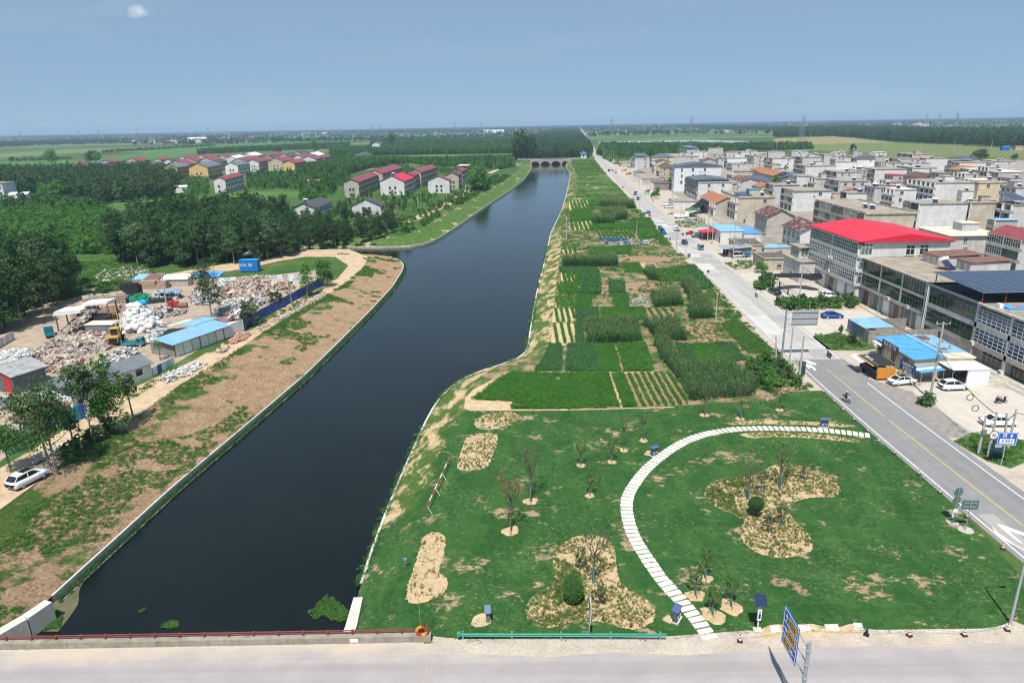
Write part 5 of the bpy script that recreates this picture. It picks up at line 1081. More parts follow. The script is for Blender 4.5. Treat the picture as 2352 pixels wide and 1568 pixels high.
# village houses behind the street
HOUSES=[
('stained beige house with flat solar panels and a bright blue roof shed','C8',(215,910),(795,905),(5,820),3,dict(wall=W_BEIGE,front='open',items='PvhS',shed=T_CYAN,south=1,glass=G_DARK)),
('tall pale grey house with green glazed corner bays','C8',(1090,800),(1665,790),(920,750),3,dict(wall=W_LIGHT,south=1,items='a',over=.5)),
('grey house with green windows behind the glazed corner bays','C8',(780,712),(1200,712),(615,680),3,dict(items='h',south=1)),
('brown tiled house with a solar heater on its front terrace','C8',(665,1205),(1030,1178),(530,1130),2,dict(wall=W_WARM,roof='gable',rm=T_BROWN,h=7.2,ridge=2.6,front='win',glass=G_BLUE,south=0,items='')),
('brown tiled house with patchy roof and white barred windows','C8',(1190,1440),(1505,1375),(800,1285),2,dict(wall=W_LIGHT,roof='gable',rm=T_BROWN,h=7.4,ridge=2.6,front='win',glass=G_PALE,south=0,depth=16)),
('grey three-storey house with bay windows and a red-framed heater','C8',(1810,652),(2250,645),(1605,610),3,dict(south=3,items='h')),
('grey house with steel water tank and two white windows','C8',(1770,508),(2100,498),(1560,475),3,dict(south=3,items='hT')),
('pale house with a square stair head on its flat roof','C8',(1280,412),(1745,405),(1115,380),3,dict(wall=W_LIGHT,items='Sh',south=1)),
('pale blank-sided house with one high window in the middle rows','C8',(760,292),(1080,286),(620,272),3,dict(wall=W_LIGHT,south=1,items='h')),
('grey house with dark balcony right of the blank-sided one','C8',(1230,277),(1510,272),(1140,262),3,dict(south=1,items='Sh')),
('brilliant white house with a raised parapet block','C8',(50,287),(375,287),(-60,270),3,dict(wall=W_WHITE,south=0,items='S',shed=T_WHITE)),
('long plain white-walled house in the back rows','C8',(1745,347),(2090,345),(1660,343),3,dict(wall=W_WHITE,south=0)),
('white house with slate grey hipped roof','C8',(2085,300),(2352,295),(2060,290),3,dict(wall=W_WHITE,roof='hip',rm=T_SLATE,south=1,ridge=2.6,depth=12)),
('small grey house with heater below the brilliant white one','C8',(130,378),(380,372),(20,360),2,dict(south=2,items='hT',h=7)),
('beige house with columned front below the small heater house','C8',(140,495),(440,492),(70,475),3,dict(wall=W_BEIGE,front='open',south=1)),
('house with large terracotta gable roof','C8',(760,560),(1000,545),(600,500),2,dict(wall=W_WARM,roof='gable',rm=T_TERRA,h=5.2,ridge=2.6,front='win',south=1)),
('small terracotta gabled house beside the larger one','C8',(550,490),(690,470),(470,455),2,dict(wall=W_BEIGE,roof='gable',rm=T_TERRA,h=5.6,ridge=2.0,front='win',south=1)),
('house whose sloping roof is covered by dark solar panels','C8',(890,590),(1120,560),(790,555),2,dict(wall=W_DARK,roof='gable',rm=M_PV,h=5.0,ridge=2.2,front='win',south=1,tilt=.62)),
('house with a raised steel frame of solar panels beside red tiles','C8',(420,690),(640,660),(375,640),2,dict(items='V',h=5.2,south=1)),
('house with terracotta roof tucked beside the solar frame','C8',(560,740),(760,730),(500,690),2,dict(wall=W_BEIGE,roof='gable',rm=T_TERRA,h=4.8,ridge=2.0,front='win',south=1)),
('patchy pale-and-red tiled house with grey upper floor','C8',(250,650),(520,640),(180,600),2,dict(roof='gable',rm=T_BROWN,h=7.0,ridge=1.8,front='open',south=0)),
('long flat house with a low terracotta pyramid roof room','C8',(1440,610),(1625,600),(1320,590),3,dict(south=1,front='open',items='S',shed=T_TERRA)),
('blank grey house behind a dark conifer','C8',(1150,570),(1440,575),(1030,545),3,dict(wall=W_LIGHT,south=0)),
('house with tall dark glass front and vine-covered side','C8',(470,255),(640,262),(330,232),3,dict(south=1,items='h')),
('house with glass-fronted terrace behind the red sheet roof','A4',(870,960),(1335,955),(520,830),3,dict(wall=W_BEIGE,items='Phh',south=0,glass=G_PALE)),
('big blank-walled pale block beside the dark glass bay','C7',(720,1045),(1390,1022),(540,992),3,dict(wall=W_LIGHT,south=0,glass=G_DARK,items='h')),
('long pale three-storey house with two stacked south windows','C7',(970,718),(1620,706),(560,652),3,dict(wall=W_LIGHT,south=1,items='DSh',glass=G_DARK,front='open')),
('long cream-walled house adjoining the pale one','C7',(1632,716),(2190,716),(1560,700),3,dict(wall=W_CREAM,south=2,west=False)),
('pale house with long dark balcony in the upper middle','C7',(605,482),(930,472),(320,452),3,dict(wall=W_LIGHT,south=1,items='hh',glass=G_DARK)),
('pinkish blank-walled house left of the dark balcony','C7',(20,502),(425,486),(-150,470),3,dict(wall=W_LIGHT,south=0)),
('small house with red tin roof and white bay','C7',(290,592),(415,586),(152,572),2,dict(wall=W_BEIGE,rm=T_RED,h=7.5,south=1,front='win')),
('house with a long plain brown tiled roof','C7',(745,640),(860,606),(425,596),2,dict(wall=W_WARM,roof='gable',rm=T_CLAY,h=5.8,ridge=2.4,front='win',south=1)),
('long house with wide terracotta roof in the upper right','C7',(1485,530),(1650,505),(1210,492),2,dict(wall=W_BEIGE,roof='gable',rm=T_TERRA,h=5.0,ridge=2.4,front='win',south=1)),
('small terracotta roofed house beside the wide one','C7',(1160,455),(1240,440),(985,450),2,dict(wall=W_BEIGE,roof='gable',rm=T_TERRA,h=5.0,ridge=1.8,front='win',south=0)),
('long house with pale screed roof and a row of dark windows','C7',(1945,548),(2330,535),(1588,478),2,dict(wall=W_WARM,rm=R_PALE,h=7,south=0,front='win',items='hh')),
('whitewashed blank house in the farthest row','C7',(815,332),(1185,330),(735,322),3,dict(wall=W_LIGHT,south=0,items='h')),
('house with tall steel solar canopy near the big dark bush','C7',(1365,378),(1590,372),(1195,358),3,dict(items='V',south=0)),
('grey house at the far right with two heaters','C7',(1840,374),(2330,376),(1700,358),3,dict(items='hh',south=2)),
('beige house with brick-red corner patch in the farthest row','C7',(600,270),(905,266),(345,250),3,dict(wall=W_BEIGE,south=0,items='S')),
('low grey house before the farthest row','C7',(380,338),(660,332),(230,324),3,dict(south=1)),
('dark balconied house with raised solar canopy at the right edge','C7',(2190,1060),(2420,1050),(1965,1010),3,dict(items='V',south=0,glass=G_DARK,front='open')),
('narrow beige house with pink-curtained window','C7',(1530,1030),(1760,1002),(1370,1008),3,dict(wall=W_BEIGE,south=0,items='S')),
('wide house with pale screed roof and concrete stair head','C7',(1195,1545),(2040,1535),(700,1412),3,dict(wall=W_GREY,rm=R_PALE,h=8.6,south=2,items='S',shed=R_PALE,over=.7,west=False)),
('maroon roofed glass-fronted house at the right edge','C5',(2340,240),(2700,200),(2130,110),3,dict(roof='gable',rm=T_MAROON,h=9.5,ridge=2,south=0)),
('house with heater-topped terrace behind the pale stair head','C7',(1400,1030),(1700,1015),(1380,1018),2,dict(wall=W_BEIGE,south=0,h=6.5,items='h')),
('house with blue tin roofed annex left of maroon roof','C7',(1910,1300),(2240,1295),(1830,1275),2,dict(wall=W_WARM,rm=T_PBLUE,h=5.6,south=0)),
('five-level white tiled building with dark blue sheet roof','C4',(1565,422),(2325,416),None,4,dict(wall=W_TILE,roof='sheet',h=15.0,ridge=2.4,south=4,front='win',depth=16,items='a')),
('grey three-storey house with white windows before the tiled building','A3',(1172,662),(1520,668),(1132,612),3,dict(wall=W_LIGHT,south=2,items='hT',glass=G_GREEN)),
('dark sheet-clad loft house between the tiled building and grey house','A3',(1140,640),(1465,640),(1130,605),3,dict(wall=T_DGREY,roof='sheet',h=10.6,ridge=1.2,south=1,front='win')),
('terracotta roofed house close to the street','A3',(1330,850),(1420,815),(1225,785),2,dict(wall=W_WARM,roof='gable',rm=T_TERRA,h=6.2,ridge=2.4,front='open',south=1)),
('cream building wrapped in scaffolding with dark hipped roof','C4',(1350,430),(1540,425),(1290,410),3,dict(wall=W_CREAM,roof='hip',rm=T_SLATE,h=10.5,ridge=3.2,front='open',south=2,depth=14)),
('peach house with small solar roof behind the scaffolding','C4',(1270,345),(1440,330),(1180,330),3,dict(wall=W_PEACH,roof='gable',rm=M_PV,h=10,ridge=2.0,front='open',south=1)),
('cream house with slate-blue hipped roof','C4',(1220,270),(1490,255),(1120,250),3,dict(wall=W_CREAM,roof='hip',rm=T_DGREY,h=10,ridge=3,south=1,depth=14)),
('grey block with raised solar roof at the far end of the street','C4',(950,285),(1130,275),(870,262),3,dict(south=1,items='V')),
('unfinished low shop with grey concrete front','C4',(1050,610),(1350,605),(1030,575),1,dict(wall=W_WARM,h=4.2,south=1,front='open')),
('low shop with small red gable above the street','C4',(960,520),(1090,512),(925,495),1,dict(wall=W_BEIGE,roof='gable',rm=T_GREY,h=3.8,ridge=1.2,front='win',south=0)),
('low roofless yard building by the parked white cars','C4',(1000,590),(1240,545),(940,540),1,dict(wall=W_WARM,h=3.6,south=0,front='open',items='P')),
('dim concrete yard building under the shady tree','C4',(1240,680),(1470,672),(1200,655),1,dict(wall=W_DARK,h=4.4,south=1,front='open',items='P',rm=R_TAR)),
('low beige shed row at the far end of the street','C4',(720,360),(860,355),(690,340),1,dict(wall=W_BEIGE,h=4,south=0,front='win')),
('grey house with broad flat roof behind the hipped roofs','C4',(1540,265),(1960,262),(1480,215),3,dict(south=1,items='Sh')),
('house with light canopy over its roof in the farthest row','C4',(1760,150),(1960,148),(1620,128),3,dict(south=0,items='V')),
('gabled house with red and slate roof right of the dark hipped one','C4',(2010,330),(2230,330),(1850,320),3,dict(roof='gable',rm=T_MAROON,h=9,ridge=2.2,south=0,wall=W_WARM)),
('glass-topped porch house in front of the white tiled building','C4',(1560,965),(1900,955),(1500,920),1,dict(h=3.4,wall=W_LIGHT,south=0,front='glass',glass=G_PALE)),
]
for r_ in HOUSES:
 lab,c,L,R2,N,st,kw=r_;house(lab,c,L,R2,N,st,**kw)
BACK=[('C8',(30,192),(230,188)),('C8',(250,190),(470,188)),('C8',(520,205),(660,203)),('C8',(690,190),(960,188)),('C8',(1050,178),(1350,178)),('C8',(1130,218),(1330,214)),('C8',(1340,230),(1500,228)),('C8',(1560,235),(1730,232)),('C8',(1760,260),(1900,258)),
  ('C8',(1900,282),(2080,280)),('C8',(2020,165),(2180,165)),('C8',(1750,195),(1890,192)),('C8',(380,165),(510,163)),('C4',(1850,190),(2100,188)),('C4',(2120,235),(2340,232)),('C4',(2100,130),(2340,128)),('C4',(2250,290),(2352,290)),('C7',(20,235),(180,232)),('C7',(20,305),(200,300)),
  ('C7',(100,390),(260,385)),('C7',(200,400),(500,392)),('C7',(600,412),(880,410)),('C7',(1010,560),(1150,555)),('C7',(1440,570),(1620,566)),('C7',(1680,640),(1900,636)),('C7',(2120,640),(2330,640)),('C7',(1800,470),(2000,470)),('C7',(1560,420),(1800,415)),('C7',(0,790),(130,780)),('C7',(330,820),(560,800)),
  ('C7',(0,1100),(120,1090)),('C7',(2220,790),(2340,790)),('C7',(250,700),(420,695)),('A4',(700,760),(960,755)),('A4',(1050,690),(1200,690)),('A4',(1890,640),(2120,640)),('A4',(2280,700),(2400,700)),('A4',(1750,470),(1990,460)),('A4',(780,540),(890,540))]
for i,(c,L,R2) in enumerate(BACK):
 house('grey flat-roofed concrete house in the crowded back rows of the village',c,L,R2,None,3 if i%3 else 2,depth=(9,11,12)[i%3],wall=(W_GREY,W_LIGHT,W_WARM,W_GREY)[i%4],front=('glass','win','open')[i%3],glass=G_DARK,south=i%3,items=('h','Sh','','hh','h')[i%5],group='back row village houses',name='village_house',seed=i,rm=(R_FLAT,R_FLAT,R_PALE)[i%3] if i%4 else R_FLAT)
def annexes():
 occ=[]
 for o in SC.objects:
  if o.get('category') in('house','building','shop') and o.parent is None and o.location.x>60:
   w=next((c for c in o.children if c.name.startswith('wall')),None)
   if w:occ.append((o.location.x,o.location.y,w.dimensions.x,w.dimensions.y))
 r=random.Random(12);P=[(92,190),(100,150),(135,130),(250,200),(330,330),(360,520),(300,700),(160,740),(120,560),(104,420)];n=k=0;X,Y=rand_in(P,n=900,seed=4)
 for x,y in zip(X,Y):
  x,y=float(x),float(y);w,d=r.uniform(4,9),r.uniform(4,8)
  if any(x<a+W+.8 and x+w>a-1.6 and y<b+D+.8 and y+d>b-.8 for a,b,W,D in occ):continue
  occ.append((x,y,w,d));n+=1
  if n%4==0:
   s_=r.uniform(.5,.95);a_,b_=RND[n%3];t=thing('courtyard_tree','tree','tree',(x+w/2,y+d/2,0),r.random()*6,'courtyard trees of the village');t.scale=(s_,s_,s_*1.05);ob('trunk',a_,t);ob('crown',b_,t)
  else:
   h=r.choice((2.8,3.2,3.4,6.2));t=thing('courtyard_annex','annex','outbuilding',(x,y,0),house_axis(y),'courtyard annexes of the village');wl=r.choice((W_WARM,W_BEIGE,W_LIGHT,W_GREY));boxed((0,0,0,w,d,h),'wall',wl,t);m=MB();q=r.random()
   if q<.55:m.box(-.2,-.2,h-.02,w+.2,d+.2,h+.14);m.build('roof',R_FLAT,t)
   elif q<.8:m.wedge([(-.3,h),(w+.3,h+.5),(w+.3,h+.6),(-.3,h+.1)],'y',-.3,d+.3);m.build('roof',r.choice((T_PBLUE,T_RUST,T_GREY,T_BLUE)),t)
   else:gable(m,0,w,0,d,h,h+1.3,.3,.12);m.build('roof',r.choice((T_TERRA,T_CLAY,T_MAROON)),t)
   t['kindword']=('flat-roofed' if q<.55 else 'tin-roofed' if q<.8 else 'tile-roofed');window(t,(w*.5,0,1.0),1.1,1.1,'S');window(t,(0,d*.5,.1),1.0,2.1,'W',1,1,M_FRAMED,G_DARK,False,name='door')
   if q<.55 and r.random()<.5:heater(t,w*.5,d*.4,h+.14,0,True,1.0)
  if n>95:break
annexes()
def scaffold():
 a=at('C4',1350,430,10.5);t=thing('scaffolding','bamboo scaffolding round the cream building','scaffolding',(a.x-1.6,a.y-1.2,0),house_axis(a.y));b=at('C4',1540,425,10.5);W=b.x-a.x+2.4;m=MB()
 for i in range(7):x=W*i/6;m.cyl((x,0,0),(x,0,11.5),.07,n=5)
 for j in range(6):m.cyl((0,0,1.8*(j+1)),(W,0,1.8*(j+1)),.06,n=5);m.cyl((0,0,1.8*(j+1)),(0,14,1.8*(j+1)),.06,n=5)
 for i in range(5):m.cyl((0,14*i/4,0),(0,14*i/4,11.5),.07,n=5)
 m.build('poles',paint('bamboo',(.34,.26,.14),.8),t)
scaffold()
# houses west of the canal
def row_house(label,c,eL,eR,far,h,rm=T_MAROON,wall=W_WARM,st=3,win='win',hip=False,ridge=None,group=None,base=None,extra='',south=2,glass=G_DARK):
 a=at(c,*eL,h);b=at(c,*eR,h);f=at(c,*far,h);W=max(5,b.x-a.x);D=max(5,min(70,f.y-b.y));t=thing('terrace_house',label,'house',(a.x,(a.y+b.y)/2,0),-math.atan2(f.x-b.x,f.y-b.y)*.8,group)
 boxed((0,0,0,W,D,h),'wall',wall,t);rd=ridge or W*.22;m=MB()
 if hip:o=.6;m.add([(-o,-o,h),(W+o,-o,h),(W+o,D+o,h),(-o,D+o,h),(W/2,W*.4,h+rd),(W/2,D-W*.4,h+rd)],[(0,1,4),(1,2,5,4),(2,3,5),(3,0,4,5),(3,2,1,0)])
 else:
  gable(m,0,W,0,D,h,h+rd,.5,.15);g=MB();g.wedge([(0,h-.01),(W,h-.01),(W/2,h+rd)],'y',0,.2);g.build('gable_wall',wall,t)
 m.build('roof',rm,t);fh=h/st
 for k in range(st):
  n=max(2,min(16,int(D/3.4)))
  for i in range(n):window(t,(W,D*(i+.5)/n,k*fh+.9),1.5,fh*.52,'E',2,1,M_FRAMED,glass,False)
  if k<2:
   for x in(W*.4,W*.62)[:south]:window(t,(x,0,k*fh+1),1.3,1.5,'S',2,1,M_FRAMED,glass,True)
 boxed((W-.0,0,fh*(st-1)-.2,W+.8,D,fh*(st-1)+.05),'eaves_ledge',M_CONC,t)
 if 'y' in extra:boxed((-.03,-.03,0,W+.03,D,fh*.9),'plinth',W_DARK,t)
 if 'h' in extra:heater(t,W*.55,2,h+rd-.3,.2,False,1.3)
 if 'c' in extra:
  m=MB();m.box(-1,D*.55,h+rd+1.0,W+1,D*.95,h+rd+1.2);cpy=m.build('roof_canopy',M_TRIM,t);m=MB()
  for x,y in((0,D*.57),(W,D*.57),(0,D*.93),(W,D*.93)):m.box(x-.15,y-.15,h-.5,x+.15,y+.15,h+rd+1.0)
  m.build('post',M_TRIM,cpy)
 return t
row_house('near half of the left long terrace with maroon roof','A2',(285,556),(400,548),(530,500),9.5)
row_house('far half of the left long terrace with maroon roof and eaves windows','A2',(470,487),(535,500),(690,455),10.5)
row_house('terrace end with bright new red roof and a blue roof tank','A2',(540,545),(697,545),(770,520),9,T_RED,W_LIGHT,extra='h')
row_house('dark maroon terrace joined behind the bright red roof','A2',(690,508),(760,512),(800,495),9.5)
row_house('middle terrace with maroon roof and ledge windows','A2',(740,480),(800,492),(925,455),10.5)
row_house('pale gabled end house nearest the canal road','A2',(850,548),(1010,533),(1020,528),8.2,T_MAROON,W_LIGHT)
row_house('brown-roofed terrace behind the pale end house','A2',(985,497),(1055,515),(1080,500),9.6,T_CLAY)
row_house('terrace crowned with a white roof canopy','A2',(1040,470),(1080,488),(1145,462),10.2,T_MAROON,extra='c')
row_house('white house with slate roofs half hidden by the poplars','A1',(1960,728),(2120,720),(2235,680),7.5,T_SLATE,W_LIGHT,2,extra='h',glass=G_BLUE)
row_house('pale gabled house with slate roof beside the poplars','A2',(335,715),(555,700),(585,690),6.5,T_SLATE,W_LIGHT,2,glass=G_BLUE)
row_house('long grey house with red tin roof standing alone among orchards','A1',(1410,540),(1530,530),(1640,500),9.5,T_MAROON,W_LIGHT,3,south=1)
row_house('yellow house with brown plinth at the village corner','A1',(1275,452),(1380,452),(1470,435),11,T_GREY,W_YELLOW,3,extra='y',south=2)
row_house('yellow house half hidden by trees left of the corner one','A1',(1085,455),(1190,452),(1270,440),11,T_GREY,W_YELLOW,3,extra='y')
row_house('yellow and maroon house at the right end of the village','A1',(1900,425),(1975,425),(2055,412),10,T_MAROON,W_YELLOW,3,extra='y')
row_house('white house with pale grey roof beside the yellow corner house','A1',(1495,442),(1610,436),(1690,424),9.5,T_GREY,W_WHITE,3)
row_house('pale house with maroon roof and rows of dark windows','A1',(1675,415),(1720,418),(1810,402),9.5,T_MAROON,W_LIGHT,3)
row_house('beige house with maroon roof left of the yellow and maroon one','A1',(1815,410),(1885,413),(1960,398),9.5,T_MAROON,W_BEIGE,3)
row_house('pale house with maroon roof at the far right corner of the village','A1',(2030,398),(2110,400),(2145,388),9.5,T_MAROON,W_LIGHT,3)
row_house('last maroon roofed house before the tree nursery','A1',(2130,388),(2165,390),(2215,378),9,T_MAROON,W_LIGHT,3)
row_house('white villa with dark hipped roof alone in the nursery','A2',(370,372),(450,372),(480,365),6.5,T_SLATE,W_WHITE,2,hip=True,south=2)
row_house('tall white house with blue roof beside round trees','A2',(490,297),(530,298),(545,292),12,T_DGREY,W_WHITE,3)
BACKL=[((450,440),(520,438),0),((540,440),(650,437),1),((650,425),(750,422),0),((800,418),(950,412),0),((680,452),(740,450),2),((1020,405),(1090,402),0),((1080,420),(1170,418),2),((1100,440),(1250,436),0),((1180,398),(1260,396),0),((1190,416),(1320,412),0),((1280,396),(1400,392),0),((1330,408),(1430,405),0),((1380,425),(1480,420),2),
  ((1440,390),(1540,386),0),((1500,398),(1600,394),3),((1540,415),(1660,410),0),((1600,382),(1710,378),3),((1620,402),(1700,400),0),((1750,378),(1860,374),0),((1740,394),(1840,392),2),((1860,384),(1950,382),2),((1930,372),(2050,368),2),((1950,392),(2050,388),0),((2040,378),(2130,376),3)]
for i,(a,b,k) in enumerate(BACKL):
 row_house(('low terrace with faded maroon roof in the crowd of roofs','low terrace with grey roof in the crowd of roofs','low terrace with slate roof in the crowd of roofs','low terrace with white sheet roof in the crowd of roofs')[k],'A1',a,b,(b[0]+46,b[1]-12),9.0,(T_MAROON,T_GREY,T_SLATE,T_WHITE)[k],(W_LIGHT,W_WARM)[i%2],3,group='crowded terraces left of the canal',south=0)
# woods, single trees, the park
def screen(x,y,z):f=y*_cp-(z-CAM_H)*_sp;u,v=x/f,(-y*_sp-(z-CAM_H)*_cp)/f;return 1176+FPX*(u*_cr+v*_sr)
def wood(poly,step,kinds,label,group,seed,smin=.85,smax=1.15,name='poplar_tree',limit=300):
 X,Y=rand_in(poly,jitter_grid=step,seed=seed);r=random.Random(seed);n=0
 for x,y in zip(X,Y):
  if n>=limit:break
  q=screen(x,y,10);lowr=.64 if(650<q<905 and y>215) else 1.0
  make_tree(r.choice(kinds),(float(x),float(y),0),r.uniform(smin,smax)*lowr,label,group,name,r.uniform(0,6.28),r.uniform(.92,1.1));n+=1
wood([(-109,146),(-113,165),(-121,187),(-128,198),(-160,205),(-185,190),(-165,140),(-120,128)],5.6,POP+POPB[:2],'big dark poplar in the thick stand left of the scrap yard','poplars left of the scrap yard',3,.95,1.25)
wood([(-128,222),(-112,217),(-86,222),(-76,234),(-66,247),(-72,290),(-100,306),(-140,312),(-160,300),(-150,250)],5.3,POP+POPB,'tall dark poplar in the wood behind the scrap yard','poplars behind the scrap yard',4,.92,1.18)
wood([(-64,249),(-52,268),(-46,280),(-50,300),(-68,305),(-70,270)],5.0,POP+POPB+RND[1:2],'lighter tree in the waterside grove below the slate roofed houses','trees of the waterside grove',5,.7,1.0,'grove_tree')
wood([(-80,318),(-66,322),(-52,318),(-56,345),(-62,352),(-88,348)],6,RND+POPB,'garden tree round the slate roofed houses','garden trees by slate houses',6,.7,.95,'garden_tree')
def bank_tree(c,bx,by,ty,seed,label,n=1700,w=2.6,lo=.36,leaf=.2,mat=M_LEAF,bark=M_BARKL,kind='round',lean=(0,0),trunks=1):
 p=at(c,bx,by);H=high(c,bx,by,ty);L=round_lobes(H,w,seed,lo,14) if kind=='round' else poplar_lobes(H,w,seed,lo)
 n=int(n*1.7);t=thing('roadside_tree',label,'tree',tuple(p));t.rotation_euler=(lean[0],lean[1],0)
 for k in range(trunks):ob('trunk',limb_mesh('trunk',H,.17,seed+k,H*lo,w*.85,9,bark,lean=.05),t,(k*.7,0,0))
 ob('crown',crown('crown',n,L,leaf,seed,mat,clump=13),t);return t
bank_tree('C3',150,1560,930,81,'broad glossy tree over the white car at the left edge',1900,2.9,.42,.17,M_LEAF2)
bank_tree('C3',675,1540,290,82,'largest bank tree with forked trunk beside the white car',3300,4.4,.26,.17,M_LEAF,trunks=2)
bank_tree('C3',1000,1280,660,83,'small slender bank tree between the two larger ones',800,1.4,.36,.16,M_LEAF3)
bank_tree('C3',1260,1170,100,84,'tall thin-crowned bank tree leaning left',1100,2.9,.5,.19,M_LEAF3,lean=(0,-.07))
bank_tree('C3',1385,1125,560,85,'short bank tree under the dense pyramid tree',500,1.7,.45,.16,M_LEAF2)
bank_tree('C3',1490,1028,15,86,'dense pyramid-shaped bank tree',2500,3.0,.2,.17,M_LEAF2,kind='pop')
bank_tree('C3',1785,860,250,87,'young bank tree farthest along the track',520,1.6,.5,.16,M_LEAF3)
bank_tree('C2',830,1085,250,88,'tall feathery tree in the middle of the scrap yard',2300,3.6,.22,.17,M_LEAF3)
bank_tree('C2',1895,905,560,89,'thin half-bare tree by the blue fence',240,1.7,.4,.14,M_LEAF3)
bank_tree('C2',2105,795,340,90,'leafy tree at the end of the blue fence',1000,2.2,.3,.18,M_LEAF2)
bank_tree('C2',2330,660,260,91,'bushy willow tree beyond the blue fence',1700,2.8,.1,.2,M_LEAF2)
bank_tree('C2',1690,950,690,92,'low leafy tree against the blue fence',700,2.0,.2,.16,M_LEAF)
bank_tree('C2',1280,1230,850,93,'leafy sapling at the near end of the blue fence',620,1.7,.25,.16,M_LEAF)
bank_tree('C2',1390,1190,800,94,'second leafy sapling along the blue fence',620,1.8,.25,.16,M_LEAF2)
bank_tree('C2',140,1640,1340,95,'thin sapling before the long blue shed roof',120,1.2,.4,.16,M_LEAF2)
for i,(c,bx,by,ty,lab,k,s) in enumerate([('A2',1190,612,440,'round green tree cluster at the waterside bend',0,1),('A2',1225,605,455,'dense tree behind the waterside bend',2,1),('A2',1165,600,470,'leafy tree next to the white canopy terrace',0,1),('A2',1260,590,500,'small tree on the far bank edge',1,1),
  ('C8',1500,1310,1030,'broad tree between the village houses behind the red roof',0,1),('C8',1880,920,740,'dark conifer beside the three-storey grey house',1,.6),('C8',1110,690,540,'dark conifer in the middle of the village',1,.6),('C8',940,500,395,'feathery tree among village roofs',2,.7),('C8',300,1310,1235,'low tree behind the blue tin roof',0,.7),
  ('C5',2050,640,310,'bright tree beside the blue glass building roof',0,1),('C4',1270,920,740,'bright round street tree by the shade canopy',0,.9),('C4',1200,920,840,'small street tree by the blue notice',2,.7),('C4',1500,780,580,'dark tree against the white tiled building',1,1),('C8',2000,210,50,'lone round tree beyond the village',1,1),
  ('C7',1640,350,165,'big windswept bush beyond the last houses',1,1.9),('C7',2180,350,250,'low dark bush at the far right field edge',1,1.6),('C7',1160,560,460,'tree beside the wide terracotta roof',0,.8),('A6',1160,630,510,'round bush by the tar roofed outbuilding',0,1.5),('A6',1400,600,520,'light shrub by the porch annex',2,1.2),('A6',1530,620,545,'light shrub before the porch annex',0,1.2),('A6',2110,1370,1215,'small round tree by the block yard wall',1,.9),('A6',1990,1270,1180,'slim shrub at the forecourt edge',2,.8),('C4',1990,1110,950,'slim dark tree beside the sloping shade net',1,.7)]):
 H=high(c,bx,by,ty);a,b=RND[k];t=thing('garden_tree',lab,'tree',tuple(at(c,bx,by)),i*1.3);q=H/8.0;t.scale=(q*s,q*s,q);ob('trunk',a,t);ob('crown',b,t)
for i,(c,bx,by,ty) in enumerate([('A2',1470,408,215),('A2',1500,406,205),('A2',1535,404,215),('A2',1445,408,245),('A2',1560,404,240),('A2',1515,402,225)]):
 H=high(c,bx,by,ty);make_tree(POPB[i%3],tuple(at(c,bx,by)),H/13,'towering bare-stemmed poplar beside the arched bridge','tall poplars by the bridge',sz=1.0)
for i,(c,bx,by,ty,lab) in enumerate([('A1',345,435,330,'lone broad tree in the far left fields'),('A1',615,425,335,'left tree of the dark pair in the far fields'),('A1',660,425,345,'right tree of the dark pair in the far fields'),('A1',2115,355,270,'tall dark tree beyond the left village'),('A1',1865,370,305,'round dark tree behind the left village roofs'),('A2',610,315,225,'large dark round tree behind the tall white house'),('A2',870,262,215,'dark round tree in the far nursery'),('A1',1165,570,450,'bright round tree before the yellow house'),('A1',390,680,545,'pale willow among the left orchards'),('A1',310,670,560,'second pale willow among the left orchards'),('A1',460,670,565,'third pale willow among the left orchards')]):
 H=high(c,bx,by,ty);a,b=RND[i%3];t=thing('broad_tree',lab,'tree',tuple(at(c,bx,by)),i*1.7);q=H/8;w=q*(1.25 if i!=7 else 1);t.scale=(w,w,q);ob('trunk',a,t);ob('crown',b,t)
def mass(name,label,cat,c,pts,protos,step,smin=.8,smax=1.2,seed=0,keep=1.0,row=None):
 poly=xy(c,pts) if c else pts;X,Y=rand_in(poly,jitter_grid=step,seed=seed);g=np.random.default_rng(seed);k=g.random(len(X))<keep
 return scatter(name,z0(X[k],Y[k]),protos,label,cat,smin,smax,.06,seed=seed)
mass('orchard','bright green orchard bushes left of the poplar wood','orchard','F',[(-250,600),(170,585),(275,585),(290,520),(250,495),(0,490),(-300,500)],ORCH,2.9,.75,1.25,11)
mass('orchard','mixed orchard trees below the dark left wood','orchard','F',[(-250,495),(100,492),(235,490),(250,462),(230,452),(90,455),(-250,460)],ORCH+YOUNG[:1],4.0,.7,1.3,12,.7)
mass('wood','dark wood in front of the left village','wood','F',[(-250,460),(90,455),(240,470),(400,452),(415,408),(330,398),(100,405),(-250,400)],WOOD,5.2,.75,1.2,13)
mass('orchard','green garden plots round the gabled terraces','orchard','A2',[(150,760),(330,660),(480,640),(700,650),(900,640),(960,665),(700,790),(560,790),(580,700),(330,710),(250,800)],YOUNG+BUSH,3.2,.35,.8,14,.5)
mass('orchard','orchard trees between the lone house and the canal terraces','orchard','A1',[(1660,520),(1780,500),(1960,500),(2140,505),(2352,500),(2352,560),(2260,600),(2100,625),(1900,600),(1660,600)],ORCH+YOUNG,4.2,.6,1.2,31,.75)
mass('orchard','orchard trees left of the near terrace','orchard','A2',[(0,545),(240,520),(240,620),(130,700),(0,690)],ORCH+YOUNG,3.8,.6,1.1,32,.7)
mass('orchard','bushy gardens in front of the yellow houses','orchard','A1',[(1200,580),(1270,530),(1400,545),(1400,640),(1250,650)],ORCH,4.5,.6,1.1,33,.8)
mass('orchard','gardens behind the gabled terraces','orchard','A2',[(480,440),(700,440),(760,470),(950,455),(1000,470),(1130,452),(1260,470),(1180,560),(1130,500),(930,500),(760,520),(500,470)],ORCH,4.5,.5,1.0,34,.5)
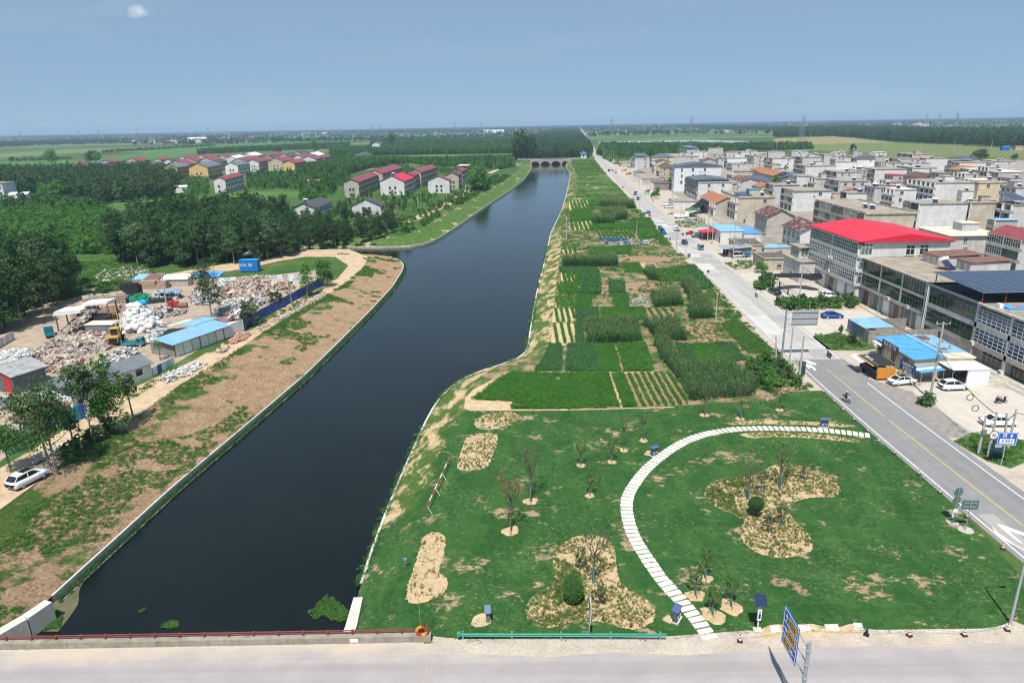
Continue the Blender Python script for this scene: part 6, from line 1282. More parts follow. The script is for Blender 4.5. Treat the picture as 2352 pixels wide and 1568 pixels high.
mass('nursery','dark row of nursery trees before the left terraces','trees','A2',[(0,500),(270,508),(330,500),(480,455),(700,435),(700,415),(300,412),(0,440)],YOUNG,2.3,.85,1.25,15)
mass('nursery','long belts of young poplars in the middle distance','trees','A2',[(480,415),(1430,405),(1440,450),(1320,470),(1150,450),(930,452),(740,425),(500,440)],YOUNG+ORCH,3.0,.8,1.3,16)
mass('nursery','near belt of nursery poplars behind the white villa','trees','A2',[(200,375),(480,372),(1430,360),(1430,322),(480,330),(200,345)],YOUNG,3.2,.9,1.4,17)
mass('nursery','bushy strip behind the white villa','trees','A2',[(205,400),(370,402),(480,395),(480,378),(205,385)],YOUNG+ORCH,3.2,.7,1.2,18)
mass('nursery','wide far nursery belt toward the plain','trees','A2',[(0,345),(470,330),(480,290),(830,275),(1420,262),(1420,300),(900,315),(480,330)],YOUNG,5.5,1.0,1.6,19)
mass('wood','poplar wood lining the canal beyond the bridge','wood','A2',[(1440,408),(1545,398),(1760,396),(1880,392),(1905,300),(1870,235),(1800,205),(1690,215),(1560,270),(1430,330)],WOOD,6.2,.9,1.35,20)
mass('wood','poplars between the canal house and the long straight road','wood','A2',[(1885,392),(1950,388),(1962,360),(1935,300),(1890,240),(1870,240),(1905,320)],WOOD,5.5,.8,1.2,21)
mass('orchard','dark orchard strip behind the village','orchard','A3',[(205,405),(330,418),(520,420),(960,402),(1560,360),(2250,345),(2200,318),(1500,322),(960,316),(240,312)],ORCH+YOUNG,3.6,.9,1.5,22)
mass('wood','green strip between shops and far street end','wood','C4',[(430,290),(520,340),(640,400),(860,340),(860,290),(450,270)],ORCH+BUSH,3.5,.5,1.0,23,.6)
mass('tree_belt','long tree belt beyond the yellow fields on the right','trees','A4',[(0,236),(560,222),(1150,278),(1700,305),(2352,338),(3200,380),(3200,250),(2352,215),(1500,195),(700,165),(0,190)],WOOD,9.0,1.1,1.7,24)
mass('tree_belt','tree belt behind the greenhouses','trees','A3',[(950,150),(1550,170),(2352,190),(2352,160),(1500,140),(950,120)],FARW,20,.9,1.5,25,.6)
mass('tree_belt','far tree belts along the left plain','trees','A1',[(0,325),(450,300),(690,300),(1900,275),(1900,262),(700,272),(300,285),(0,290)],FARW,19,.8,1.3,26,.5)
mass('tree_belt','mid-field tree strip before the left plain','trees','A1',[(1330,370),(1780,345),(2150,330),(2352,340),(2352,300),(1800,325),(1330,352)],YOUNG,5.5,.9,1.5,27)
mass('hedge','thin hedge line across the left field','trees','A1',[(60,415),(480,402),(480,396),(60,405)],YOUNG+ORCH,6,.7,1.2,28)
mass('hedge','second thin hedge across the left field','trees','A1',[(690,362),(1150,330),(1450,312),(1450,306),(1150,322),(690,352)],YOUNG,9,.7,1.2,29)
def plain():
 g=np.random.default_rng(77);P=[];S=[]
 for k in range(420):
  d=1700+10500*g.random()**1.15;a=g.uniform(-.78,.78);cx,cy=d*math.tan(a),d;L=g.uniform(200,900)*d/3000;wd=g.uniform(30,120)*d/3000;th=g.normal(0,.25);n=min(420,int(L*wd/(d/95)**2*.8)+6)
  u=g.uniform(-.5,.5,n)*L;v=g.uniform(-.5,.5,n)*wd;X=cx+u*math.cos(th)-v*math.sin(th);Y=cy+u*math.sin(th)+v*math.cos(th);k_=(Y>1300)&~((X>150)&(X<900)&(Y<2100))&(np.abs(X-np.interp(Y,RC[:,1],RC[:,0]))>12)&~((X<-300)&(Y<2100)&(Y>1300)&(X>-1500))
  X,Y=X[k_],Y[k_];sc=max(1.0,d/3400)*g.uniform(.75,1.25,len(X));P.append(z0(X,Y));S.append(np.stack([sc*1.3,sc*1.3,np.minimum(sc,1.6)],1))
 P=np.concatenate(P);S=np.concatenate(S);scatter('far_woods',P,FARW,'belts of woodland across the hazy plain to the horizon','woods',sca=S,seed=30)
plain()
for c,pts,col in(('A3',[(200,268),(1080,228),(1180,238),(1400,262),(700,270)],((.08,.14,.04),(.13,.19,.06),(.18,.22,.09))),('A3',[(100,190),(1150,172),(1150,196),(200,222)],((.12,.15,.05),(.18,.2,.08),(.24,.24,.11))),('A4',[(0,245),(560,226),(1150,282),(400,300),(0,300)],((.20,.19,.08),(.27,.24,.11),(.32,.28,.14))),('A4',[(0,300),(400,300),(1150,284),(2352,345),(2352,420),(1500,420),(700,370),(340,360)],((.11,.15,.05),(.16,.19,.065),(.21,.22,.09))),
     ('A1',[(0,420),(640,395),(1400,300),(1900,285),(1900,310),(1330,345),(1240,385),(700,425),(0,445)],((.06,.14,.03),(.085,.18,.045),(.12,.21,.06))),('A1',[(0,360),(640,330),(1400,295),(640,345),(0,385)],((.13,.16,.06),(.17,.2,.075),(.21,.22,.1))),('A1',[(760,665),(1260,655),(1270,690),(1180,710),(760,740)],((.06,.13,.025),(.085,.17,.035),(.11,.2,.05))),('A1',[(1540,620),(2080,610),(2090,650),(1500,660)],((.06,.13,.025),(.085,.17,.035),(.11,.2,.05)))):
 sheet('field',xy(c,pts),.03,sand_mat('field_crop',*col,.05,.2))
gh=sheet('greenhouse_field',xy('A3',[(225,298),(230,276),(680,272),(1130,265),(1600,272),(1690,290),(1100,290),(680,285)]),.6,paint('greenhouse_film',(.42,.50,.55),.35,.2,.02))
M_MULCH=sand_mat('straw_mulch',(.40,.27,.14),(.54,.40,.235),(.63,.50,.32),2.5,.9)
BEDS=[('B6',[(710,850),(730,780),(800,720),(920,695),(1100,690),(1230,640),(1330,580),(1420,565),(1560,585),(1700,610),(1820,680),(1900,740),(1940,800),(1910,850),(1840,870),(1700,868),(1580,890),(1490,930),(1470,980),(1490,1050),(1560,1120),(1640,1190),(1690,1290),(1680,1350),(1600,1380),(1480,1410),(1330,1415),(1200,1380),(1100,1310),(1050,1250),(1040,1180),(1060,1100),(1085,1080),(940,1010),(800,950),(730,900)],DRYT+OLVT[:1],'dry ornamental grasses in the large curved bed',17),
  ('B3',[(1345,730),(1380,660),(1450,610),(1530,570),(1550,500),(1530,420),(1530,370),(1580,310),(1650,255),(1720,232),(1830,235),(1900,260),(1950,320),(1960,420),(1970,500),(1985,560),(2080,620),(2180,680),(2230,740),(2210,810),(2150,860),(2060,872),(1960,850),(1850,815),(1750,805),(1650,815),(1550,850),(1470,860),(1400,840),(1350,790)],DRYT+OLVT[:1],'dry ornamental grasses in the bed with the round bush',17),
  ('B5',[(565,640),(640,605),(720,600),(840,605),(835,680),(790,800),(755,895),(640,925),(570,930),(480,920),(500,830)],DRYT,'sparse seedlings in the square straw bed',9),('B5',[(630,510),(680,460),(800,425),(960,418),(1010,440),(1055,470),(1000,500),(880,545),(800,575),(700,572),(640,550)],DRYT+OLVT,'grey-green tufts in the leaf-shaped bed',11),
  ('B3',[(650,260),(700,220),(760,208),(810,235),(810,300),(790,400),(760,500),(830,520),(825,590),(780,640),(680,690),(560,700),(540,660),(560,560),(590,480),(620,380)],DRYT,'few tufts in the long straw bed',2.2),('B6',[(880,205),(1100,180),(1300,175),(1700,195),(2030,225),(2035,250),(1700,225),(1300,215),(1000,222),(890,222)],OLVT[:1]+DRYT,'olive grass strip north of the stepping stones',12),('B6',[(1025,310),(1060,295),(1300,285),(1700,300),(2000,335),(2140,365),(2155,388),(2000,372),(1700,340),(1300,330),(1090,348)],OLVT[:1]+DRYT,'olive grass strip south of the stepping stones',12)]
for i,(c,pts,pr,lab,den) in enumerate(BEDS):
 P=smoothline(xy(c,pts+pts[:1]),len(pts)*8,12)[:-1];P=P+np.random.default_rng(i).normal(0,.06,P.shape);poly=[tuple(p) for p in P];sheet('planting_bed',poly,.032,M_MULCH);X,Y=rand_in(poly,density=den,seed=200+i);k=fbm(X,Y,2.5,i)>.34;scatter('bed_grasses',z0(X[k],Y[k],.03),pr,lab,'grasses',.75,1.35,.25,seed=i)
for c,pts,lab,sd in(('B6',[(715,850),(735,785),(800,725),(920,700),(1100,695),(1150,720),(1010,830),(970,880),(1000,970),(1080,1075),(940,1005),(800,945),(735,900)],'fresh green ground cover at the west end of the large bed',61),('B3',[(1350,730),(1385,665),(1455,615),(1535,575),(1556,500),(1535,420),(1540,390),(1690,420),(1720,480),(1700,560),(1760,620),(1740,790),(1650,810),(1550,845),(1470,855),(1400,835),(1355,790)],'fresh green ground cover round the clipped bush',62)):
 X,Y=rand_in(xy(c,pts),density=24,seed=sd);k=fbm(X,Y,1.6,sd)>.38;scatter('ground_cover',z0(X[k],Y[k],.03),TUFT+OLVT[1:],lab,'ground cover',.5,.85,.25,seed=sd)
X,Y=rand_in([tuple(p[:2]) for p in topN[8:60]]+[tuple(p[:2]) for p in offset_line(topN,-16)[8:60][::-1]],density=.5,seed=72);k=fbm(X,Y,9,5)>.47;scatter('bank_scrub',z0(X[k],Y[k]),WEED+TUFT+BUSH[:1],'weeds and low crops on the strip above the far bank','weeds',.8,1.9,.2,seed=72)
X,Y=rand_in(LAWN,density=5.0,seed=71);k=fbm(X,Y,5,5)>.42;X,Y=X[k],Y[k]
GRASS=[blades('turf_tuft',14,.16,.085,.012,s,leaf_mat('turf_blades_%d'%s,[(.012,.06,.012),(.02,.085,.018),(.04,.12,.028)],.3,.3,2),1.4) for s in(91,92)]
scatter('turf_blades',z0(X,Y,.02),GRASS,'short blades of the new lawn turf','grass',.8,1.6,.3,seed=71)
def stones():
 pts=xy('B4',[(372,862),(330,800),(285,742),(240,690),(200,640),(150,585),(100,532),(40,462)])+xy('B6',[(310,1585),(250,1500),(130,1320),(60,1190),(18,1030),(12,910),(40,825),(120,705),(200,610),(300,525),(420,440),(540,370),(700,312),(850,282),(1000,262),(1200,255),(1400,257),(1600,262),(1800,275),(2000,296),(2170,318)])
 pts=[pts[0]]+[p for i,p in enumerate(pts[1:-1]) if True]+[pts[-1]];Q=smoothline(pts,400,25);N=92;C=resample(Q,N);T=np.gradient(C,axis=0);T/=np.linalg.norm(T,axis=1)[:,None]
 ln=np.linalg.norm(np.diff(Q,axis=0),axis=1).sum()/N;m=MB();w=1.42;l=ln*.80
 b=.04;m.prism([(-l/2+b,-w/2),(l/2-b,-w/2),(l/2,-w/2+b),(l/2,w/2-b),(l/2-b,w/2),(-l/2+b,w/2),(-l/2,w/2-b),(-l/2,-w/2+b)],0,.085);me=m.mesh('stone',paint('pale_paving_stone',(.72,.68,.60),.85,.12,1.5,stain=(.52,.44,.34),rnd=.15));t=thing('stepping_stone_path','curving path of pale rectangular stepping stones across the lawn','path');r=random.Random(1)
 for i in range(N):ob('stone',me,t,(C[i,0],C[i,1],.02),(r.uniform(-.012,.012),r.uniform(-.012,.012),math.atan2(T[i,1],T[i,0])+r.uniform(-.03,.03)),(r.uniform(.9,1.04),r.uniform(.95,1.03),1))
stones()
M_WRAP=paint('teal_trunk_wrap',(.03,.20,.22),.7,.2,3);M_STAKE=paint('wooden_stake',(.22,.15,.095),.9,.25,3)
M_RING=M_MULCH
def sapling(c,bx,by,ty,label,n=160,w=None,wrap=True,stakes=True,mat=M_LEAF2,seed=0,bare=.33,leaf=.075,ring=.8):
 ring*=.72
 p=at(c,bx,by,.02);H=max(1.2,high(c,bx,by,ty));w=w or H*.23;r=random.Random(seed);t=thing('sapling',label,'tree',tuple(p));m=MB();r0=.03+H*.008;top=Vector((r.uniform(-.1,.1),r.uniform(-.1,.1),H*.55));m.tube([(0,0,0),top*.5,top],[r0,r0*.85,r0*.65],7);tips=[]
 for i in range(13):
  z=H*(bare+(.56-bare)*i/12);b=Vector((0,0,z));a=i*2.4+r.random();e=b+Vector((math.cos(a)*w*r.uniform(.55,1),math.sin(a)*w*r.uniform(.55,1),(H-z)*r.uniform(.55,.98)));md=b.lerp(e,.45)+Vector((math.cos(a),math.sin(a),0))*w*.15;m.tube([b,md,e],[r0*.42,r0*.28,r0*.12],5);tips+=[(md,e)]
  for _ in range(4):
   f=md.lerp(e,r.random());g=f+Vector((r.uniform(-1,1),r.uniform(-1,1),r.uniform(.2,1.1)))*w*.42;m.cyl(f,g,r0*.16,r0*.07,3,caps=False);tips.append((f,g))
 m.build('trunk',M_BARK if n<200 else M_BARK,t)
 if n:
  g=np.random.default_rng(seed);V=[];k=g.integers(0,len(tips),n);f=g.random(n);P=np.array([tuple(tips[i][0].lerp(tips[i][1],float(q))) for i,q in zip(k,f)])+g.normal(0,.06*max(.8,w),(n,3));a=g.normal(size=(n,3));a/=np.linalg.norm(a,axis=1)[:,None];b=np.cross(a,g.normal(size=(n,3)));b/=np.linalg.norm(b,axis=1)[:,None];s=leaf*g.uniform(.7,1.4,n)[:,None]
  ob('leaves',npmesh('leaves',np.stack([P-a*s,P-b*s*.6,P+a*s,P+b*s*.6],1).reshape(-1,3),np.arange(4*n).reshape(-1,4),mat),t)
 if wrap:m=MB();m.cyl((0,0,.05),(0,0,H*.26),r0*1.5,r0*1.35,8);m.build('trunk_wrap',M_WRAP,t)
 if stakes:
  for i in range(3):a=i*2.09+.5;m=MB();m.cyl((math.cos(a)*H*.17,math.sin(a)*H*.17,0),(math.cos(a)*.05,math.sin(a)*.05,H*.24),.03,n=5);m.build('stake',M_STAKE,t)
 if ring:m=MB();m.lathe([(ring,.0),(ring*.8,.09),(ring*.4,.06),(.02,.08)],18);m.v=[(x*(1+.3*math.sin(3*math.atan2(y,x)+seed)*.6+r.uniform(-.12,.12)),y*(1+.25*math.cos(2*math.atan2(y,x)+seed)+r.uniform(-.12,.12)),z) for x,y,z in m.v];m.build('mulch_ring',M_RING,t)
 return t
def rowof(c,y):a=VIEW[c];return a[1]+y*a[2]
def into(c,s):a=VIEW[c];return(s-a[1])/a[2]
SAP=[('B3',1250,205,into('B3',rowof('B5',905)),'withered rust-leaved sapling on the west lawn',dict(n=360,mat=M_RUST,wrap=False,ring=1.3,w=1.5)),('B5',1118,1185,655,'tall sparse staked sapling behind the withered one',dict(n=260,w=1.4,ring=1.2,mat=M_LEAF3)),('B5',1545,880,665,'small staked sapling left of its twin on mid lawn',dict(n=260)),('B5',1808,850,628,'small staked sapling right of its twin on mid lawn',dict(n=280)),('B5',1912,748,450,'bare teal-wrapped sapling beside the litter bin',dict(n=40,stakes=False,w=.7,bare=.5)),('B5',2082,665,420,'second bare teal-wrapped sapling near the north edge',dict(n=30,stakes=False,w=.8,bare=.55)),('B5',1625,1135,930,'small staked sapling alone west of the stone path',dict(n=200)),
 ('B6',1100,890,455,'pale-trunked staked tree in the large bed',dict(n=200,w=2.1,wrap=True,ring=1.4,mat=M_LEAF3)),('B6',1383,790,310,'tallest green staked tree in the large bed',dict(n=620,w=1.7,ring=1.5)),('B6',1283,1195,1020,'thin shrub in the south part of the large bed',dict(n=260,w=.7,stakes=False,mat=M_LEAF3,ring=.4)),('B6',1393,1128,930,'bushier thin shrub next to the southern one',dict(n=380,w=.8,stakes=False,mat=M_LEAF3,ring=.4)),('B6',1625,722,555,'dark twiggy shrub at the east end of the large bed',dict(n=300,w=.9,stakes=False,mat=M_LEAF3,ring=.3)),('B6',1450,690,585,'twiggy shrub behind the tallest green tree',dict(n=260,w=.8,stakes=False,ring=.3)),('B6',1215,802,640,'grey shrub between the two staked trees',dict(n=380,w=1.0,stakes=False,mat=M_LEAF3,ring=.3)),
 ('B4',285,600,395,'staked sapling at the left of the path-side group',dict(n=320,ring=1.3)),('B4',345,490,280,'staked sapling at the back of the path-side group',dict(n=320,ring=1.0)),('B4',393,722,545,'staked sapling at the front of the path-side group',dict(n=320,ring=1.5)),('B4',508,668,470,'staked sapling at the right of the path-side group',dict(n=320,ring=1.4)),('B3',1803,558,165,'multi-branched teal-wrapped tree in the bed with the bush',dict(n=380,w=1.9,mat=M_LEAF3)),('B3',1712,478,320,'slim twiggy shrub left of the teal-wrapped tree',dict(n=280,w=.6,stakes=False,mat=M_LEAF3,ring=.3)),('B3',1843,708,575,'low twiggy shrub right of the clipped bush',dict(n=280,w=.8,stakes=False,mat=M_LEAF3,ring=.5)),
 ('A8',1425,1535,1290,'staked sapling on the north edge before the maize',dict(n=140,w=1.6,ring=1.0,wrap=False)),('A8',1672,1560,1295,'teal-wrapped staked sapling on the north edge',dict(n=180,w=1.6,ring=.9)),('A8',1945,1495,1350,'low staked sapling near the road end of the north edge',dict(n=420,w=1.4,ring=.8))]
for i,(c,x,y,ty,lab,kw) in enumerate(SAP):sapling(c,x,y,ty,lab,seed=300+i,**kw)
def ball(c,bx,by,wpx,ty,label,stem=0.0,mat=M_LEAF2,seed=1):
 p=at(c,bx,by,.03);q=at(c,bx+wpx/2,by,.03);r=(q-p).length;H=high(c,bx,by,ty);t=thing('clipped_bush',label,'bush',tuple(p));rz=(H-stem)/2;V,F=leaves(5200,[(0,0,stem+rz,r*.95,r*.95,rz*.98)],.05,seed,clump=5,spread=.12,shell=.9,up=.2);ob('crown',npmesh('crown',V,F,mat),t);m=MB();m.cyl((0,0,0),(0,0,stem+rz),.07,.04,7);m.build('trunk',M_BARK,t)
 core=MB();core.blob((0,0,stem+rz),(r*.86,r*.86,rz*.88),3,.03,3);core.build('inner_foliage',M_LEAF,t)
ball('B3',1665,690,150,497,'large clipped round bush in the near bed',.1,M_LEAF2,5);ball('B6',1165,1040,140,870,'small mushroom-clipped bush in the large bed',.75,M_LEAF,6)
def shrubs():
 for i,(c,pts,lab,den) in enumerate([('A6',[(1310,960),(1480,900),(1700,930),(2100,900),(2180,960),(2130,1000),(1800,1010),(1400,1025)],'hedge of dark shrubs before the shaded forecourt',.7),('A6',[(790,540),(850,515),(1060,510),(1060,580),(900,600)],'leafy vegetable patch by the grey tin shed',1.2),('A6',[(1080,750),(1180,680),(1300,700),(1260,800),(1160,820)],'wild shrubs beside the black parked car',1.0),('B7',[(140,120),(400,90),(720,200),(640,260),(300,250)],'weedy grass patch at the forecourt corner',1.6),('B7',[(1250,830),(1330,780),(1400,820),(1330,870)],'bushy weeds round the foot of the concrete pole',2.5),('B7',[(1640,1220),(1800,1130),(2342,1210),(2342,1420),(2200,1480),(1950,1400),(1760,1300)],'weeds round the poles and road signs',1.4),('A3',[(930,1030),(1090,1000),(1230,990),(1220,1060),(1100,1090),(990,1080)],'roadside vegetable bed by the yellow crane truck',.8),('C4',[(1450,1160),(1560,1150),(1560,1170),(1450,1175)],'thin weeds beside the parked white cars',1.0),('A8',[(1700,1200),(1840,1120),(2060,1220),(2090,1330),(1900,1390),(1800,1330)],'fig-like bushes at the road corner of the plots',.7),('C2',[(700,1560),(860,1480),(1050,1370),(1080,1400),(900,1520),(760,1568)],'weeds along the foot of the long blue shed',1.5),('C3',[(1180,800),(1500,640),(1900,430),(2200,250),(2335,120),(2335,200),(2000,450),(1700,620),(1300,840)],'green weeds along the white sheds',1.6),('C2',[(1200,1240),(1500,1090),(1900,900),(2300,640),(2335,690),(1950,960),(1500,1180),(1230,1290)],'weeds along the foot of the blue fence',1.2),('C3',[(750,1480),(1000,1250),(1300,1050),(1490,930),(1500,1040),(1200,1200),(900,1470)],'dark shrubs under the bank trees',1.3),('A5',[(560,330),(580,180),(900,150),(1120,220),(1130,290),(900,330),(640,360)],'rank grass of the waste plot between the woods',1.3),('C1',[(1250,640),(1350,520),(1640,500),(1640,600),(1500,640)],'green shrubs among the scrap heaps',.8)]):
  P=xy(c,pts);X,Y=rand_in(P,density=den,seed=400+i);big='shrub' in lab or 'bush' in lab;scatter('shrubs' if big else 'weeds',z0(X,Y,.02),(BUSH+WEED[:1]) if big else WEED+TUFT,lab,'shrubs' if big else 'weeds',.7,1.5 if big else 1.9,.2,seed=i)
 t=sheet('waste_grass',xy('A5',[(550,340),(580,160),(940,150),(1130,215),(1140,290),(900,330),(640,370)]),.028,ramp_mat('waste_grass',[(.3,(.05,.11,.02)),(.55,(.09,.17,.035)),(.75,(.14,.20,.05))],.5));sheet('verge_grass',xy('B7',[(1600,1210),(1700,1170),(1800,1120),(2342,1200),(2342,1440),(2200,1500),(1950,1420),(1760,1310)]),.03,ramp_mat('verge_grass',[(.3,(.04,.1,.02)),(.6,(.08,.14,.035)),(.7,(.32,.26,.16))],.5));sheet('verge_grass',xy('B7',[(130,120),(400,80),(760,190),(800,250),(640,270),(280,265)]),.03,ramp_mat('verge_grass_dry',[(.3,(.05,.11,.025)),(.6,(.10,.15,.04)),(.75,(.22,.2,.08))],.5))
shrubs()
# the scrap yard west of the canal
def debris(name,cols,seed,n=10,size=.28,flatn=.25):
 r=random.Random(seed);mats=[flat(name+'_piece_%d'%i,c,.8) for i,c in enumerate(cols)];m=MB()
 for i in range(n):
  x,y=r.uniform(-.6,.6),r.uniform(-.6,.6);z=r.uniform(0,.25);a,b=r.uniform(0,3.14),r.uniform(-.7,.7);w,l,h=size*r.uniform(.5,1.5),size*r.uniform(.5,1.6),size*r.uniform(.05,flatn*2);mt=Matrix.Rotation(a,3,'Z')@Matrix.Rotation(b,3,'X')
  vs=[mt@Vector((sx*w,sy*l,sz*h))+Vector((x,y,z+.1)) for sz in(-1,1) for sx,sy in((-1,-1),(1,-1),(1,1),(-1,1))];m.add(vs,[(3,2,1,0),(4,5,6,7),(0,1,5,4),(1,2,6,5),(2,3,7,6),(3,0,4,7)],r.randrange(len(mats)))
 return bpy.data.objects.new(name,m.mesh(name,mats))
CARD=[debris('cardboard_bits',[(.36,.28,.21),(.44,.36,.28),(.29,.23,.18),(.56,.53,.49)],s,9,.42,.12) for s in(1,2)]
MIXED=[debris('mixed_scrap',[(.62,.61,.58),(.52,.45,.38),(.36,.26,.18),(.30,.16,.13),(.12,.12,.13),(.52,.50,.47),(.40,.31,.22),(.16,.25,.33)],s,12,.26) for s in(3,4)]
WHITEP=[debris('white_plastic',[(.68,.68,.67),(.58,.59,.58),(.5,.51,.49),(.4,.44,.41)],s,12,.24) for s in(5,6)]
DARKP=[debris('dark_scrap',[(.03,.03,.035),(.07,.07,.075),(.16,.16,.16),(.4,.4,.4)],s,12,.3) for s in(7,)]
GREENP=[debris('green_netting',[(.02,.30,.16),(.04,.38,.22),(.015,.2,.11)],s,14,.26) for s in(8,)]
RUB=[debris('rubble',[(.52,.46,.40),(.58,.53,.48),(.40,.24,.17),(.47,.30,.22)],s,12,.16,.5) for s in(9,10)];RUBR=[debris('brick_rubble',[(.42,.22,.15),(.5,.3,.22),(.55,.45,.38)],s,12,.16,.5) for s in(11,)];RUBG=[debris('grey_rubble',[(.42,.41,.40),(.6,.58,.56),(.28,.27,.26),(.52,.48,.44)],s,12,.17,.5) for s in(12,)]
def heap(c,pts,protos,label,h=1.0,den=1.6,seed=0,s=1.0,name='scrap_heap'):
 P=xy(c,pts);h*=.7;X,Y=rand_in(P,density=den*1.9,seed=seed);a=np.asarray(P);cx,cy=a.mean(0);d=np.hypot((X-cx)/(np.ptp(a[:,0])/2),(Y-cy)/(np.ptp(a[:,1])/2));g=np.random.default_rng(seed);n=fbm(X,Y,3.5,seed)
 Z=h*np.clip(1-d*d,0,1)*(.5+n)*g.random(len(X))**.35+.04;return scatter(name,np.stack([X,Y,Z],1),protos,label,'scrap',.42*s,1.0*s,.6,seed=seed)
heap('A5',[(230,850),(420,760),(500,700),(640,700),(820,730),(800,800),(600,850),(350,890)],MIXED+CARD,'mixed waste spilled from the conveyor',1.6,2.6,1)
heap('A5',[(0,830),(200,820),(240,860),(200,910),(20,930)],WHITEP,'white plastic sheeting heap at the left of the yard',.9,2.6,2)
heap('A5',[(330,930),(430,890),(560,885),(560,940),(480,975),(350,970)],CARD,'flattened cardboard heap behind the bank trees',1.4,2.4,3,1.5)
heap('A5',[(740,890),(850,830),(980,815),(990,850),(900,900),(780,925)],MIXED+WHITEP,'pale plastic heap beside the ribbed shed roof',1.5,2.6,4)
heap('C2',[(880,800),(1050,700),(1250,640),(1500,590),(1760,620),(1740,720),(1450,800),(1150,840)],CARD+MIXED[:1],'large heap of broken furniture boards and cardboard',3.0,2.0,5,1.7)
heap('C2',[(950,690),(960,610),(1080,600),(1140,680),(1050,720)],WHITEP,'bright white foam heap by the metal fence',2.0,3.0,6,1.2)
heap('C2',[(880,1040),(950,900),(1080,830),(1400,820),(1560,850),(1400,960),(1180,1080)],MIXED+WHITEP,'mixed plastic heap inside the blue fence',1.4,2.2,7,1.1)
heap('C2',[(560,800),(700,700),(930,700),(960,800),(800,900),(600,900)],WHITEP+MIXED,'white waste heap behind the feathery yard tree',1.5,2.0,8,1.1)
heap('C1',[(1480,640),(1600,620),(1740,640),(1720,740),(1560,760)],DARKP,'black plastic heap beside the paper bales',1.6,2.6,9)
heap('C1',[(1740,660),(1860,615),(1980,640),(1960,720),(1800,750)],GREENP,'green netting heap',1.5,3.4,10)
heap('C2',[(0,820),(60,740),(300,720),(420,780),(380,830),(120,850)],DARKP+WHITEP[:1],'dark scrap heap under the blue sheet',1.2,2.0,11)
heap('C2',[(0,1100),(60,960),(240,920),(300,980),(250,1060)],DARKP+MIXED,'bent metal scrap behind the sack pile',.8,1.6,12)
heap('C2',[(280,1050),(330,1000),(470,970),(480,1010),(380,1050)],MIXED,'coloured litter near the red tank',.5,2.0,13,.8)
heap('C1',[(1950,1230),(2050,1080),(2200,1060),(2230,1200),(2150,1280)],WHITEP+MIXED,'white foam scraps beside the black tarpaulin',1.0,2.2,14)
heap('A5',[(0,880),(700,690),(1300,560),(1350,480),(900,560),(500,900),(300,960)],MIXED+WHITEP,'litter scattered over the yard floor',.05,.25,15,.6)
heap('C3',[(0,570),(110,560),(160,640),(100,720),(0,740)],DARKP+WHITEP,'tied waste bundles by the red door shed',1.2,2.4,16)
heap('A5',[(680,290),(760,230),(900,215),(1100,240),(1080,300),(900,310),(720,320)],WHITEP+RUB,'pale litter strewn over the waste grass plot',.1,.5,17,.7,'litter')
heap('C2',[(1320,1280),(1420,1200),(1800,1040),(2000,900),(2335,720),(2335,790),(2000,980),(1700,1130),(1420,1270)],RUBG+RUB,'line of grey rubble along the track',.3,2.0,18,.6,'rubble');heap('C2',[(1050,1410),(1200,1270),(1340,1290),(1280,1360),(1120,1420)],RUBR,'red brick rubble by the shed corner',.8,3.2,19,1.0,'rubble');heap('C2',[(880,1540),(1000,1470),(1080,1480),(960,1550)],RUB,'small rubble pile on the track',.4,3,20,1.0,'rubble');heap('C3',[(2180,350),(2230,290),(2335,240),(2335,320),(2250,360)],RUBG,'grey rubble mound at the track edge',.9,3.2,21,1.0,'rubble');heap('A5',[(1200,1030),(1330,940),(1480,890),(1490,920),(1380,1000),(1240,1050)],RUBG+WHITEP[:1],'white plaster rubble along the track edge',.5,2.2,22,.6,'rubble');heap('C3',[(440,1450),(560,1330),(860,1210),(880,1240),(650,1370),(480,1460)],RUBG,'thin rubble line under the bank trees',.3,2.4,23,.9,'rubble');heap('A8',[(895,700),(1020,690),(1040,780),(900,780)],RUBG,'pale stony scrap patch among the plots',.1,.6,24,.45,'rubble');heap('A8',[(1780,1440),(1850,1400),(2090,1320),(2130,1335),(1990,1400),(1860,1445)],RUB,'sandy rubble line at the lawn edge',.3,1.6,25,.45,'rubble')
def sacks():
 t=thing('sack_pile','towering pile of bulging white sacks with one blue sack on top','sack pile',(-82.6,146.5,0));r=random.Random(5);W=paint('white_woven_sack',(.66,.66,.645),.75,.12,2.5,bump=.6,bscale=3,rnd=.12,obj=True);mes=[]
 for k in range(4):m=MB();m.blob((0,0,0),(1.0,.75,.6),3,.09,k);mes.append(m.mesh('sack',W,True))
 n=0
 for lv in range(7):
  z=.5+lv*.78;R_=4.4-lv*.52 if lv else 3.9;cnt=max(2,int(R_*4.2))
  for i in range(cnt):a=6.283*i/cnt+r.random()*.4;q=R_*r.uniform(.8,1.02);ob('sack',mes[n%4],t,(math.cos(a)*q,math.sin(a)*q*.8,z+r.uniform(-.2,.25)),(r.uniform(-.4,.4),r.uniform(-.4,.4)+.3,a),(r.uniform(.85,1.25),)*3);n+=1
 for i in range(5):ob('sack',mes[i%4],t,(r.uniform(-1,1),r.uniform(-.8,.8),5.6),(0,0,r.random()*6),(1.2,1.2,1))
 m=MB();m.blob((1.2,.3,6.0),(1.1,.8,.7),3,.1,9);m.build('blue_sack',flat('blue_sack',(.01,.30,.55),.6),t,True)
 m=MB();m.blob((0,0,1.6),(3.6,2.9,2.9),2,.05,2);m.build('inner_sacks',W,t)
sacks()
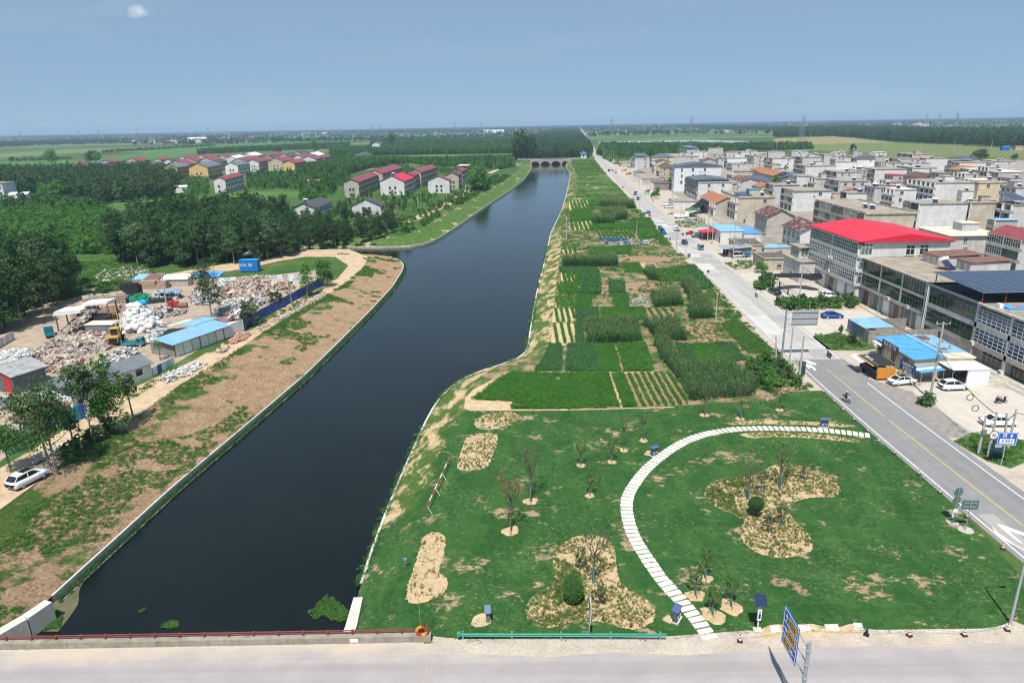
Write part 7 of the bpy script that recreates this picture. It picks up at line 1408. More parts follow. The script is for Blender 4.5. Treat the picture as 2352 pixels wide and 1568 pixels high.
def bale_stack(c,base,nx,ny,nz,label,cols,s=(1.5,1.1,1.1),rz=0.0,name='bale_stack'):
 t=thing(name,label,'bales',tuple(at(c,*base)),rz);mats=ramp_mat('bale_'+label[:10],[(.3,cols[0]),(.45,cols[1]),(.58,cols[2]),(.72,cols[3])],3.2,fine=.4,bump=.8,bscale=6,obj=True);m=MB();m.box(-s[0]/2+.03,-s[1]/2+.03,.02,s[0]/2-.03,s[1]/2-.03,s[2]);me=m.mesh('bale',mats);r=random.Random(len(label))
 for i in range(nx):
  for j in range(ny):
   for k in range(nz):
    if k==nz-1 and r.random()<.12:continue
    ob('bale',me,t,(i*s[0]+r.uniform(-.05,.05),j*s[1]+r.uniform(-.05,.05),k*s[2]),(0,0,r.uniform(-.04,.04)))
PAPER=[(.2,.15,.12),(.40,.34,.29),(.50,.38,.27),(.62,.58,.54)]
bale_stack('C1',(1190,830),6,5,3,'long block of pressed paper bales behind the baler',PAPER,rz=.6);bale_stack('C1',(1330,880),3,2,2,'low stack of orange-brown paper bales',[(.3,.16,.08),(.45,.28,.16),(.55,.4,.28),(.6,.55,.5)],rz=.6);bale_stack('C1',(1590,830),4,2,2,'small separate stack of paper bales',PAPER,s=(1.2,1.0,.9));bale_stack('C1',(1660,620),4,2,5,'tall stack of black crates',[(.015,.015,.018),(.03,.03,.032),(.05,.05,.05),(.12,.12,.12)],s=(1.2,1.2,.75));bale_stack('C1',(1840,520),6,2,2,'brown bale row before the pink and blue roofs',[(.3,.2,.13),(.4,.3,.2),(.45,.36,.28),(.5,.42,.36)]);bale_stack('C1',(1000,900),3,2,2,'bales under the trees beside the baler canopy',PAPER,rz=.5)
def pipes():
 t=thing('pipe_stack','stack of long black plastic pipes','pipes',tuple(at('C1',1830,740)));m=MB();k=0;e=at('C1',2320,680)-t.location;d=Vector((e.x,e.y,0));n=Vector((-d.y,d.x,0)).normalized()
 for i in range(5):m=MB();o=n*(i*.55)+Vector((0,0,.3+(.35 if i%2 else 0)));m.cyl(o,o+d*(1-.06*i),.28,n=10);m.build('pipe',K_BLACK,t)
 for i,(a,b) in enumerate((((2150,1030),(2280,960)),((2160,1060),(2320,985)))):t=thing('grey_pipe',('grey plastic pipe lying behind the sack pile','second grey plastic pipe in front of the first')[i],'pipe',tuple(at('C1',*a)));e=at('C1',*b)-t.location;m=MB();m.cyl((0,0,.15),e+Vector((0,0,.15)),.15,n=8);m.build('pipe',flat('grey_pipe_plastic',(.42,.43,.44)),t)
 t=thing('red_tank','small dark red metal tank on the yard','tank',tuple(at('C2',320,930)));boxed((-1.2,-.6,.3,1.2,.6,1.5),'body',K_RED,t);m=MB();m.box(-1,-.5,0,-.7,.5,.3);m.box(.7,-.5,0,1,.5,.3);m.build('leg',K_BLACK,t)
 t=thing('steel_drum','brown ribbed drum lying beside a low box','drum',tuple(at('C2',440,940)));m=MB();m.cyl((-1,0,.7),(1,.3,.7),.7,n=14);m.build('shell',T_RUST,t);m=MB()
 for x in(-.9,-.3,.3,.9):m.cyl((x-.05,.15*x+.15-.0,.7),(x+.05,.15*x+.16,.7),.75,n=14)
 m.build('ribs',W_DARK,t)
 t=thing('blue_sheet_shelter','small shelter of blue corrugated sheet among dark scrap','shelter',tuple(at('C2',90,830)));wedged(([(0,1.6),(6,2.1),(6,2.2),(0,1.7)],'y',0,2.4),'roof',T_BLUE,t);m=MB()
 for x,y in((.1,.1),(5.8,.1),(.1,2.2),(5.8,2.2)):m.cyl((x,y,0),(x,y,1.8),.05,n=5)
 m.build('post',M_STEEL,t)
 t=thing('skip_container','bright blue metal waste container with white scrawl by the wood','container',tuple(at('A5',1738,252)));boxed((0,0,.25,5.6,2.6,3.6),'body',tin('blue_container_steel',(.015,.17,.55),.1,6,0),t);boxed((-.1,-.1,3.6,5.7,2.7,3.72),'lid',flat('blue_container_lid',(.03,.27,.66)),t);m=MB();m.box(.2,.1,0,.8,2.5,.25);m.box(4.8,.1,0,5.4,2.5,.25);m.build('leg',K_BLACK,t);text('WA 30',t,(2,-.03,2.2),SOUTH,1.3,K_WHITE)
pipes()
def baler():
 t=thing('waste_baler','waste baling machine with white canopies and loaded inclined conveyor','machine',(-97,142.5,0));cv=paint('white_canvas',(.72,.71,.66),.8,.1,1,bump=.4,bscale=2);wedged(([(-2.8,4.0),(3.2,4.6),(3.2,5.2),(2.6,5.3),(-2.4,5.0),(-2.8,4.6)],'y',1.5,5.5),'canopy',cv,t);wedged(([(2.6,5.6),(8.2,6.0),(8.2,6.5),(2.6,6.2)],'y',3.4,7.2),'canopy',cv,t);m=MB()
 for x,y,h in((-2.5,1.7,4),(-2.5,5.3,4),(3,1.7,4.4),(8,3.6,6),(8,7,6),(3,7,5.6)):m.box(x-.1,y-.1,0,x+.1,y+.1,h)
 m.build('post',M_FRAMED,t);added(([(.5,-3.2,.5),(2.9,-3.2,.5),(5.2,5,4.6),(2.8,5,4.6),(.5,-3.2,.2),(2.9,-3.2,.2),(5.2,5,4.2),(2.8,5,4.2)],[(0,1,2,3),(7,6,5,4),(0,4,5,1),(1,5,6,2),(2,6,7,3),(3,7,4,0)]),'conveyor',W_DARK,t)
 m=MB()
 for dx in(-.15,2.4):m.add([(.5+dx,-3.2,.3),(.65+dx,-3.2,.3),(2.95+dx,5,4.3),(2.8+dx,5,4.3),(.5+dx,-3.2,1.3),(.65+dx,-3.2,1.3),(2.95+dx,5,5.4),(2.8+dx,5,5.4)],[(0,1,2,3),(7,6,5,4),(0,4,5,1),(1,5,6,2),(2,6,7,3),(3,7,4,0)])
 m.build('side_plate',K_BLACK,t)
 f=np.random.default_rng(2).random(110);q=np.random.default_rng(3).uniform(.1,2.3,110);P=np.stack([.6+q+2.3*f,-3.2+8.2*f,.75+4.1*f],1);scatter('conveyor_load',P,MIXED+CARD,None,None,.6,1,.5,parent=t,seed=4)
 boxed((5.4,-1.4,.2,11,1.6,2.6),'press_body',W_DARK,t);boxed((5.2,-1.6,2.6,11.4,2.0,2.75),'press_top',R_PALE,t)
 for k in range(5):boxed((6,-1.55,.4+k*.4,10,-1.4,.6+k*.4),'press_bar',M_STEEL,t)
 boxed((3,2.5,0,8,6.5,3.2),'hopper',K_BLACK,t)
baler()
M_TYRE=flat('tyre_rubber',(.022,.022,.023),.9);M_RIM=flat('wheel_rim',(.45,.46,.47),.35)
_wh={}
def wheel(parent,x,y,r,w=.2,side=1):
 k=(r,w)
 if k not in _wh:
  a=MB();a.cyl((-w/2,0,0),(w/2,0,0),r,n=16);b=MB();b.cyl((-w/2-.012,0,0),(w/2+.012,0,0),r*.62,n=12);_wh[k]=(a.mesh('wheel',M_TYRE),b.mesh('rim',M_RIM))
 o=ob('wheel',_wh[k][0],parent,(x,y,r));ob('rim',_wh[k][1],o);return o
def loader():
 Yl=flat('loader_yellow',(.50,.31,.06));t=thing('wheel_loader','yellow wheel loader with raised grapple forks','loader',(-82.5,136.5,0),.25)
 boxed((-.95,-2.6,.75,.95,-.3,1.9),'rear_body',Yl,t);boxed((-.8,-2.66,.9,.8,-2.6,1.7),'grille',K_BLACK,t);boxed((-1.1,-2.9,.45,1.1,-2.4,.8),'counterweight',K_BLACK,t);boxed((-.7,-.3,.8,.7,1.6,1.5),'front_frame',Yl,t)
 m=MB();m.box(-.75,-.9,1.9,.75,.55,3.2);c=m.build('cab',G_DARK,t);boxed((-.85,-1,3.2,.85,.65,3.35),'cab_roof',Yl,c);m=MB()
 for x in(-.78,.7):
  for y in(-.92,.5):m.box(x,y,1.9,x+.08,y+.08,3.2)
 m.build('post',Yl,c);m=MB()
 for x in(-.6,.5):m.add([(x,.9,1.6),(x+.12,.9,1.6),(x+.12,3.6,3.4),(x,3.6,3.4),(x,.9,1.9),(x+.12,.9,1.9),(x+.12,3.6,3.7),(x,3.6,3.7)],[(0,1,2,3),(7,6,5,4),(0,4,5,1),(1,5,6,2),(2,6,7,3),(3,7,4,0)])
 m.build('lift_arm',Yl,t);m=MB();m.cyl((-1.2,3.7,3.3),(1.2,3.7,3.3),.07,n=6);m.cyl((-1.2,4.0,5.2),(1.2,4.0,5.2),.06,n=6)
 for i in range(7):x=-1.2+i*.4;m.tube([(x,3.7,3.3),(x,4.3,4.2),(x,4.0,5.2)],.045,5)
 m.build('grapple',Yl,t)
 for x in(-.95,.95):
  for y in(-1.7,1.1):wheel(t,x,y,.72,.5)
loader()
def truck(name,label,loc,rz,col,cargo=True,s=1.0,cab=1.5,L=4.2,cat='truck',group=None):
 t=thing(name,label,cat,loc,rz,group);t.scale=(s,)*3;m=MB();w=.85
 m.wedge([(L/2-cab,.45),(L/2,.45),(L/2,1.05),(L/2-.25,1.85),(L/2-cab,1.9)],'x',-w,w);m2=MB();m2 .v=[(v[0],v[1],v[2]) for v in m.v];m2 .f=m.f;m2 .m=m.m;m2 .build('cab',col,t)
 added(([(-w+.1,L/2+.005,1.12),(w-.1,L/2+.005,1.12),(w-.12,L/2-.20,1.75),(-w+.12,L/2-.20,1.75)],[(0,1,2,3)]),'windscreen',G_DARK,t)
 for x in(-w-.006,w+.006):boxed((x-.005,L/2-cab+.2,1.15,x+.005,L/2-.45,1.7),'side_window',G_DARK,t)
 boxed((-w,-L/2,.55,w,L/2-cab-.08,.7),'bed',col,t);m=MB();m.box(-w,-L/2,.7,-w+.05,L/2-cab-.08,1.15);m.box(w-.05,-L/2,.7,w,L/2-cab-.08,1.15);m.box(-w+.05,-L/2,.7,w-.05,-L/2+.05,1.15);m.box(-w+.05,L/2-cab-.13,.7,w-.05,L/2-cab-.08,1.15);m.build('side_board',col,t);boxed((-.4,-L/2+.1,.35,.4,L/2-.3,.55),'chassis',K_BLACK,t)
 for x in(-w+.1,w-.1):wheel(t,x,-L/2+.75,.33,.18);wheel(t,x,L/2-.6,.33,.18)
 for x in(-.55,.55):boxed((x-.15,L/2,.7,x+.15,L/2+.02,.9),'headlight',K_WHITE,t)
 return t
TEAL=flat('teal_lacquer',(.05,.22,.24),.4,.5);TEALD=flat('deep_teal_lacquer',(.02,.17,.22),.4,.5);CBLUE=flat('cart_blue',(.01,.17,.42),.4,.5);CRED=flat('cart_red',(.42,.03,.03),.4,.5)
def heading(c,a,b):p,q=at(c,*a),at(c,*b);return math.atan2(-(q.x-p.x),q.y-p.y)
truck('farm_truck','teal farm truck parked beside the wheel loader',tuple(at('C1',1790,1285)),heading('C1',(1700,1300),(1890,1290)),TEAL,cab=1.3)
truck('farm_truck','blue-green farm truck in the shade of the poplars',tuple(at('C1',670,1150)),heading('C1',(690,1190),(640,1080)),TEALD)
def tin_sheds():
 p=at('C2',345,1600);q=at('C2',1190,1290);L=(q-p).length;rz=-math.atan2(q.x-p.x,q.y-p.y);t=thing('long_shed','long white-walled shed with faded blue tin roof beside the track','shed',tuple(p),rz);boxed((-6.5,0,0,-.02,L,2.5),'wall',W_DARK,t)
 n=8
 for i in range(n):y0=L*i/n;boxed((-.02,y0+.12,.1,.06,y0+L/n-.12,2.6-(i%3)*.12),'wall_panel',(W_WHITE,K_WHITE,W_WHITE,T_WHITE)[i%4],t);boxed((-.03,y0-.12,0,.09,y0+.12,2.7),'column',(T_RUST,W_GREY,W_PEACH)[i%3],t)
 wedged(([(-4.6,3.4),(.7,2.75),(.7,2.83),(-4.6,3.48)],'y',-.8,L*.86),'roof',tin('weathered_blue_tin_roof',(.20,.42,.62),.15,5,1,stain=(.40,.30,.26)),t);wedged(([(-9,3.2),(-4.4,3.5),(-4.4,3.58),(-9,3.28)],'y',L*.55,L*.95),'roof',T_PBLUE,t);boxed((-11,L*.82,2.7,-1.2,L+1.5,2.82),'roof',tin('dull_red_sheet',(.26,.15,.14),.2,5,1),t);boxed((-10.5,L*.85,0,-1.4,L+1.2,2.7),'wall',W_GREY,t);added(([(-9.5,L*.42,2.9),(-4.7,L*.5,3.4),(-4.7,L*.36,3.3),(-7.5,L*.2,1.4),(-9.8,L*.25,1.5)],[(0,1,2,3,4)]),'tarpaulin',flat('black_tarpaulin',(.02,.02,.023),.8),t);wedged(([(-10.5,3.2),(-9,3.25),(-9,3.33),(-10.5,3.28)],'y',L*.45,L*.8),'roof',R_PALE,t)
 boxed((-1.1,L*.86,0,.1,L+1.5,2.9),'end_wall',W_WHITE,t);heater(t,-1.2,L+.6,2.9,-1.2,True,1.5)
 for lab,c,a,b,w,h,rm,wall,rd in(('white shed with grey ribbed gable roof and small window','C3',(1625,445),(2040,292),5.2,2.7,T_GREY,W_WHITE,1.2),('white shed with grey ribbed roof hidden behind the pyramid tree','C3',(1215,720),(1600,430),4.6,3.2,T_GREY,W_WHITE,1.2),('white gabled cabin behind the thin-crowned tree','C3',(1000,780),(1200,640),7.0,3.4,T_GREY,W_WHITE,1.6)):
  p,q=at(c,*a),at(c,*b);L=(q-p).length;t=thing('white_shed',lab,'shed',tuple(p),-math.atan2(q.x-p.x,q.y-p.y));boxed((-w,0,0,0,L,h),'wall',wall,t);m=MB();gable(m,-w,0,0,L,h,h+rd,.35,.1);m.build('roof',rm,t);m=MB();m.wedge([(-w,h-.01),(0,h-.01),(-w/2,h+rd)],'y',0,.12);m.wedge([(-w,h-.01),(0,h-.01),(-w/2,h+rd)],'y',L-.12,L);m.build('gable_wall',wall,t);window(t,(0,L*.6,1.1),1.2,1.1,'E',2,1,M_FRAMED,G_DARK,True);window(t,(-w*.35,0,1.1),1.6,1.0,'S',3,1,M_FRAMED,G_DARK,True)
 p=at('C3',215,530);t=thing('red_door_shed','grey shed with red gable trim and tarred tin roof','shed',tuple(p),-.42);boxed((-8,0,0,0,5.5,3.2),'wall',T_DGREY,t);wedged(([(-8.3,3.2),(-4,4.3),(.4,3.2),(.4,3.32),(-4,4.42),(-8.3,3.32)],'y',-.4,6),'roof',tin('tarry_tin',(.34,.34,.34),.25,5,0,stain=(.12,.12,.12)),t);wedged(([(-8,3.19),(0,3.19),(-4,4.28)],'y',-.05,.05),'gable_trim',K_RED,t);boxed((-2.6,-.06,0,-.6,-.003,2.9),'door',K_RED,t)
 def fence(name,label,c,a,b,h,mats,n,cat='fence',z=0):
  p,q=at(c,*a),at(c,*b);d=q-p;t=thing(name,label,cat,tuple(p),math.atan2(d.y,d.x));L=d.length/n
  for i in range(n):boxed((i*L+.02,-.03,.05,(i+1)*L-.02,.03,h+(i%3)*.04),'panel',mats[i%len(mats)],t)
  for i in range(n+1):boxed((i*L-.04,.03,0,i*L+.04,.11,h),'post',M_STEEL,t)
 BF=[tin('deep_blue_fence_sheet',(.012,.07,.33),.12,14,1),tin('blue_fence_sheet',(.018,.10,.42),.12,14,1)];fence('blue_fence','long deep blue corrugated fence along the track','C2',(1210,1245),(2330,620),2.3,BF,26)
 fence('sheet_metal_fence','pale sheet metal fence behind the furniture heap','C2',(930,665),(2010,610),2.7,[T_WHITE,tin('grey_sheet',(.52,.54,.55),.12,8,0),T_WHITE,tin('rust_stained_sheet',(.5,.45,.4),.2,8,0,stain=(.3,.17,.1))],14);fence('turquoise_fence','turquoise and blue panel fence behind the slender bank tree','C3',(770,985),(1150,835),2.4,[flat('turquoise_sheet',(.02,.30,.38)),flat('turquoise_sheet_dark',(.02,.24,.33)),BF[1]],6);fence('turquoise_fence','pale turquoise panel fence behind the largest bank tree','C3',(130,1340),(420,1215),2.3,[flat('pale_turquoise',(.16,.50,.58)),flat('turquoise_pale_dark',(.04,.36,.45))],5);fence('low_white_fence','low white and blue sheet fence beside the ribbed shed','C3',(2050,285),(2335,130),1.6,[W_WHITE,BF[1],W_WHITE,flat('pale_blue_sheet',(.45,.6,.68))],5);fence('grey_fence','grey slab fence at the shaded left edge of the yard','C1',(-60,1340),(200,1190),1.8,[W_GREY,W_LIGHT],7)
 p,q=at('C3',690,1010),at('C3',1000,830);t=thing('rusty_lean_to','lean-to with rusty tin roof behind the turquoise fence','shed',tuple(p),math.atan2(q.y-p.y,q.x-p.x));L=(q-p).length;wedged(([(0,2.3),(4,3.0),(4,3.1),(0,2.4)],'x',-3,L),'roof',T_RUST,t);boxed((-2.9,.2,0,L-.1,3.8,2.3),'wall',W_GREY,t)
 for x0,w,mt,lab in((1780,4.5,T_PBLUE,'low blue tin lean-to behind the brown bales'),(1930,4.2,T_RUST,'low rusty lean-to behind the brown bales'),(2160,7.5,tin('pink_white_tin',(.66,.58,.57),.1,6,0),'low pale pink tin lean-to behind the brown bales')):p=at('C1',x0,490);t=thing('lean_to',lab,'shed',tuple(p));boxed((0,0,0,w,4,2.0),'wall',W_WARM,t);wedged(([(-.3,2.0),(4.3,2.7),(4.3,2.8),(-.3,2.1)],'x',-.1,w+.1),'roof',mt,t)
 p=at('C2',560,620);t=thing('lean_to','blue tin lean-to behind the feathery yard tree','shed',tuple(p));boxed((0,0,0,8,4,2.0),'wall',W_WARM,t);wedged(([(-.3,2.0),(4.3,2.7),(4.3,2.8),(-.3,2.1)],'x',-.1,8.1),'roof',T_BLUE,t)
tin_sheds()
# vehicles, riders, poles, signs
def carpaint(name,col):t=NT(name);t.fin(col,.28,.5);t.b.inputs['Coat Weight'].default_value=.6;t.b.inputs['Coat Roughness'].default_value=.08;return t.mat
C_WHITE=carpaint('car_white',(.80,.81,.82));C_BLACK=carpaint('car_black',(.015,.017,.02));C_BLUE=carpaint('car_blue',(.012,.07,.36));C_TEALW=carpaint('car_pale_teal',(.35,.62,.62));C_RED=carpaint('car_red',(.45,.03,.03));C_SILVER=carpaint('car_silver',(.5,.52,.54));C_MINT=carpaint('car_mint',(.55,.70,.60));K_GLASS=glassm('car_glass',(.012,.014,.016),.04);K_TAIL=flat('tail_lamp_red',(.30,.02,.02),.2);K_LAMP=flat('head_lamp',(.62,.65,.68),.15);K_PLATE=flat('plate_blue',(.03,.14,.5));K_PLATEG=flat('plate_green',(.25,.5,.35))
_cars={}
def car_meshes(kind):
 if kind in _cars:return _cars[kind]
 if kind=='sedan':L,W,sh,roof=4.7,.91,.92,1.45;body=[(-2.35,.62,.40,.70),(-2.3,.82,.30,.92),(-1.9,.89,.24,1.0),(-1.2,.91,.22,.98),(0,.91,.22,.96),(1.0,.91,.22,.95),(1.5,.90,.22,.92),(2.0,.86,.26,.80),(2.28,.74,.32,.68),(2.35,.55,.40,.58)];cab=[(-1.75,.70,.985),(-.95,.62,1.40),(-.2,.64,1.46),(.4,.63,1.42),(1.25,.72,.945)]
 elif kind=='hatch':L,W,sh,roof=4.4,.92,1.0,1.62;body=[(-2.2,.68,.42,.85),(-2.15,.86,.32,1.08),(-1.6,.91,.26,1.1),(-.6,.92,.25,1.06),(.6,.92,.25,1.03),(1.3,.91,.25,1.0),(1.8,.88,.28,.92),(2.1,.76,.34,.80),(2.2,.55,.42,.66)];cab=[(-2.05,.72,1.085),(-1.55,.66,1.55),(-.4,.68,1.64),(.3,.66,1.60),(1.15,.74,1.0)]
 else:L,W,sh,roof=3.9,.80,1.0,1.85;body=[(-1.95,.72,.38,1.0),(-1.9,.79,.32,1.05),(0,.80,.30,1.05),(1.4,.80,.30,1.03),(1.8,.76,.34,.95),(1.95,.62,.40,.75)];cab=[(-1.9,.77,1.04),(-1.8,.72,1.80),(0,.74,1.88),(.9,.72,1.82),(1.6,.74,1.03)]
 m=MB();n=8;vs=[];fs=[]
 for y,w,z0_,z1 in body:vs+=[(-w*.9,y,z0_),(-w,y,z0_+.12),(-w,y,(z0_+z1)/2+.05),(-w*.93,y,z1),(w*.93,y,z1),(w,y,(z0_+z1)/2+.05),(w,y,z0_+.12),(w*.9,y,z0_)]
 for k in range(len(body)-1):
  for i in range(n):fs.append((k*n+i,k*n+(i+1)%n,(k+1)*n+(i+1)%n,(k+1)*n+i))
 fs+=[tuple(range(n)),tuple(reversed(range((len(body)-1)*n,len(body)*n)))];m.add(vs,fs);bodym=m.mesh('body',K_WHITE,True)
 g=MB();vs=[];fs=[];base=sh-.01
 for y,w,z in cab:vs+=[(-w-.14*(1 if z>base+.2 else 0),y,min(base,z)),(-w,y,z),(w,y,z),(w+.14*(1 if z>base+.2 else 0),y,min(base,z))]
 for k in range(len(cab)-1):
  for i in range(3):fs.append((k*4+i,(k+1)*4+i,(k+1)*4+i+1,k*4+i+1))
 g.add(vs,fs);glass=g.mesh('windows',K_GLASS);r=MB();t=cab[1:-1];vs=[];fs=[]
 for y,w,z in t:vs+=[(-w-.02,y,z-.05),(-w+.06,y,z+.025),(w-.06,y,z+.025),(w+.02,y,z-.05)]
 for k in range(len(t)-1):
  for i in range(3):fs.append((k*4+i,(k+1)*4+i,(k+1)*4+i+1,k*4+i+1))
 r.add(vs,fs)
 for s in(-1,1):
  for k in(0,len(cab)-2,1 if len(cab)>4 else 0):
   a,b=(cab[k],cab[k+1]) if k!=1 else((cab[2][0]-.04,cab[2][1]+.13,base),cab[2]);p=Vector((s*(a[1]+.03),a[0],a[2]));q=Vector((s*(b[1]+.015),b[0],b[2]));r.cyl(p,q,.05,.04,5)
 _cars[kind]=(bodym,glass,r,L,W,body,sh);return _cars[kind]
_tint={}
def car(label,kind,loc,rz,paint_,s=1.0,group=None,sunroof=False,plate=K_PLATE,cat='car',name='parked_car',tape=False):
 bm_,gl,roof,L,W,body,sh=car_meshes(kind);t=thing(name,label,cat,loc,rz,group);t.scale=(s,)*3;key=(kind,paint_.name)
 if key not in _tint:b=bm_.copy();b.materials.clear();b.materials.append(paint_);_tint[key]=(b,roof.mesh('roof',paint_,False))
 b,rf=_tint[key];ob('body',b,t);ob('windows',gl,t);ob('roof',rf,t);wb=L*.29;r=.34 if kind!='van' else.27
 for x in(-W+.12,W-.12):wheel(t,x,-wb,r,.22);wheel(t,x,wb,r,.22)
 for sx in(-1,1):
  m=MB();m.box(sx*.72-.16,L/2-.16,.62,sx*.72+.16,L/2-.02,.74);ob('headlight',m.mesh('headlight',K_LAMP),t);m=MB();m.box(sx*.68-.16,-L/2+.0,.78,sx*.68+.16,-L/2+.10,.92);ob('tail_light',m.mesh('tail_light',K_TAIL),t);m=MB();m.box(sx*(W+.1)-.09,L*.13,sh+.02,sx*(W+.1)+.09,L*.13+.12,sh+.16);ob('mirror',m.mesh('mirror',paint_),t)
 m=MB();m.box(-.24,-L/2-.015,.5,.24,-L/2+.01,.64);ob('number_plate',m.mesh('number_plate',plate),t);m=MB();m.box(-W+.02,-L*.42,.16,W-.02,L*.42,.3);ob('underbody',m.mesh('underbody',K_BLACK),t);m=MB()
 if sunroof:m.box(-.5,-.7,1.462 if kind=='sedan' else 1.66,.5,.45,1.485 if kind=='sedan' else 1.68);ob('sunroof',m.mesh('sunroof',K_GLASS),t)
 return t
def by_wheels(c,rw,fw,side=1):
 p,q=at(c,*rw),at(c,*fw);d=(q-p).normalized();n=Vector((-d.y,d.x,0))*side;m=(p+q)/2+n*.82;return(m.x,m.y,.03),math.atan2(-d.x,d.y)
for lab,kind,c,rw,fw,pt,kw in(('white sedan with black sunroof parked on the gravel by the food stall','sedan','B7',(1015,640),(1178,622),C_WHITE,dict(sunroof=True)),('white hatchback parked beside the white tarp shed','hatch','B7',(1537,692),(1722,686),C_WHITE,{}),('white sedan with dark red rear window on the forecourt at the right edge','sedan','B7',(1985,1068),(2228,1066),C_WHITE,{}),('white estate car under the trees on the earth track','hatch','B1',(190,1190),(385,1090),C_WHITE,dict(s=1.08,sunroof=True)),('bright blue sedan before the block yard','sedan','A6',(1842,1112),(1996,1110),C_BLUE,{}),('white sports car behind the forecourt hedge','sedan','A6',(1835,900),(1950,895),C_WHITE,{})):
 l,rz=by_wheels(c,rw,fw);car(lab,kind,l,rz,pt,**kw)
for lab,kind,c,px,dr,pt,kw in(('black saloon parked rear-on by the yard gate','sedan','A6',(1298,845),.12,C_BLACK,{}),('black car driving away up the village road','hatch','A6',(358,328),-.02,C_BLACK,dict(name='moving_car')),('pale teal microvan driving toward the village centre','van','A6',(526,385),-.02,C_TEALW,dict(name='microvan',plate=K_PLATEG,cat='van')),('white hatchback with red rear driving ahead of the black car','hatch','A6',(278,190),.0,C_WHITE,dict(name='moving_car',plate=K_TAIL)),('white electric minivan beside the grey tin shed','van','A6',(918,468),-1.5,C_WHITE,dict(cat='van',name='microvan')),('white passenger van on the distant road','van','C4',(945,862),-.06,C_WHITE,dict(s=1.3,cat='van',name='moving_van')),('teal pickup behind the white passenger van','van','C4',(987,940),3.08,carpaint('car_teal',(.02,.22,.27)),dict(s=.95,cat='van',name='moving_van')),
  ('dark minibus far up the road','hatch','C4',(533,490),-.08,C_BLACK,dict(s=1.1,name='moving_car')),('tiny dark car next to the white one far up the road','sedan','C4',(583,480),-.08,C_BLACK,dict(s=.85,name='moving_car')),('tiny white car far up the road','sedan','C4',(600,488),-.08,C_WHITE,dict(s=.85,name='moving_car')),('tiny silver car at the road edge far up','sedan','C4',(637,478),-.08,C_SILVER,dict(s=.9)),('tiny red car far up the road','sedan','C4',(640,520),-.08,C_RED,dict(s=.85,name='moving_car')),('white car parked by low yard building, farther of two','sedan','C4',(910,605),-1.35,C_WHITE,{}),('white car parked by low yard building, nearer of two','sedan','C4',(950,640),-1.35,C_WHITE,{}),('white sedan nose-in before the porch house, farther of two','sedan','C4',(1412,1025),-1.35,C_WHITE,{}),('white sedan nose-in before the porch house, nearer of two','hatch','C4',(1465,1068),-1.35,C_WHITE,{}),('mint green car by the bright street tree','sedan','C4',(1135,855),-1.3,C_MINT,{})):
 car(lab,kind,tuple(at(c,*px,.04)),house_axis(at(c,*px).y)+dr,pt,**kw)
for i,(c,x,y,col,lab) in enumerate([('A6',108,178,TEAL,'teal cart first in the roadside queue'),('A6',122,195,TEAL,'teal cart second in the roadside queue'),('A6',135,212,K_BLACK,'black-topped cart third in the roadside queue'),('A6',147,230,CBLUE,'blue cart last in the roadside queue'),('A6',993,468,CBLUE,'blue trike beside the electric minivan'),('A6',470,262,TEAL,'teal trike under the edge of the green canopy'),('A6',412,232,CRED,'small red trike at the verge'),('C4',1135,815,TEALD,'teal trike by the street tree'),('C4',1132,1160,CBLUE,'blue bin cart on the left road edge')]):
 truck('cargo_trike',lab,tuple(at(c,x,y)),house_axis(at(c,x,y).y)+(.1 if i<4 else -1.2),col,s=.78,L=3.6,cab=1.6,cat='trike')
r_=random.Random(8)
for i,(x,y) in enumerate([(685,318),(712,318),(752,318),(780,320),(806,320),(832,318),(866,322),(676,358),(742,345),(765,355),(842,350),(872,345),(985,328),(1010,340)]):
 col=(TEAL,TEAL,CBLUE,CBLUE,CBLUE,CBLUE,CBLUE,C_SILVER,CBLUE,C_SILVER,C_WHITE,CBLUE,TEAL,C_WHITE)[i];truck('scrapped_cart',('%s scrapped cart, %s of the junk row among the plots'%(('teal','blue','silver','white')[(TEAL,CBLUE,C_SILVER,C_WHITE).index(col)],('first','second','third','fourth','fifth','sixth','seventh','eighth','ninth','tenth','eleventh','twelfth','thirteenth','last')[i])),tuple(at('A8',x,y)),math.pi+r_.uniform(-.5,.5),col,s=.62,L=3.2,cab=1.7,cat='cart',group='scrapped carts among the plots')
heap('A8',[(700,345),(900,320),(1090,310),(1100,335),(960,350),(760,368)],MIXED,'junk strewn between the scrapped carts',.3,.35,33,.8)
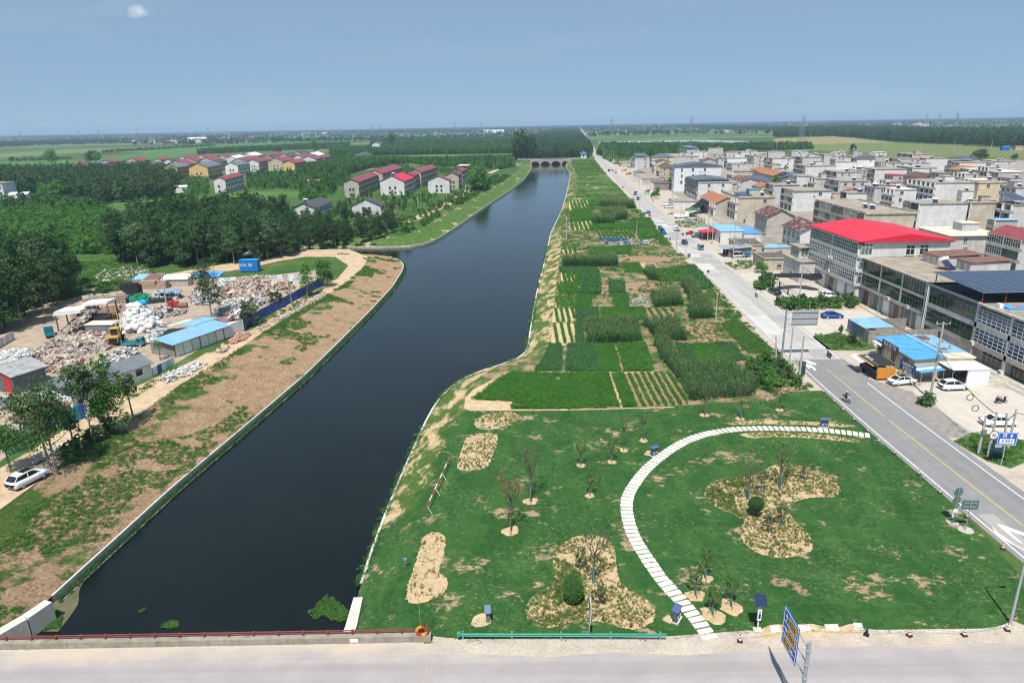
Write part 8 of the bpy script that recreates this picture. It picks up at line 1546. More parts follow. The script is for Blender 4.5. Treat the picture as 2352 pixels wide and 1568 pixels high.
def big_truck():
 t=thing('crane_truck','white lorry with yellow crane arm beside the green tarpaulin','lorry',tuple(at('A3',1000,995)),-1.45);boxed((-1.1,-3.2,.8,1.1,1.3,1.1),'bed',K_WHITE,t);wedged(([(1.4,.7),(3.2,.7),(3.2,1.5),(2.9,2.4),(1.4,2.5)],'x',-1.05,1.05),'cab',K_WHITE,t);m=MB();m.box(-1.1,-3.2,1.1,-1.0,1.3,1.8);m.box(1.0,-3.2,1.1,1.1,1.3,1.8);m.build('side_board',K_WHITE,t);m=MB();m.tube([(0,.9,1.1),(0,.8,3.0),(.2,-2.6,3.3),(.3,-3.8,2.4)],.16,6);m.build('crane_arm',flat('crane_yellow',(.6,.36,.03)),t);added(([(-1,3.22,1.5),(1,3.22,1.5),(.95,2.95,2.3),(-.95,2.95,2.3)],[(0,1,2,3)]),'windscreen',G_DARK,t)
 for x in(-.95,.95):
  for y in(-2.2,2.3):wheel(t,x,y,.45,.28)
 t=thing('green_tarpaulin','green tarpaulin roof stretched over poles behind the lorry','canopy',tuple(at('A3',1060,990)));wedged(([(0,3.2),(5.5,3.4),(5.5,3.45),(2.7,4.2),(0,3.25)],'y',0,6),'sheet',flat('green_canvas',(.06,.17,.11),.8),t);m=MB()
 for x,y in((.1,.1),(5.4,.1),(.1,5.9),(5.4,5.9)):m.cyl((x,y,0),(x,y,3.3),.06,n=5)
 m.build('post',M_STEEL,t)
 t=thing('flatbed_trailer','silver flatbed trailer on the roadside bed','trailer',tuple(at('A3',1072,1040)),-1.5);m=MB();m.box(-.9,-2,.6,.9,2,.75);m.box(-.95,-2,.75,-.9,2,1.1);m.box(.9,-2,.75,.95,2,1.1);m.build('bed',M_STEEL,t)
 for x in(-.8,.8):wheel(t,x,0,.35,.2)
 for i,(x,y,col,lab) in enumerate(((840,545,CRED,'red farm machine at the far roadside yard'),(770,490,flat('digger_yellow',(.6,.36,.03)),'small yellow digger far up the street'),(855,440,flat('sheet_blue',(.03,.3,.6)),'blue sheet stall far up the street'),(635,378,CRED,'red trike far up the street'))):truck('farm_machine',lab,tuple(at('C4',x,y)),-1.4,col,s=1.1,cat='machine')
big_truck()
M_SKIN=paint('skin',(.42,.27,.19),.6,.1,5,obj=True);M_HELM=flat('white_helmet',(.72,.72,.70),.3)
def skinned(name,joints,edges,radii,mat,parent):
 me=bpy.data.meshes.new(name);me.from_pydata(joints,edges,[]);o=ob(name,me,parent);me.materials.append(mat);md=o.modifiers.new('skin','SKIN');sv=me.skin_vertices[0].data if me.skin_vertices else None
 if sv is None:
  bm=bmesh.new();bm.from_mesh(me);bm.verts.layers.skin.verify();bm.to_mesh(me);bm.free();sv=me.skin_vertices[0].data
 for i,r in enumerate(radii):sv[i].radius=(r,r)
 sv[0].use_root=True;ss=o.modifiers.new('subsurf','SUBSURF');ss.levels=1;ss.render_levels=1;return o
def person(t,shirt,trousers,pose='ride',hat=M_HELM,hair=K_BLACK):
 if pose=='ride':J=[(0,-.12,.86),(0,-.10,1.10),(0,-.06,1.34),(0,-.03,1.47),(.19,-.06,1.36),(.27,.16,1.16),(.24,.42,1.10),(-.19,-.06,1.36),(-.27,.16,1.16),(-.24,.42,1.10)];LG=[(0,-.12,.86),(.1,-.10,.84),(.15,.30,.80),(.14,.26,.40),(.13,.42,.32),(-.1,-.10,.84),(-.15,.30,.80),(-.14,.26,.40),(-.13,.42,.32)];hd=(0,.0,1.62)
 else:J=[(0,0,.95),(0,.02,1.18),(0,.05,1.38),(0,.06,1.5),(.2,.05,1.38),(.26,.12,1.12),(.22,.3,1.0),(-.2,.05,1.38),(-.27,.02,1.1),(-.26,.08,.88)];LG=[(0,0,.95),(.1,0,.92),(.12,.05,.5),(.12,0,.09),(.12,.16,.05),(-.1,0,.92),(-.12,-.05,.5),(-.12,-.12,.09),(-.12,.03,.05)];hd=(0,.09,1.63)
 b=skinned('body',J,[(0,1),(1,2),(2,3),(2,4),(4,5),(5,6),(2,7),(7,8),(8,9)],[.15,.15,.16,.06,.08,.055,.04,.08,.055,.04],shirt,t);skinned('trousers',LG,[(0,1),(1,2),(2,3),(3,4),(0,5),(5,6),(6,7),(7,8)],[.14,.11,.085,.06,.05,.11,.085,.06,.05],trousers,t)
 m=MB();m.blob(hd,(.095,.115,.125),2,.01,1);m.blob((hd[0],hd[1]+.11,hd[2]-.015),(.018,.025,.025),1,.0,1);h=m.build('head',M_SKIN,t,True);m=MB();m.blob((hd[0],hd[1]-.015,hd[2]+.045),(.125,.145,.12),2,.0,1);m.build('helmet' if hat else 'hair',hat or hair,t,True)
 for J2 in(J[6],J[9]):
  m=MB();m.blob(J2,(.04,.055,.035),1,.03,2)
  for k in range(4):m.cyl((J2[0]-.03+.02*k,J2[1]+.02,J2[2]),(J2[0]-.03+.02*k,J2[1]+.09,J2[2]-.03),.011,.008,5)
  m.cyl((J2[0]-.03,J2[1],J2[2]),(J2[0]-.055,J2[1]+.05,J2[2]),.012,.009,5);m.build('hand',M_SKIN,t)
def scooter(label,loc,rz,col,shirt=None,trousers=None,rider_label=None,hat=M_HELM,name='motor_scooter',s=1.0):
 t=thing(name,label,'scooter',loc,rz);wedged(([(-.85,.45),(-.2,.42),(-.15,.3),(.35,.3),(.5,.62),(.58,1.0),(.5,1.02),(.38,.6),(.3,.38),(-.05,.38),(-.1,.78),(-.8,.82),(-.95,.68)],'x',-.16,.16),'body',col,t);boxed((-.14,-.82,.8,.14,-.08,.88),'seat',K_BLACK,t);m=MB();m.cyl((-.33,.5,1.08),(.33,.5,1.08),.025,n=6);m.cyl((0,.5,1.0),(0,.72,.3),.03,n=6);m.build('handlebar',K_BLACK,t);boxed((-.1,.56,.84,.1,.62,.97),'headlight',K_LAMP,t)
 for y in(-.62,.74):wheel(t,0,y,.25,.1)
 for x in(-.3,.3):m=MB();m.cyl((x,.5,1.08),(x*1.2,.48,1.26),.01,n=4);m.blob((x*1.25,.48,1.29),(.06,.02,.045),1,0);m.build('mirror',K_BLACK,t)
 if shirt:p=thing('person',rider_label,'person',loc,rz);person(p,shirt,trousers,'ride',hat)
 return t
S_W=flat('white_shirt',(.66,.66,.66),.9);S_P=flat('pink_shirt',(.60,.46,.52),.9);S_D=flat('dark_brown_cloth',(.06,.04,.04),.9);S_N=flat('navy_trousers',(.03,.035,.05),.9);S_M=flat('plum_shirt',(.22,.07,.13),.9);S_G=flat('grey_trousers',(.16,.16,.18),.9);S_F=flat('floral_cover',(.42,.26,.27),.9)
scooter('cream scooter ridden toward the camera beside the lawn',tuple(at('B7',478,800,.05)),math.pi+.25,flat('cream_scooter',(.66,.64,.58),.3),S_D,S_N,'person in pale hat riding the cream scooter toward the camera',flat('pale_hat',(.66,.60,.50),.8))
scooter('dark scooter ridden away near the traffic arrows',tuple(at('B7',300,335,.05)),-.05,flat('dark_scooter',(.05,.05,.055),.3),S_P,S_G,'person in pale pink top riding away near the traffic arrows',K_BLACK)
scooter('green scooter ridden away beside the vine slope',tuple(at('A6',1110,882,.05)),-.05,flat('mint_scooter',(.25,.38,.36),.3),S_W,S_N,'person in white shirt riding away by the black parked car',None)
scooter('black motorcycle ridden behind the red-backed hatchback',tuple(at('A6',342,240,.05)),-.05,K_BLACK,S_W,S_N,'person with white helmet riding behind the hatchback')
scooter('small scooter far up the road beside a red sign',tuple(at('C4',785,750,.05)),-.08,K_WHITE,S_W,S_N,'person on the small scooter far up the road',None)
scooter('black motorcycle with floral cover parked on the forecourt',tuple(at('B7',2100,815,.03)),-1.5,K_BLACK);m=MB();m.blob((0,0,0),(.55,.4,.28),2,.15,4);m.build('seat_cover',S_F,bpy.data.objects['motor_scooter.005'],loc=(0,-.3,.95))
scooter('red motorcycle parked by the red canopy',tuple(at('A6',405,225,.03)),.6,C_RED,name='motor_scooter');scooter('white scooter parked by the low block wall',tuple(at('B7',1118,525,.03)),.3,K_WHITE);scooter('old green motorcycle parked at the left road edge',tuple(at('A6',195,290,.03)),.9,TEALD)
p_=thing('person','worker in plum shirt and pale hat standing on the yard floor','person',tuple(at('C1',1112,1548)),.4);person(p_,S_M,S_G,'stand',flat('straw_hat',(.6,.55,.45),.9))
M_POLE=paint('concrete_pole',(.47,.44,.40),.9,.15,1.5,stain=(.30,.27,.24),obj=True);M_LAMPP=paint('grey_lamp_pole',(.38,.40,.41),.5,.1,1.5,obj=True)
def pole(label,c,bx,by,ty,r=.17,arm=0.0,ins=0,cat='pole',name='utility_pole',mat=M_POLE,lean=(0,0),group=None,band=False,box=False):
 p=at(c,bx,by);H=high(c,bx,by,ty);t=thing(name,label,cat,tuple(p),0,group);t.rotation_euler=(lean[0],lean[1],0);m=MB();m.cyl((0,0,-.1),(0,0,H),r,r*.62,8);m.build('shaft',mat,t)
 if arm:
  m=MB();m.box(-arm,-.06,H-.35,arm,.06,H-.22);a=m.build('crossarm',M_STEEL,t);q=MB();q.cyl((0,0,0),(0,0,.28),.07,.05,6);me=q.mesh('insulator',K_WHITE)
  for x in np.linspace(-arm*.9,arm*.9,ins):ob('insulator',me,a,(float(x),0,H-.22))
 if band:m=MB();m.cyl((0,0,.9),(0,0,1.25),r*1.0+.012,r*.97+.012,8);m.build('yellow_band',flat('band_yellow',(.55,.36,.05)),t)
 if box:boxed((-.25,-.4,H*.55,.25,-.15,H*.55+.6),'meter_box',flat('box_grey',(.2,.22,.24)),t)
 return Vector((p.x,p.y,H))
TOPS={}
for key,lab,c,bx,by,ty,kw in(('a','ivy-footed concrete pole with crossarm before the white shed','A7',1212,1470,858,dict(arm=1.1,ins=3,band=True,box=True,r=.2)),('b','tall concrete pole with crossarm before the shaded yard','A6',1555,945,435,dict(arm=1.0,ins=3)),('c','tall pole with crossarm beside the grey tin shed','A6',866,495,85,dict(arm=1.2,ins=4,band=True)),('d','pole beside the red canopy','A6',600,305,-5,{}),('e','leaning pole right of the red canopy','A6',648,335,28,{}),('f','short pole before the concrete outbuilding','A6',1028,462,285,dict(r=.13)),('g','concrete pole beside the lawn corner, right of its neighbour','A7',185,1332,965,dict(r=.2)),('h','concrete pole beside the back of the road sign','A7',105,1242,895,{}),('i','leaning post at the edge of the vine slope','A6',1318,1568,1288,dict(lean=(0,-.10))),('j','old post on the slope between maize and road','A6',685,1128,855,dict(r=.14)),('k','thin post among the far plots','A6',100,600,370,dict(r=.1)),
  ('n','pole with meter box left of the speed sign','B7',1862,1345,945,dict(box=True)),('o','pole behind the speed sign','B7',1962,1372,905,{}),('p','leaning pole behind the green notice','B7',2130,1300,915,dict(lean=(0,-.12))),('q','rightmost pole with coiled cables behind the blue sign','B7',2168,1312,878,{}),('s','short white post by the forecourt hedge','A6',1665,1020,935,dict(r=.1)),('w1','leaning concrete pole on the waterside strip','A2',1790,950,782,dict(r=.15)),('w2','thin pole among the far crop plots','C4',965,1490,1255,dict(r=.13)),
  ('l1','pole with crossarm behind the sack pile','C1',2235,800,305,dict(arm=.9,ins=4)),('l2','bare concrete pole beside the black crates','C1',1825,610,205,{}),('l3','pole with crossarm inside the blue fence','C2',1560,895,492,dict(arm=.9,ins=3)),('l4','pole at the bend of the canal track','A2',795,755,655,dict(r=.2)),('l5','pole before the pale gabled end house','A2',985,682,592,dict(r=.2)),('l6','pole by the canal road near the last terrace','A2',1113,628,545,dict(r=.2)),('l7','tall pole right of the arched bridge','A2',1830,390,330,dict(r=.3)),('l8','pole with crossarm beside the slate house garden','A2',640,778,712,dict(arm=1.2,ins=2)),('l9','pole on the far bank track','A2',1300,492,425,dict(r=.2)),('la','pole before the lone red tin roofed house','A1',1195,580,540,dict(r=.25)),('lb','pole in the orchards right of the lone house','A1',1870,522,468,dict(r=.25)),('lc','second pole in the orchards right of the lone house','A1',1975,560,515,dict(r=.25))):
 TOPS[key]=pole(lab,c,bx,by,ty,**kw)
for i,(bx,by,ty) in enumerate([(330,395,275),(245,275,150),(1230,800,590),(1010,740,430),(1130,760,475),(1515,1100,710),(1660,1242,840),(820,550,320),(755,500,290),(655,415,215),(595,380,175),(565,350,165),(500,330,130),(465,300,95),(450,260,90),(895,560,330),(870,600,400),(965,640,480),(2105,1230,960),(1915,1360,1130),(1545,1140,960),(420,240,60),(380,190,30),(350,150,10),(535,345,160),(620,150,70),(995,105,45)]):
 TOPS['s%d'%i]=pole('concrete pole in the receding row along the village street','C4',bx,by,ty,r=.15,arm=.8 if i in(7,8,11,13) else 0,ins=3,group='poles along the village street')
for i,(c,bx,by,ty) in enumerate([('A4',1035,360,275),('A4',1375,385,270),('A4',1685,370,265),('A4',2045,330,265),('A4',680,360,280),('A4',560,235,185),('A4',342,238,190),('A4',525,350,312),('A4',390,330,295),('A3',900,365,280),('A3',1232,338,290),('A3',1570,345,285),('A3',1898,360,290),('A3',345,245,180),('A3',558,245,175),('A3',770,245,180),('A3',995,240,185),('A3',1215,235,165),('A3',2215,245,190),('A1',505,388,355),('A1',780,362,330),('A1',865,352,322),('A1',1095,335,312),('A1',1165,328,305),('A1',1310,318,298),('A1',195,415,385),('A1',105,430,395),('A1',1610,300,282),('A1',1500,305,288)]):pole('slim line pole standing in the far fields',c,bx,by,ty,r=.3,group='line poles in the far fields',name='line_pole')
def lamp(label,c,bx,by,ty,reach=.9):
 p=at(c,bx,by);H=high(c,bx,by,ty);t=thing('street_lamp',label,'street lamp',tuple(p));m=MB();m.cyl((0,0,0),(0,0,H),.13,.07,8);m.build('shaft',M_LAMPP,t);m=MB();m.tube([(0,0,H),(reach*.6,0,H+.15),(reach,0,H+.15)],.04,5);m.box(reach,-.12,H+.08,reach+.6,.12,H+.18);m.build('lamp_head',M_LAMPP,t)
lamp('tall street lamp among the leafy beds left of the road','A6',262,590,165);lamp('street lamp beside the palm-like shrub','A6',370,495,280,.5);lamp('street lamp by the dark minibus stretch','C4',665,752,572);lamp('street lamp beside the bin cart','C4',1012,1165,832);lamp('near street lamp at the right edge of the lawn','B4',2265,772,200,1.4)
def cable(name,label,pts,r=.022,sag=.6):
 m=MB();Q=[]
 for a,b in zip(pts[:-1],pts[1:]):
  n=10
  for i in range(n):t=i/n;q=Vector(a).lerp(Vector(b),t);q.z-=sag*4*t*(1-t);Q.append(q)
 Q.append(Vector(pts[-1]));base=Q[0].copy();m.tube([q-base for q in Q],r,4);o=m.build(name,K_BLACK);o.location=base;tag(o,label,'cable')
A_,B_,C_=TOPS['a'],TOPS['b'],TOPS['c'];up=Vector((0,0,-.1))
for i,dx in enumerate((-.9,.0,.9)):cable('overhead_cable',('left','middle','right')[i]+' line of the three overhead cables along the street poles',[C_+Vector((dx,0,0)),B_+Vector((dx,0,0)),A_+Vector((dx,0,0)),Vector((86,60,10.5))+Vector((dx,0,0))],.02,.8)
O_,Q_=TOPS['o'],TOPS['q'];cable('overhead_cable','thick cable sagging from the ivy-footed pole toward the speed sign poles',[B_-Vector((0,0,3)),A_-Vector((0,0,4.2)),O_-Vector((0,0,.4)),Q_-Vector((0,0,.5)),Vector((90,70,5))],.045,.9);cable('overhead_cable','thin cable from leaning pole across the forecourt',[TOPS['g']-Vector((0,0,.3)),A_-Vector((0,0,4.5)),Vector((88,82,5))],.02,.5);cable('overhead_cable','yard cable between the sack pile pole and the blue fence pole',[TOPS['l2'],TOPS['l1'],TOPS['l3'],Vector((-38,235,8))],.02,.8)
for i,z in enumerate((.55,.15)):m=MB();P=A_.lerp(O_,.62+.1*i)-Vector((0,0,3.4+i*.2));m.tube([P+Vector((math.cos(t)*.45,0,math.sin(t)*.45)) for t in np.linspace(0,6.28,13)],.05,5);o=m.build('cable_coil',K_BLACK);tag(o,('upper','lower')[i]+' black cable coil hung on the thick cable','cable coil')
def sign_board(label,c,bx,by,h,w,ht,z0_,mat,face=0.0,name='road_sign',cat='sign',back=None):
 t=thing(name,label,cat,tuple(at(c,bx,by)),face);m=MB();m.cyl((0,0,0),(0,0,h),.06,n=8);m.build('post',M_LAMPP,t);boxed((-w/2,-.10,z0_,w/2,-.06,z0_+ht),'panel',mat,t);return t
def arrow_mesh(s):m=MB();P=[(-.09,-.5),(.09,-.5),(.09,.05),(.3,-.12),(.3,.12),(0,.5),(-.3,.12),(-.3,-.12),(-.09,.05)];m.add([(x*s,0,z*s) for x,z in P],[(0,1,2,8),(2,3,4,5),(8,2,5),(8,5,6,7)]);return m.mesh('arrow',K_WHITE)
def arrow_at(me,t,loc,rot):
 o=ob('arrow',me,t,loc);o.rotation_euler=(Matrix.Rotation(-math.pi/2,3,'Z')@Matrix.Rotation(rot,3,'Y')).to_euler();return o
def signs():
 t=sign_board('blue route sign X304 with white arrow beside the poles','B7',2100,1470,4.6,2.3,1.75,2.9,K_BLUE,-.12);m=MB();B=.06
 for q in((-1.1,2.95,1.1,3.0),(-1.1,4.55,1.1,4.6),(-1.1,3.0,-1.05,4.55),(1.05,3.0,1.1,4.55)):m.box(q[0],-.115,q[1],q[2],-.10,q[3])
 m.build('border',K_WHITE,t);boxed((-.85,-.113,3.12,.85,-.10,3.78),'plate',K_WHITE,t);text('X304',t,(0,-.118,3.45),SOUTH,.62,K_BLACK);text('西',t,(-.35,-.118,4.18),SOUTH,.55,K_WHITE);ob('arrow',arrow_mesh(.55),t,(.42,-.118,4.18))
 t=thing('speed_sign','round white 40 speed sign on a thin post','sign',tuple(at('B7',1975,1375)));m=MB();m.cyl((0,0,0),(0,0,3.1),.05,n=6);m.build('post',M_LAMPP,t);m=MB();m.cyl((0,-.07,3.1),(0,-.10,3.1),.62,n=28);m.build('rim',flat('faded_maroon',(.20,.05,.06)),t);m=MB();m.cyl((0,-.10,3.1),(0,-.112,3.1),.52,n=28);m.build('disc',K_WHITE,t);text('40',t,(0,-.118,3.08),SOUTH,.58,K_BLACK)
 t=thing('green_notice_stand','dark green upright notice stand in the weeds','notice',tuple(at('B7',2040,1395)));boxed((-.65,-.12,.1,.65,.12,2.6),'body',flat('bottle_green',(.02,.06,.065)),t);boxed((-.45,-.135,1.65,.45,-.12,2.2),'notice',flat('notice_grey',(.42,.44,.45)),t);text('公告',t,(0,-.14,2.4),SOUTH,.2,K_WHITE)
 t=thing('green_notice_stand','dark green signal cabinet beside the lawn corner pole','cabinet',tuple(at('B7',12,530)));boxed((-.5,-.2,.2,.5,.2,2.6),'body',K_GREEN,t);boxed((-.4,-.22,1.9,.4,-.2,2.4),'panel',M_FRAMED,t)
 t=thing('direction_sign','blue direction sign S236 S464 S245 on a thick grey post','sign',(20.35,38.9,0));m=MB();m.cyl((0,0,0),(0,0,7.3),.15,.13,14);m.build('post',M_STEEL,t);boxed((-.06,1.55,3.8,.0,4.15,7.05),'panel',K_BLUE,t);m=MB()
 for q in((1.6,3.86,4.1,3.92),(1.6,6.93,4.1,6.99),(1.6,3.92,1.66,6.93),(4.04,3.92,4.1,6.93),(1.66,4.86,4.04,4.91),(1.66,5.88,4.04,5.93)):m.box(-.075,q[0],q[1],-.06,q[2],q[3])
 m.build('border',K_WHITE,t);am=arrow_mesh(.72)
 for k,(s,zz,ya,yn,rot) in enumerate((('S236',6.42,3.55,2.5,0),('S464',5.4,3.55,2.5,math.pi/2),('S245',4.4,2.1,3.15,-math.pi/2))):
  boxed((-.078,yn-.68,zz-.3,-.06,yn+.68,zz+.3),'route_plate',K_YEL,t);text(s,t,(-.085,yn,zz),WEST,.5,K_BLACK);arrow_at(am,t,(-.082,ya,zz),rot)
 for z in(4.2,5.4,6.6):m=MB();m.cyl((0.05,.0,z),(0.05,2.4,z),.05,n=8);m.cyl((0,0,z-.06),(0,0,z+.06),.2,n=12);m.build('bracket',M_STEEL,t)
 b=at('A6',1375,1525);t=thing('gantry_sign','large road sign seen from behind on a tall bent grey post','sign',tuple(b));m=MB();m.cyl((0,0,0),(0,0,9.4),.2,.15,12);m.build('post',paint('blue_grey_steel',(.24,.29,.33),.5,.1),t);xa=at('A6',1500,1030,9.1).x-b.x;xb=at('A6',1812,1045,9.1).x-b.x;boxed((xa,.06,6.3,xb,.10,9.2),'panel',paint('bare_aluminium',(.40,.41,.41),.5,.08,.8),t)
 for z in(6.6,7.7,8.8):m=MB();m.cyl((0,0,z),(xb-.1,-.02,z),.07,n=8);m.build('beam',M_STEEL,t)
 for i in range(9):x=xa+(xb-xa)*(i+.5)/9;boxed((x-.025,-.0,6.35,x+.025,.058,9.15),'rib',M_STEEL,t)
 m=MB();m.box(-.5,-.1,5.4,-.15,.2,5.6);m.blob((.35,-.1,5.6),(.13,.13,.18),1,0);m.build('camera_unit',K_WHITE,t)
 t=thing('road_sign','post with round sign backs and a notice at the lawn edge','sign',tuple(at('B8',1142,1097)),.15);G=paint('grey_green_sign_back',(.11,.20,.17),.5,.15,2);m=MB();m.cyl((0,0,0),(0,0,4.3),.05,n=8);m.build('post',M_STEEL,t)
 for z,r in((3.7,.55),(2.7,.5)):m=MB();m.cyl((.05 if z<3 else.1,.08,z),(.05 if z<3 else.1,.11,z),r,n=24);m.build('sign_back',G,t)
 boxed((-.3,.07,1.9,.5,.1,2.25),'sign_back',G,t);boxed((-.3,-.1,.75,.3,-.06,1.75),'notice',K_WHITE,t);m=MB();m.cyl((0,0,0),(0,0,.06),.6,n=12);m.build('footing',M_CONC,t)
 t=thing('road_sign','rectangular green sign back with two rails at the lawn edge','sign',tuple(at('B8',1258,1163)),-.1);m=MB();m.cyl((0,0,0),(0,0,3.6),.05,n=8);m.build('post',M_STEEL,t);boxed((-.85,.07,2.45,.85,.1,3.55),'panel',G,t);m=MB();m.box(-.6,.02,2.75,.6,.068,2.82);m.box(-.6,.02,3.2,.6,.068,3.27);m.build('rail',M_STEEL,t);m=MB();m.cyl((0,0,0),(0,0,.06),.8,n=12);m.build('footing',M_CONC,t)
 t=thing('road_sign','slim pole with a narrow upright sign by the guard rail','sign',tuple(at('B3',1775,905)));m=MB();m.cyl((0,0,0),(0,0,4.2),.06,n=8);m.build('post',M_STEEL,t);boxed((-.04,-.9,1.8,.04,.1,3.9),'panel',flat('sign_edge_grey',(.45,.47,.5)),t)
 m=MB();m.cyl((-.045,-.4,3.2),(-.06,-.4,3.2),.38,n=18);m.build('roundel',K_RED,t)
 t=thing('mirror_post','round mirror on a thin post at the edge of the road slope','sign',tuple(at('A6',602,712)));m=MB();m.cyl((0,0,0),(0,0,2.6),.05,n=6);m.build('post',M_STEEL,t);m=MB();m.cyl((0,-.05,2.6),(0,.02,2.6),.4,n=18);m.build('mirror',M_FRAMED,t)
 for i,(c,x,y,col,lab) in enumerate((('C4',748,765,K_RED,'small red sign board at the left road edge far up'),('C4',1168,1215,K_RED,'red litter bin on the left road edge'),('C4',1220,980,K_ORANGE,'orange warning board by the dark wet patch'),('C4',1210,865,K_BLUE,'blue hanging notice by the street tree'),('A6',405,485,M_FRAMED,'small dark box sign at the shrub corner'))):t=thing('small_sign',lab,'sign',tuple(at(c,x,y)));boxed((-.5,-.05,.5,.5,.05,1.7),'panel',col,t);m=MB();m.box(-.4,-.03,0,-.33,.03,.5);m.box(.33,-.03,0,.4,.03,.5);m.build('leg',M_STEEL,t)
 t=thing('blue_notice','tiny blue notice on a stick on the west lawn','sign',tuple(at('B3',540,448)),.1);m=MB();m.cyl((0,0,0),(0,0,.9),.02,n=5);m.build('post',M_STEEL,t);boxed((-.28,-.03,.75,.28,-.01,1.15),'panel',flat('notice_blue',(.02,.06,.2)),t);text('水深危险',t,(0,-.035,1.02),SOUTH,.13,K_WHITE);text('请勿靠近',t,(0,-.035,.87),SOUTH,.1,K_WHITE)
signs()
def bins():
 def litter_bin(label,c,bx,by,rz):
  t=thing('litter_bin',label,'litter bin',tuple(at(c,bx,by,.02)),rz);boxed((-.5,-.22,.12,.5,.22,1.05),'body',flat('bin_grey_green',(.10,.12,.11),.4),t);wedged(([(-.32,1.18),(.32,1.26),(.32,1.32),(-.32,1.24)],'x',-.6,.6),'roof',flat('bin_roof_blue',(.08,.13,.26),.3),t);m=MB();m.box(-.5,-.2,1.05,-.44,.2,1.2);m.box(.44,-.2,1.05,.5,.2,1.2);m.build('leg',M_STEEL,t);boxed((-.45,-.24,.2,-.04,-.22,.75),'door',flat('bin_blue',(.02,.12,.5)),t);boxed((.04,-.24,.2,.45,-.22,.75),'door',flat('bin_dark',(.06,.065,.07)),t)
  for x in(-.25,.25):boxed((x-.15,-.235,.8,x+.15,-.22,.98),'slot',K_BLACK,t);text('♻',t,(x,-.245,.48),SOUTH,.3,K_WHITE,'symbol')
  boxed((-.6,-.35,-.02,.6,.35,.12),'footing',M_CONCL,t)
 litter_bin('two-part litter bin on the grass strip near the road','B6',1780,242,.0);litter_bin('two-part litter bin by the bend of the stone path','B6',262,495,.55);litter_bin('two-part litter bin beside the lower stone path','B4',165,752,1.0)
 t=thing('info_post','slanting-topped stainless information post on a sandy patch','information post',tuple(at('B3',1095,815,.02)),.1);boxed((-.16,-.16,0,.16,.16,1.15),'body',paint('stainless_steel',(.30,.30,.27),.35,.1,2,metal=.5),t);wedged(([(-.35,1.1),(.3,1.5),(.3,1.56),(-.35,1.16)],'x',-.28,.28),'plate',flat('plate_steel_blue',(.10,.15,.26),.3),t)
 sheet('sand_patch',[tuple(p) for p in smoothline(xy('B3',[(980,830),(1000,780),(1060,755),(1110,770),(1120,830),(1060,850),(1000,855),(980,830)]),30,2)],.034,M_PALE);sheet('sand_patch',xy('B6',[(165,490),(200,450),(250,455),(290,485),(250,505)]),.034,M_PALE);sheet('sand_patch',xy('B4',[(75,750),(110,720),(150,735),(190,770),(120,775)]),.034,M_PALE)
 for i,q in enumerate([[(750,790),(815,785),(820,825),(765,830)],[(930,782),(1000,782),(1010,825),(935,828)],[(1095,780),(1180,778),(1195,820),(1110,826)],[(1275,770),(1330,772),(1345,815),(1290,818)]]):
  P=xy('B4',q);sheet('concrete_pad',P,.045,M_CONCL)
 sheet('sand_patch',[tuple(p) for p in smoothline(xy('B4',[(640,860),(650,835),(720,800),(760,780),(830,780),(920,800),(1010,770),(1100,800),(1200,800),(1260,770),(1345,800),(1360,830),(1200,850),(900,865),(640,860)]),60,2)],.036,M_PALE)
 t=thing('solar_monitor_post','white roadside monitor post topped by a tilted solar panel','monitor',tuple(at('B4',675,815,.03)),-.1);m=MB();m.cyl((0,0,0),(0,0,2.9),.06,n=8);m.build('post',K_WHITE,t);boxed((-.16,-.2,1.15,.16,.0,2.35),'cabinet',K_WHITE,t);m=MB();m.box(-.09,-.215,1.35,.09,-.2,1.85);m.box(-.06,-.215,1.95,.06,-.2,2.1);m.build('screen',flat('screen_dark',(.05,.03,.08),.2),t);added(([(-.5,-.45,2.75),(.5,-.45,2.75),(.5,.4,3.45),(-.5,.4,3.45),(-.5,-.42,2.71),(.5,-.42,2.71),(.5,.43,3.41),(-.5,.43,3.41)],[(0,1,2,3),(7,6,5,4),(0,4,5,1),(1,5,6,2),(2,6,7,3),(3,7,4,0)]),'solar_panel',M_PV,t);boxed((-.35,-.3,0,.35,.3,.07),'footing',M_CONCL,t)
 RW=[flat('barrier_red',(.5,.03,.025)),flat('barrier_white',(.76,.76,.74))]
 def barrier(label,P,Q,n,legs):
  t=thing('pole_barrier',label,'barrier',tuple(P));d=Q-P
  for i in range(n):m=MB();m.cyl(P+d*(i/n)-P+Vector((0,0,1.0)),d*((i+1)/n)+Vector((0,0,1.0)),.06,n=8);m.build('bar',RW[i%2],t)
  nn=Vector((-d.y,d.x,0)).normalized()
  for f in legs:
   for s in(-.5,.5):m=MB();b=d*f;m.cyl(b+Vector((0,0,1.0)),b+nn*s,.035,n=6);m.build('leg',RW[0 if s>0 else 1],t)
 barrier('red and white pole barrier standing on the west lawn',at('B5',232,1300),at('B5',420,880),9,(.02,.36,.67));barrier('red and white pole barrier along the earth bank track',at('A5',1450,1010),at('A5',1680,880),9,(.25,.6,.93))
 t=thing('life_buoy','red and orange life buoy hung on the bridge parapet end','life buoy',(-8.15,48.3,.75));m=MB();
 for k in range(4):m=MB();m.tube([(.42*math.cos(a),-.25,.3+.42*math.sin(a)) for a in np.linspace(k*1.5708,(k+1)*1.5708,7)],.13,8);m.build('segment',(K_RED,flat('buoy_orange',(.62,.3,.02)))[k%2],t)
 m=MB();m.cyl((-.1,.15,-.6),(-.35,1.2,2.6),.02,n=5);m.build('rescue_pole',paint('bamboo_pole',(.4,.24,.1),.8),t)
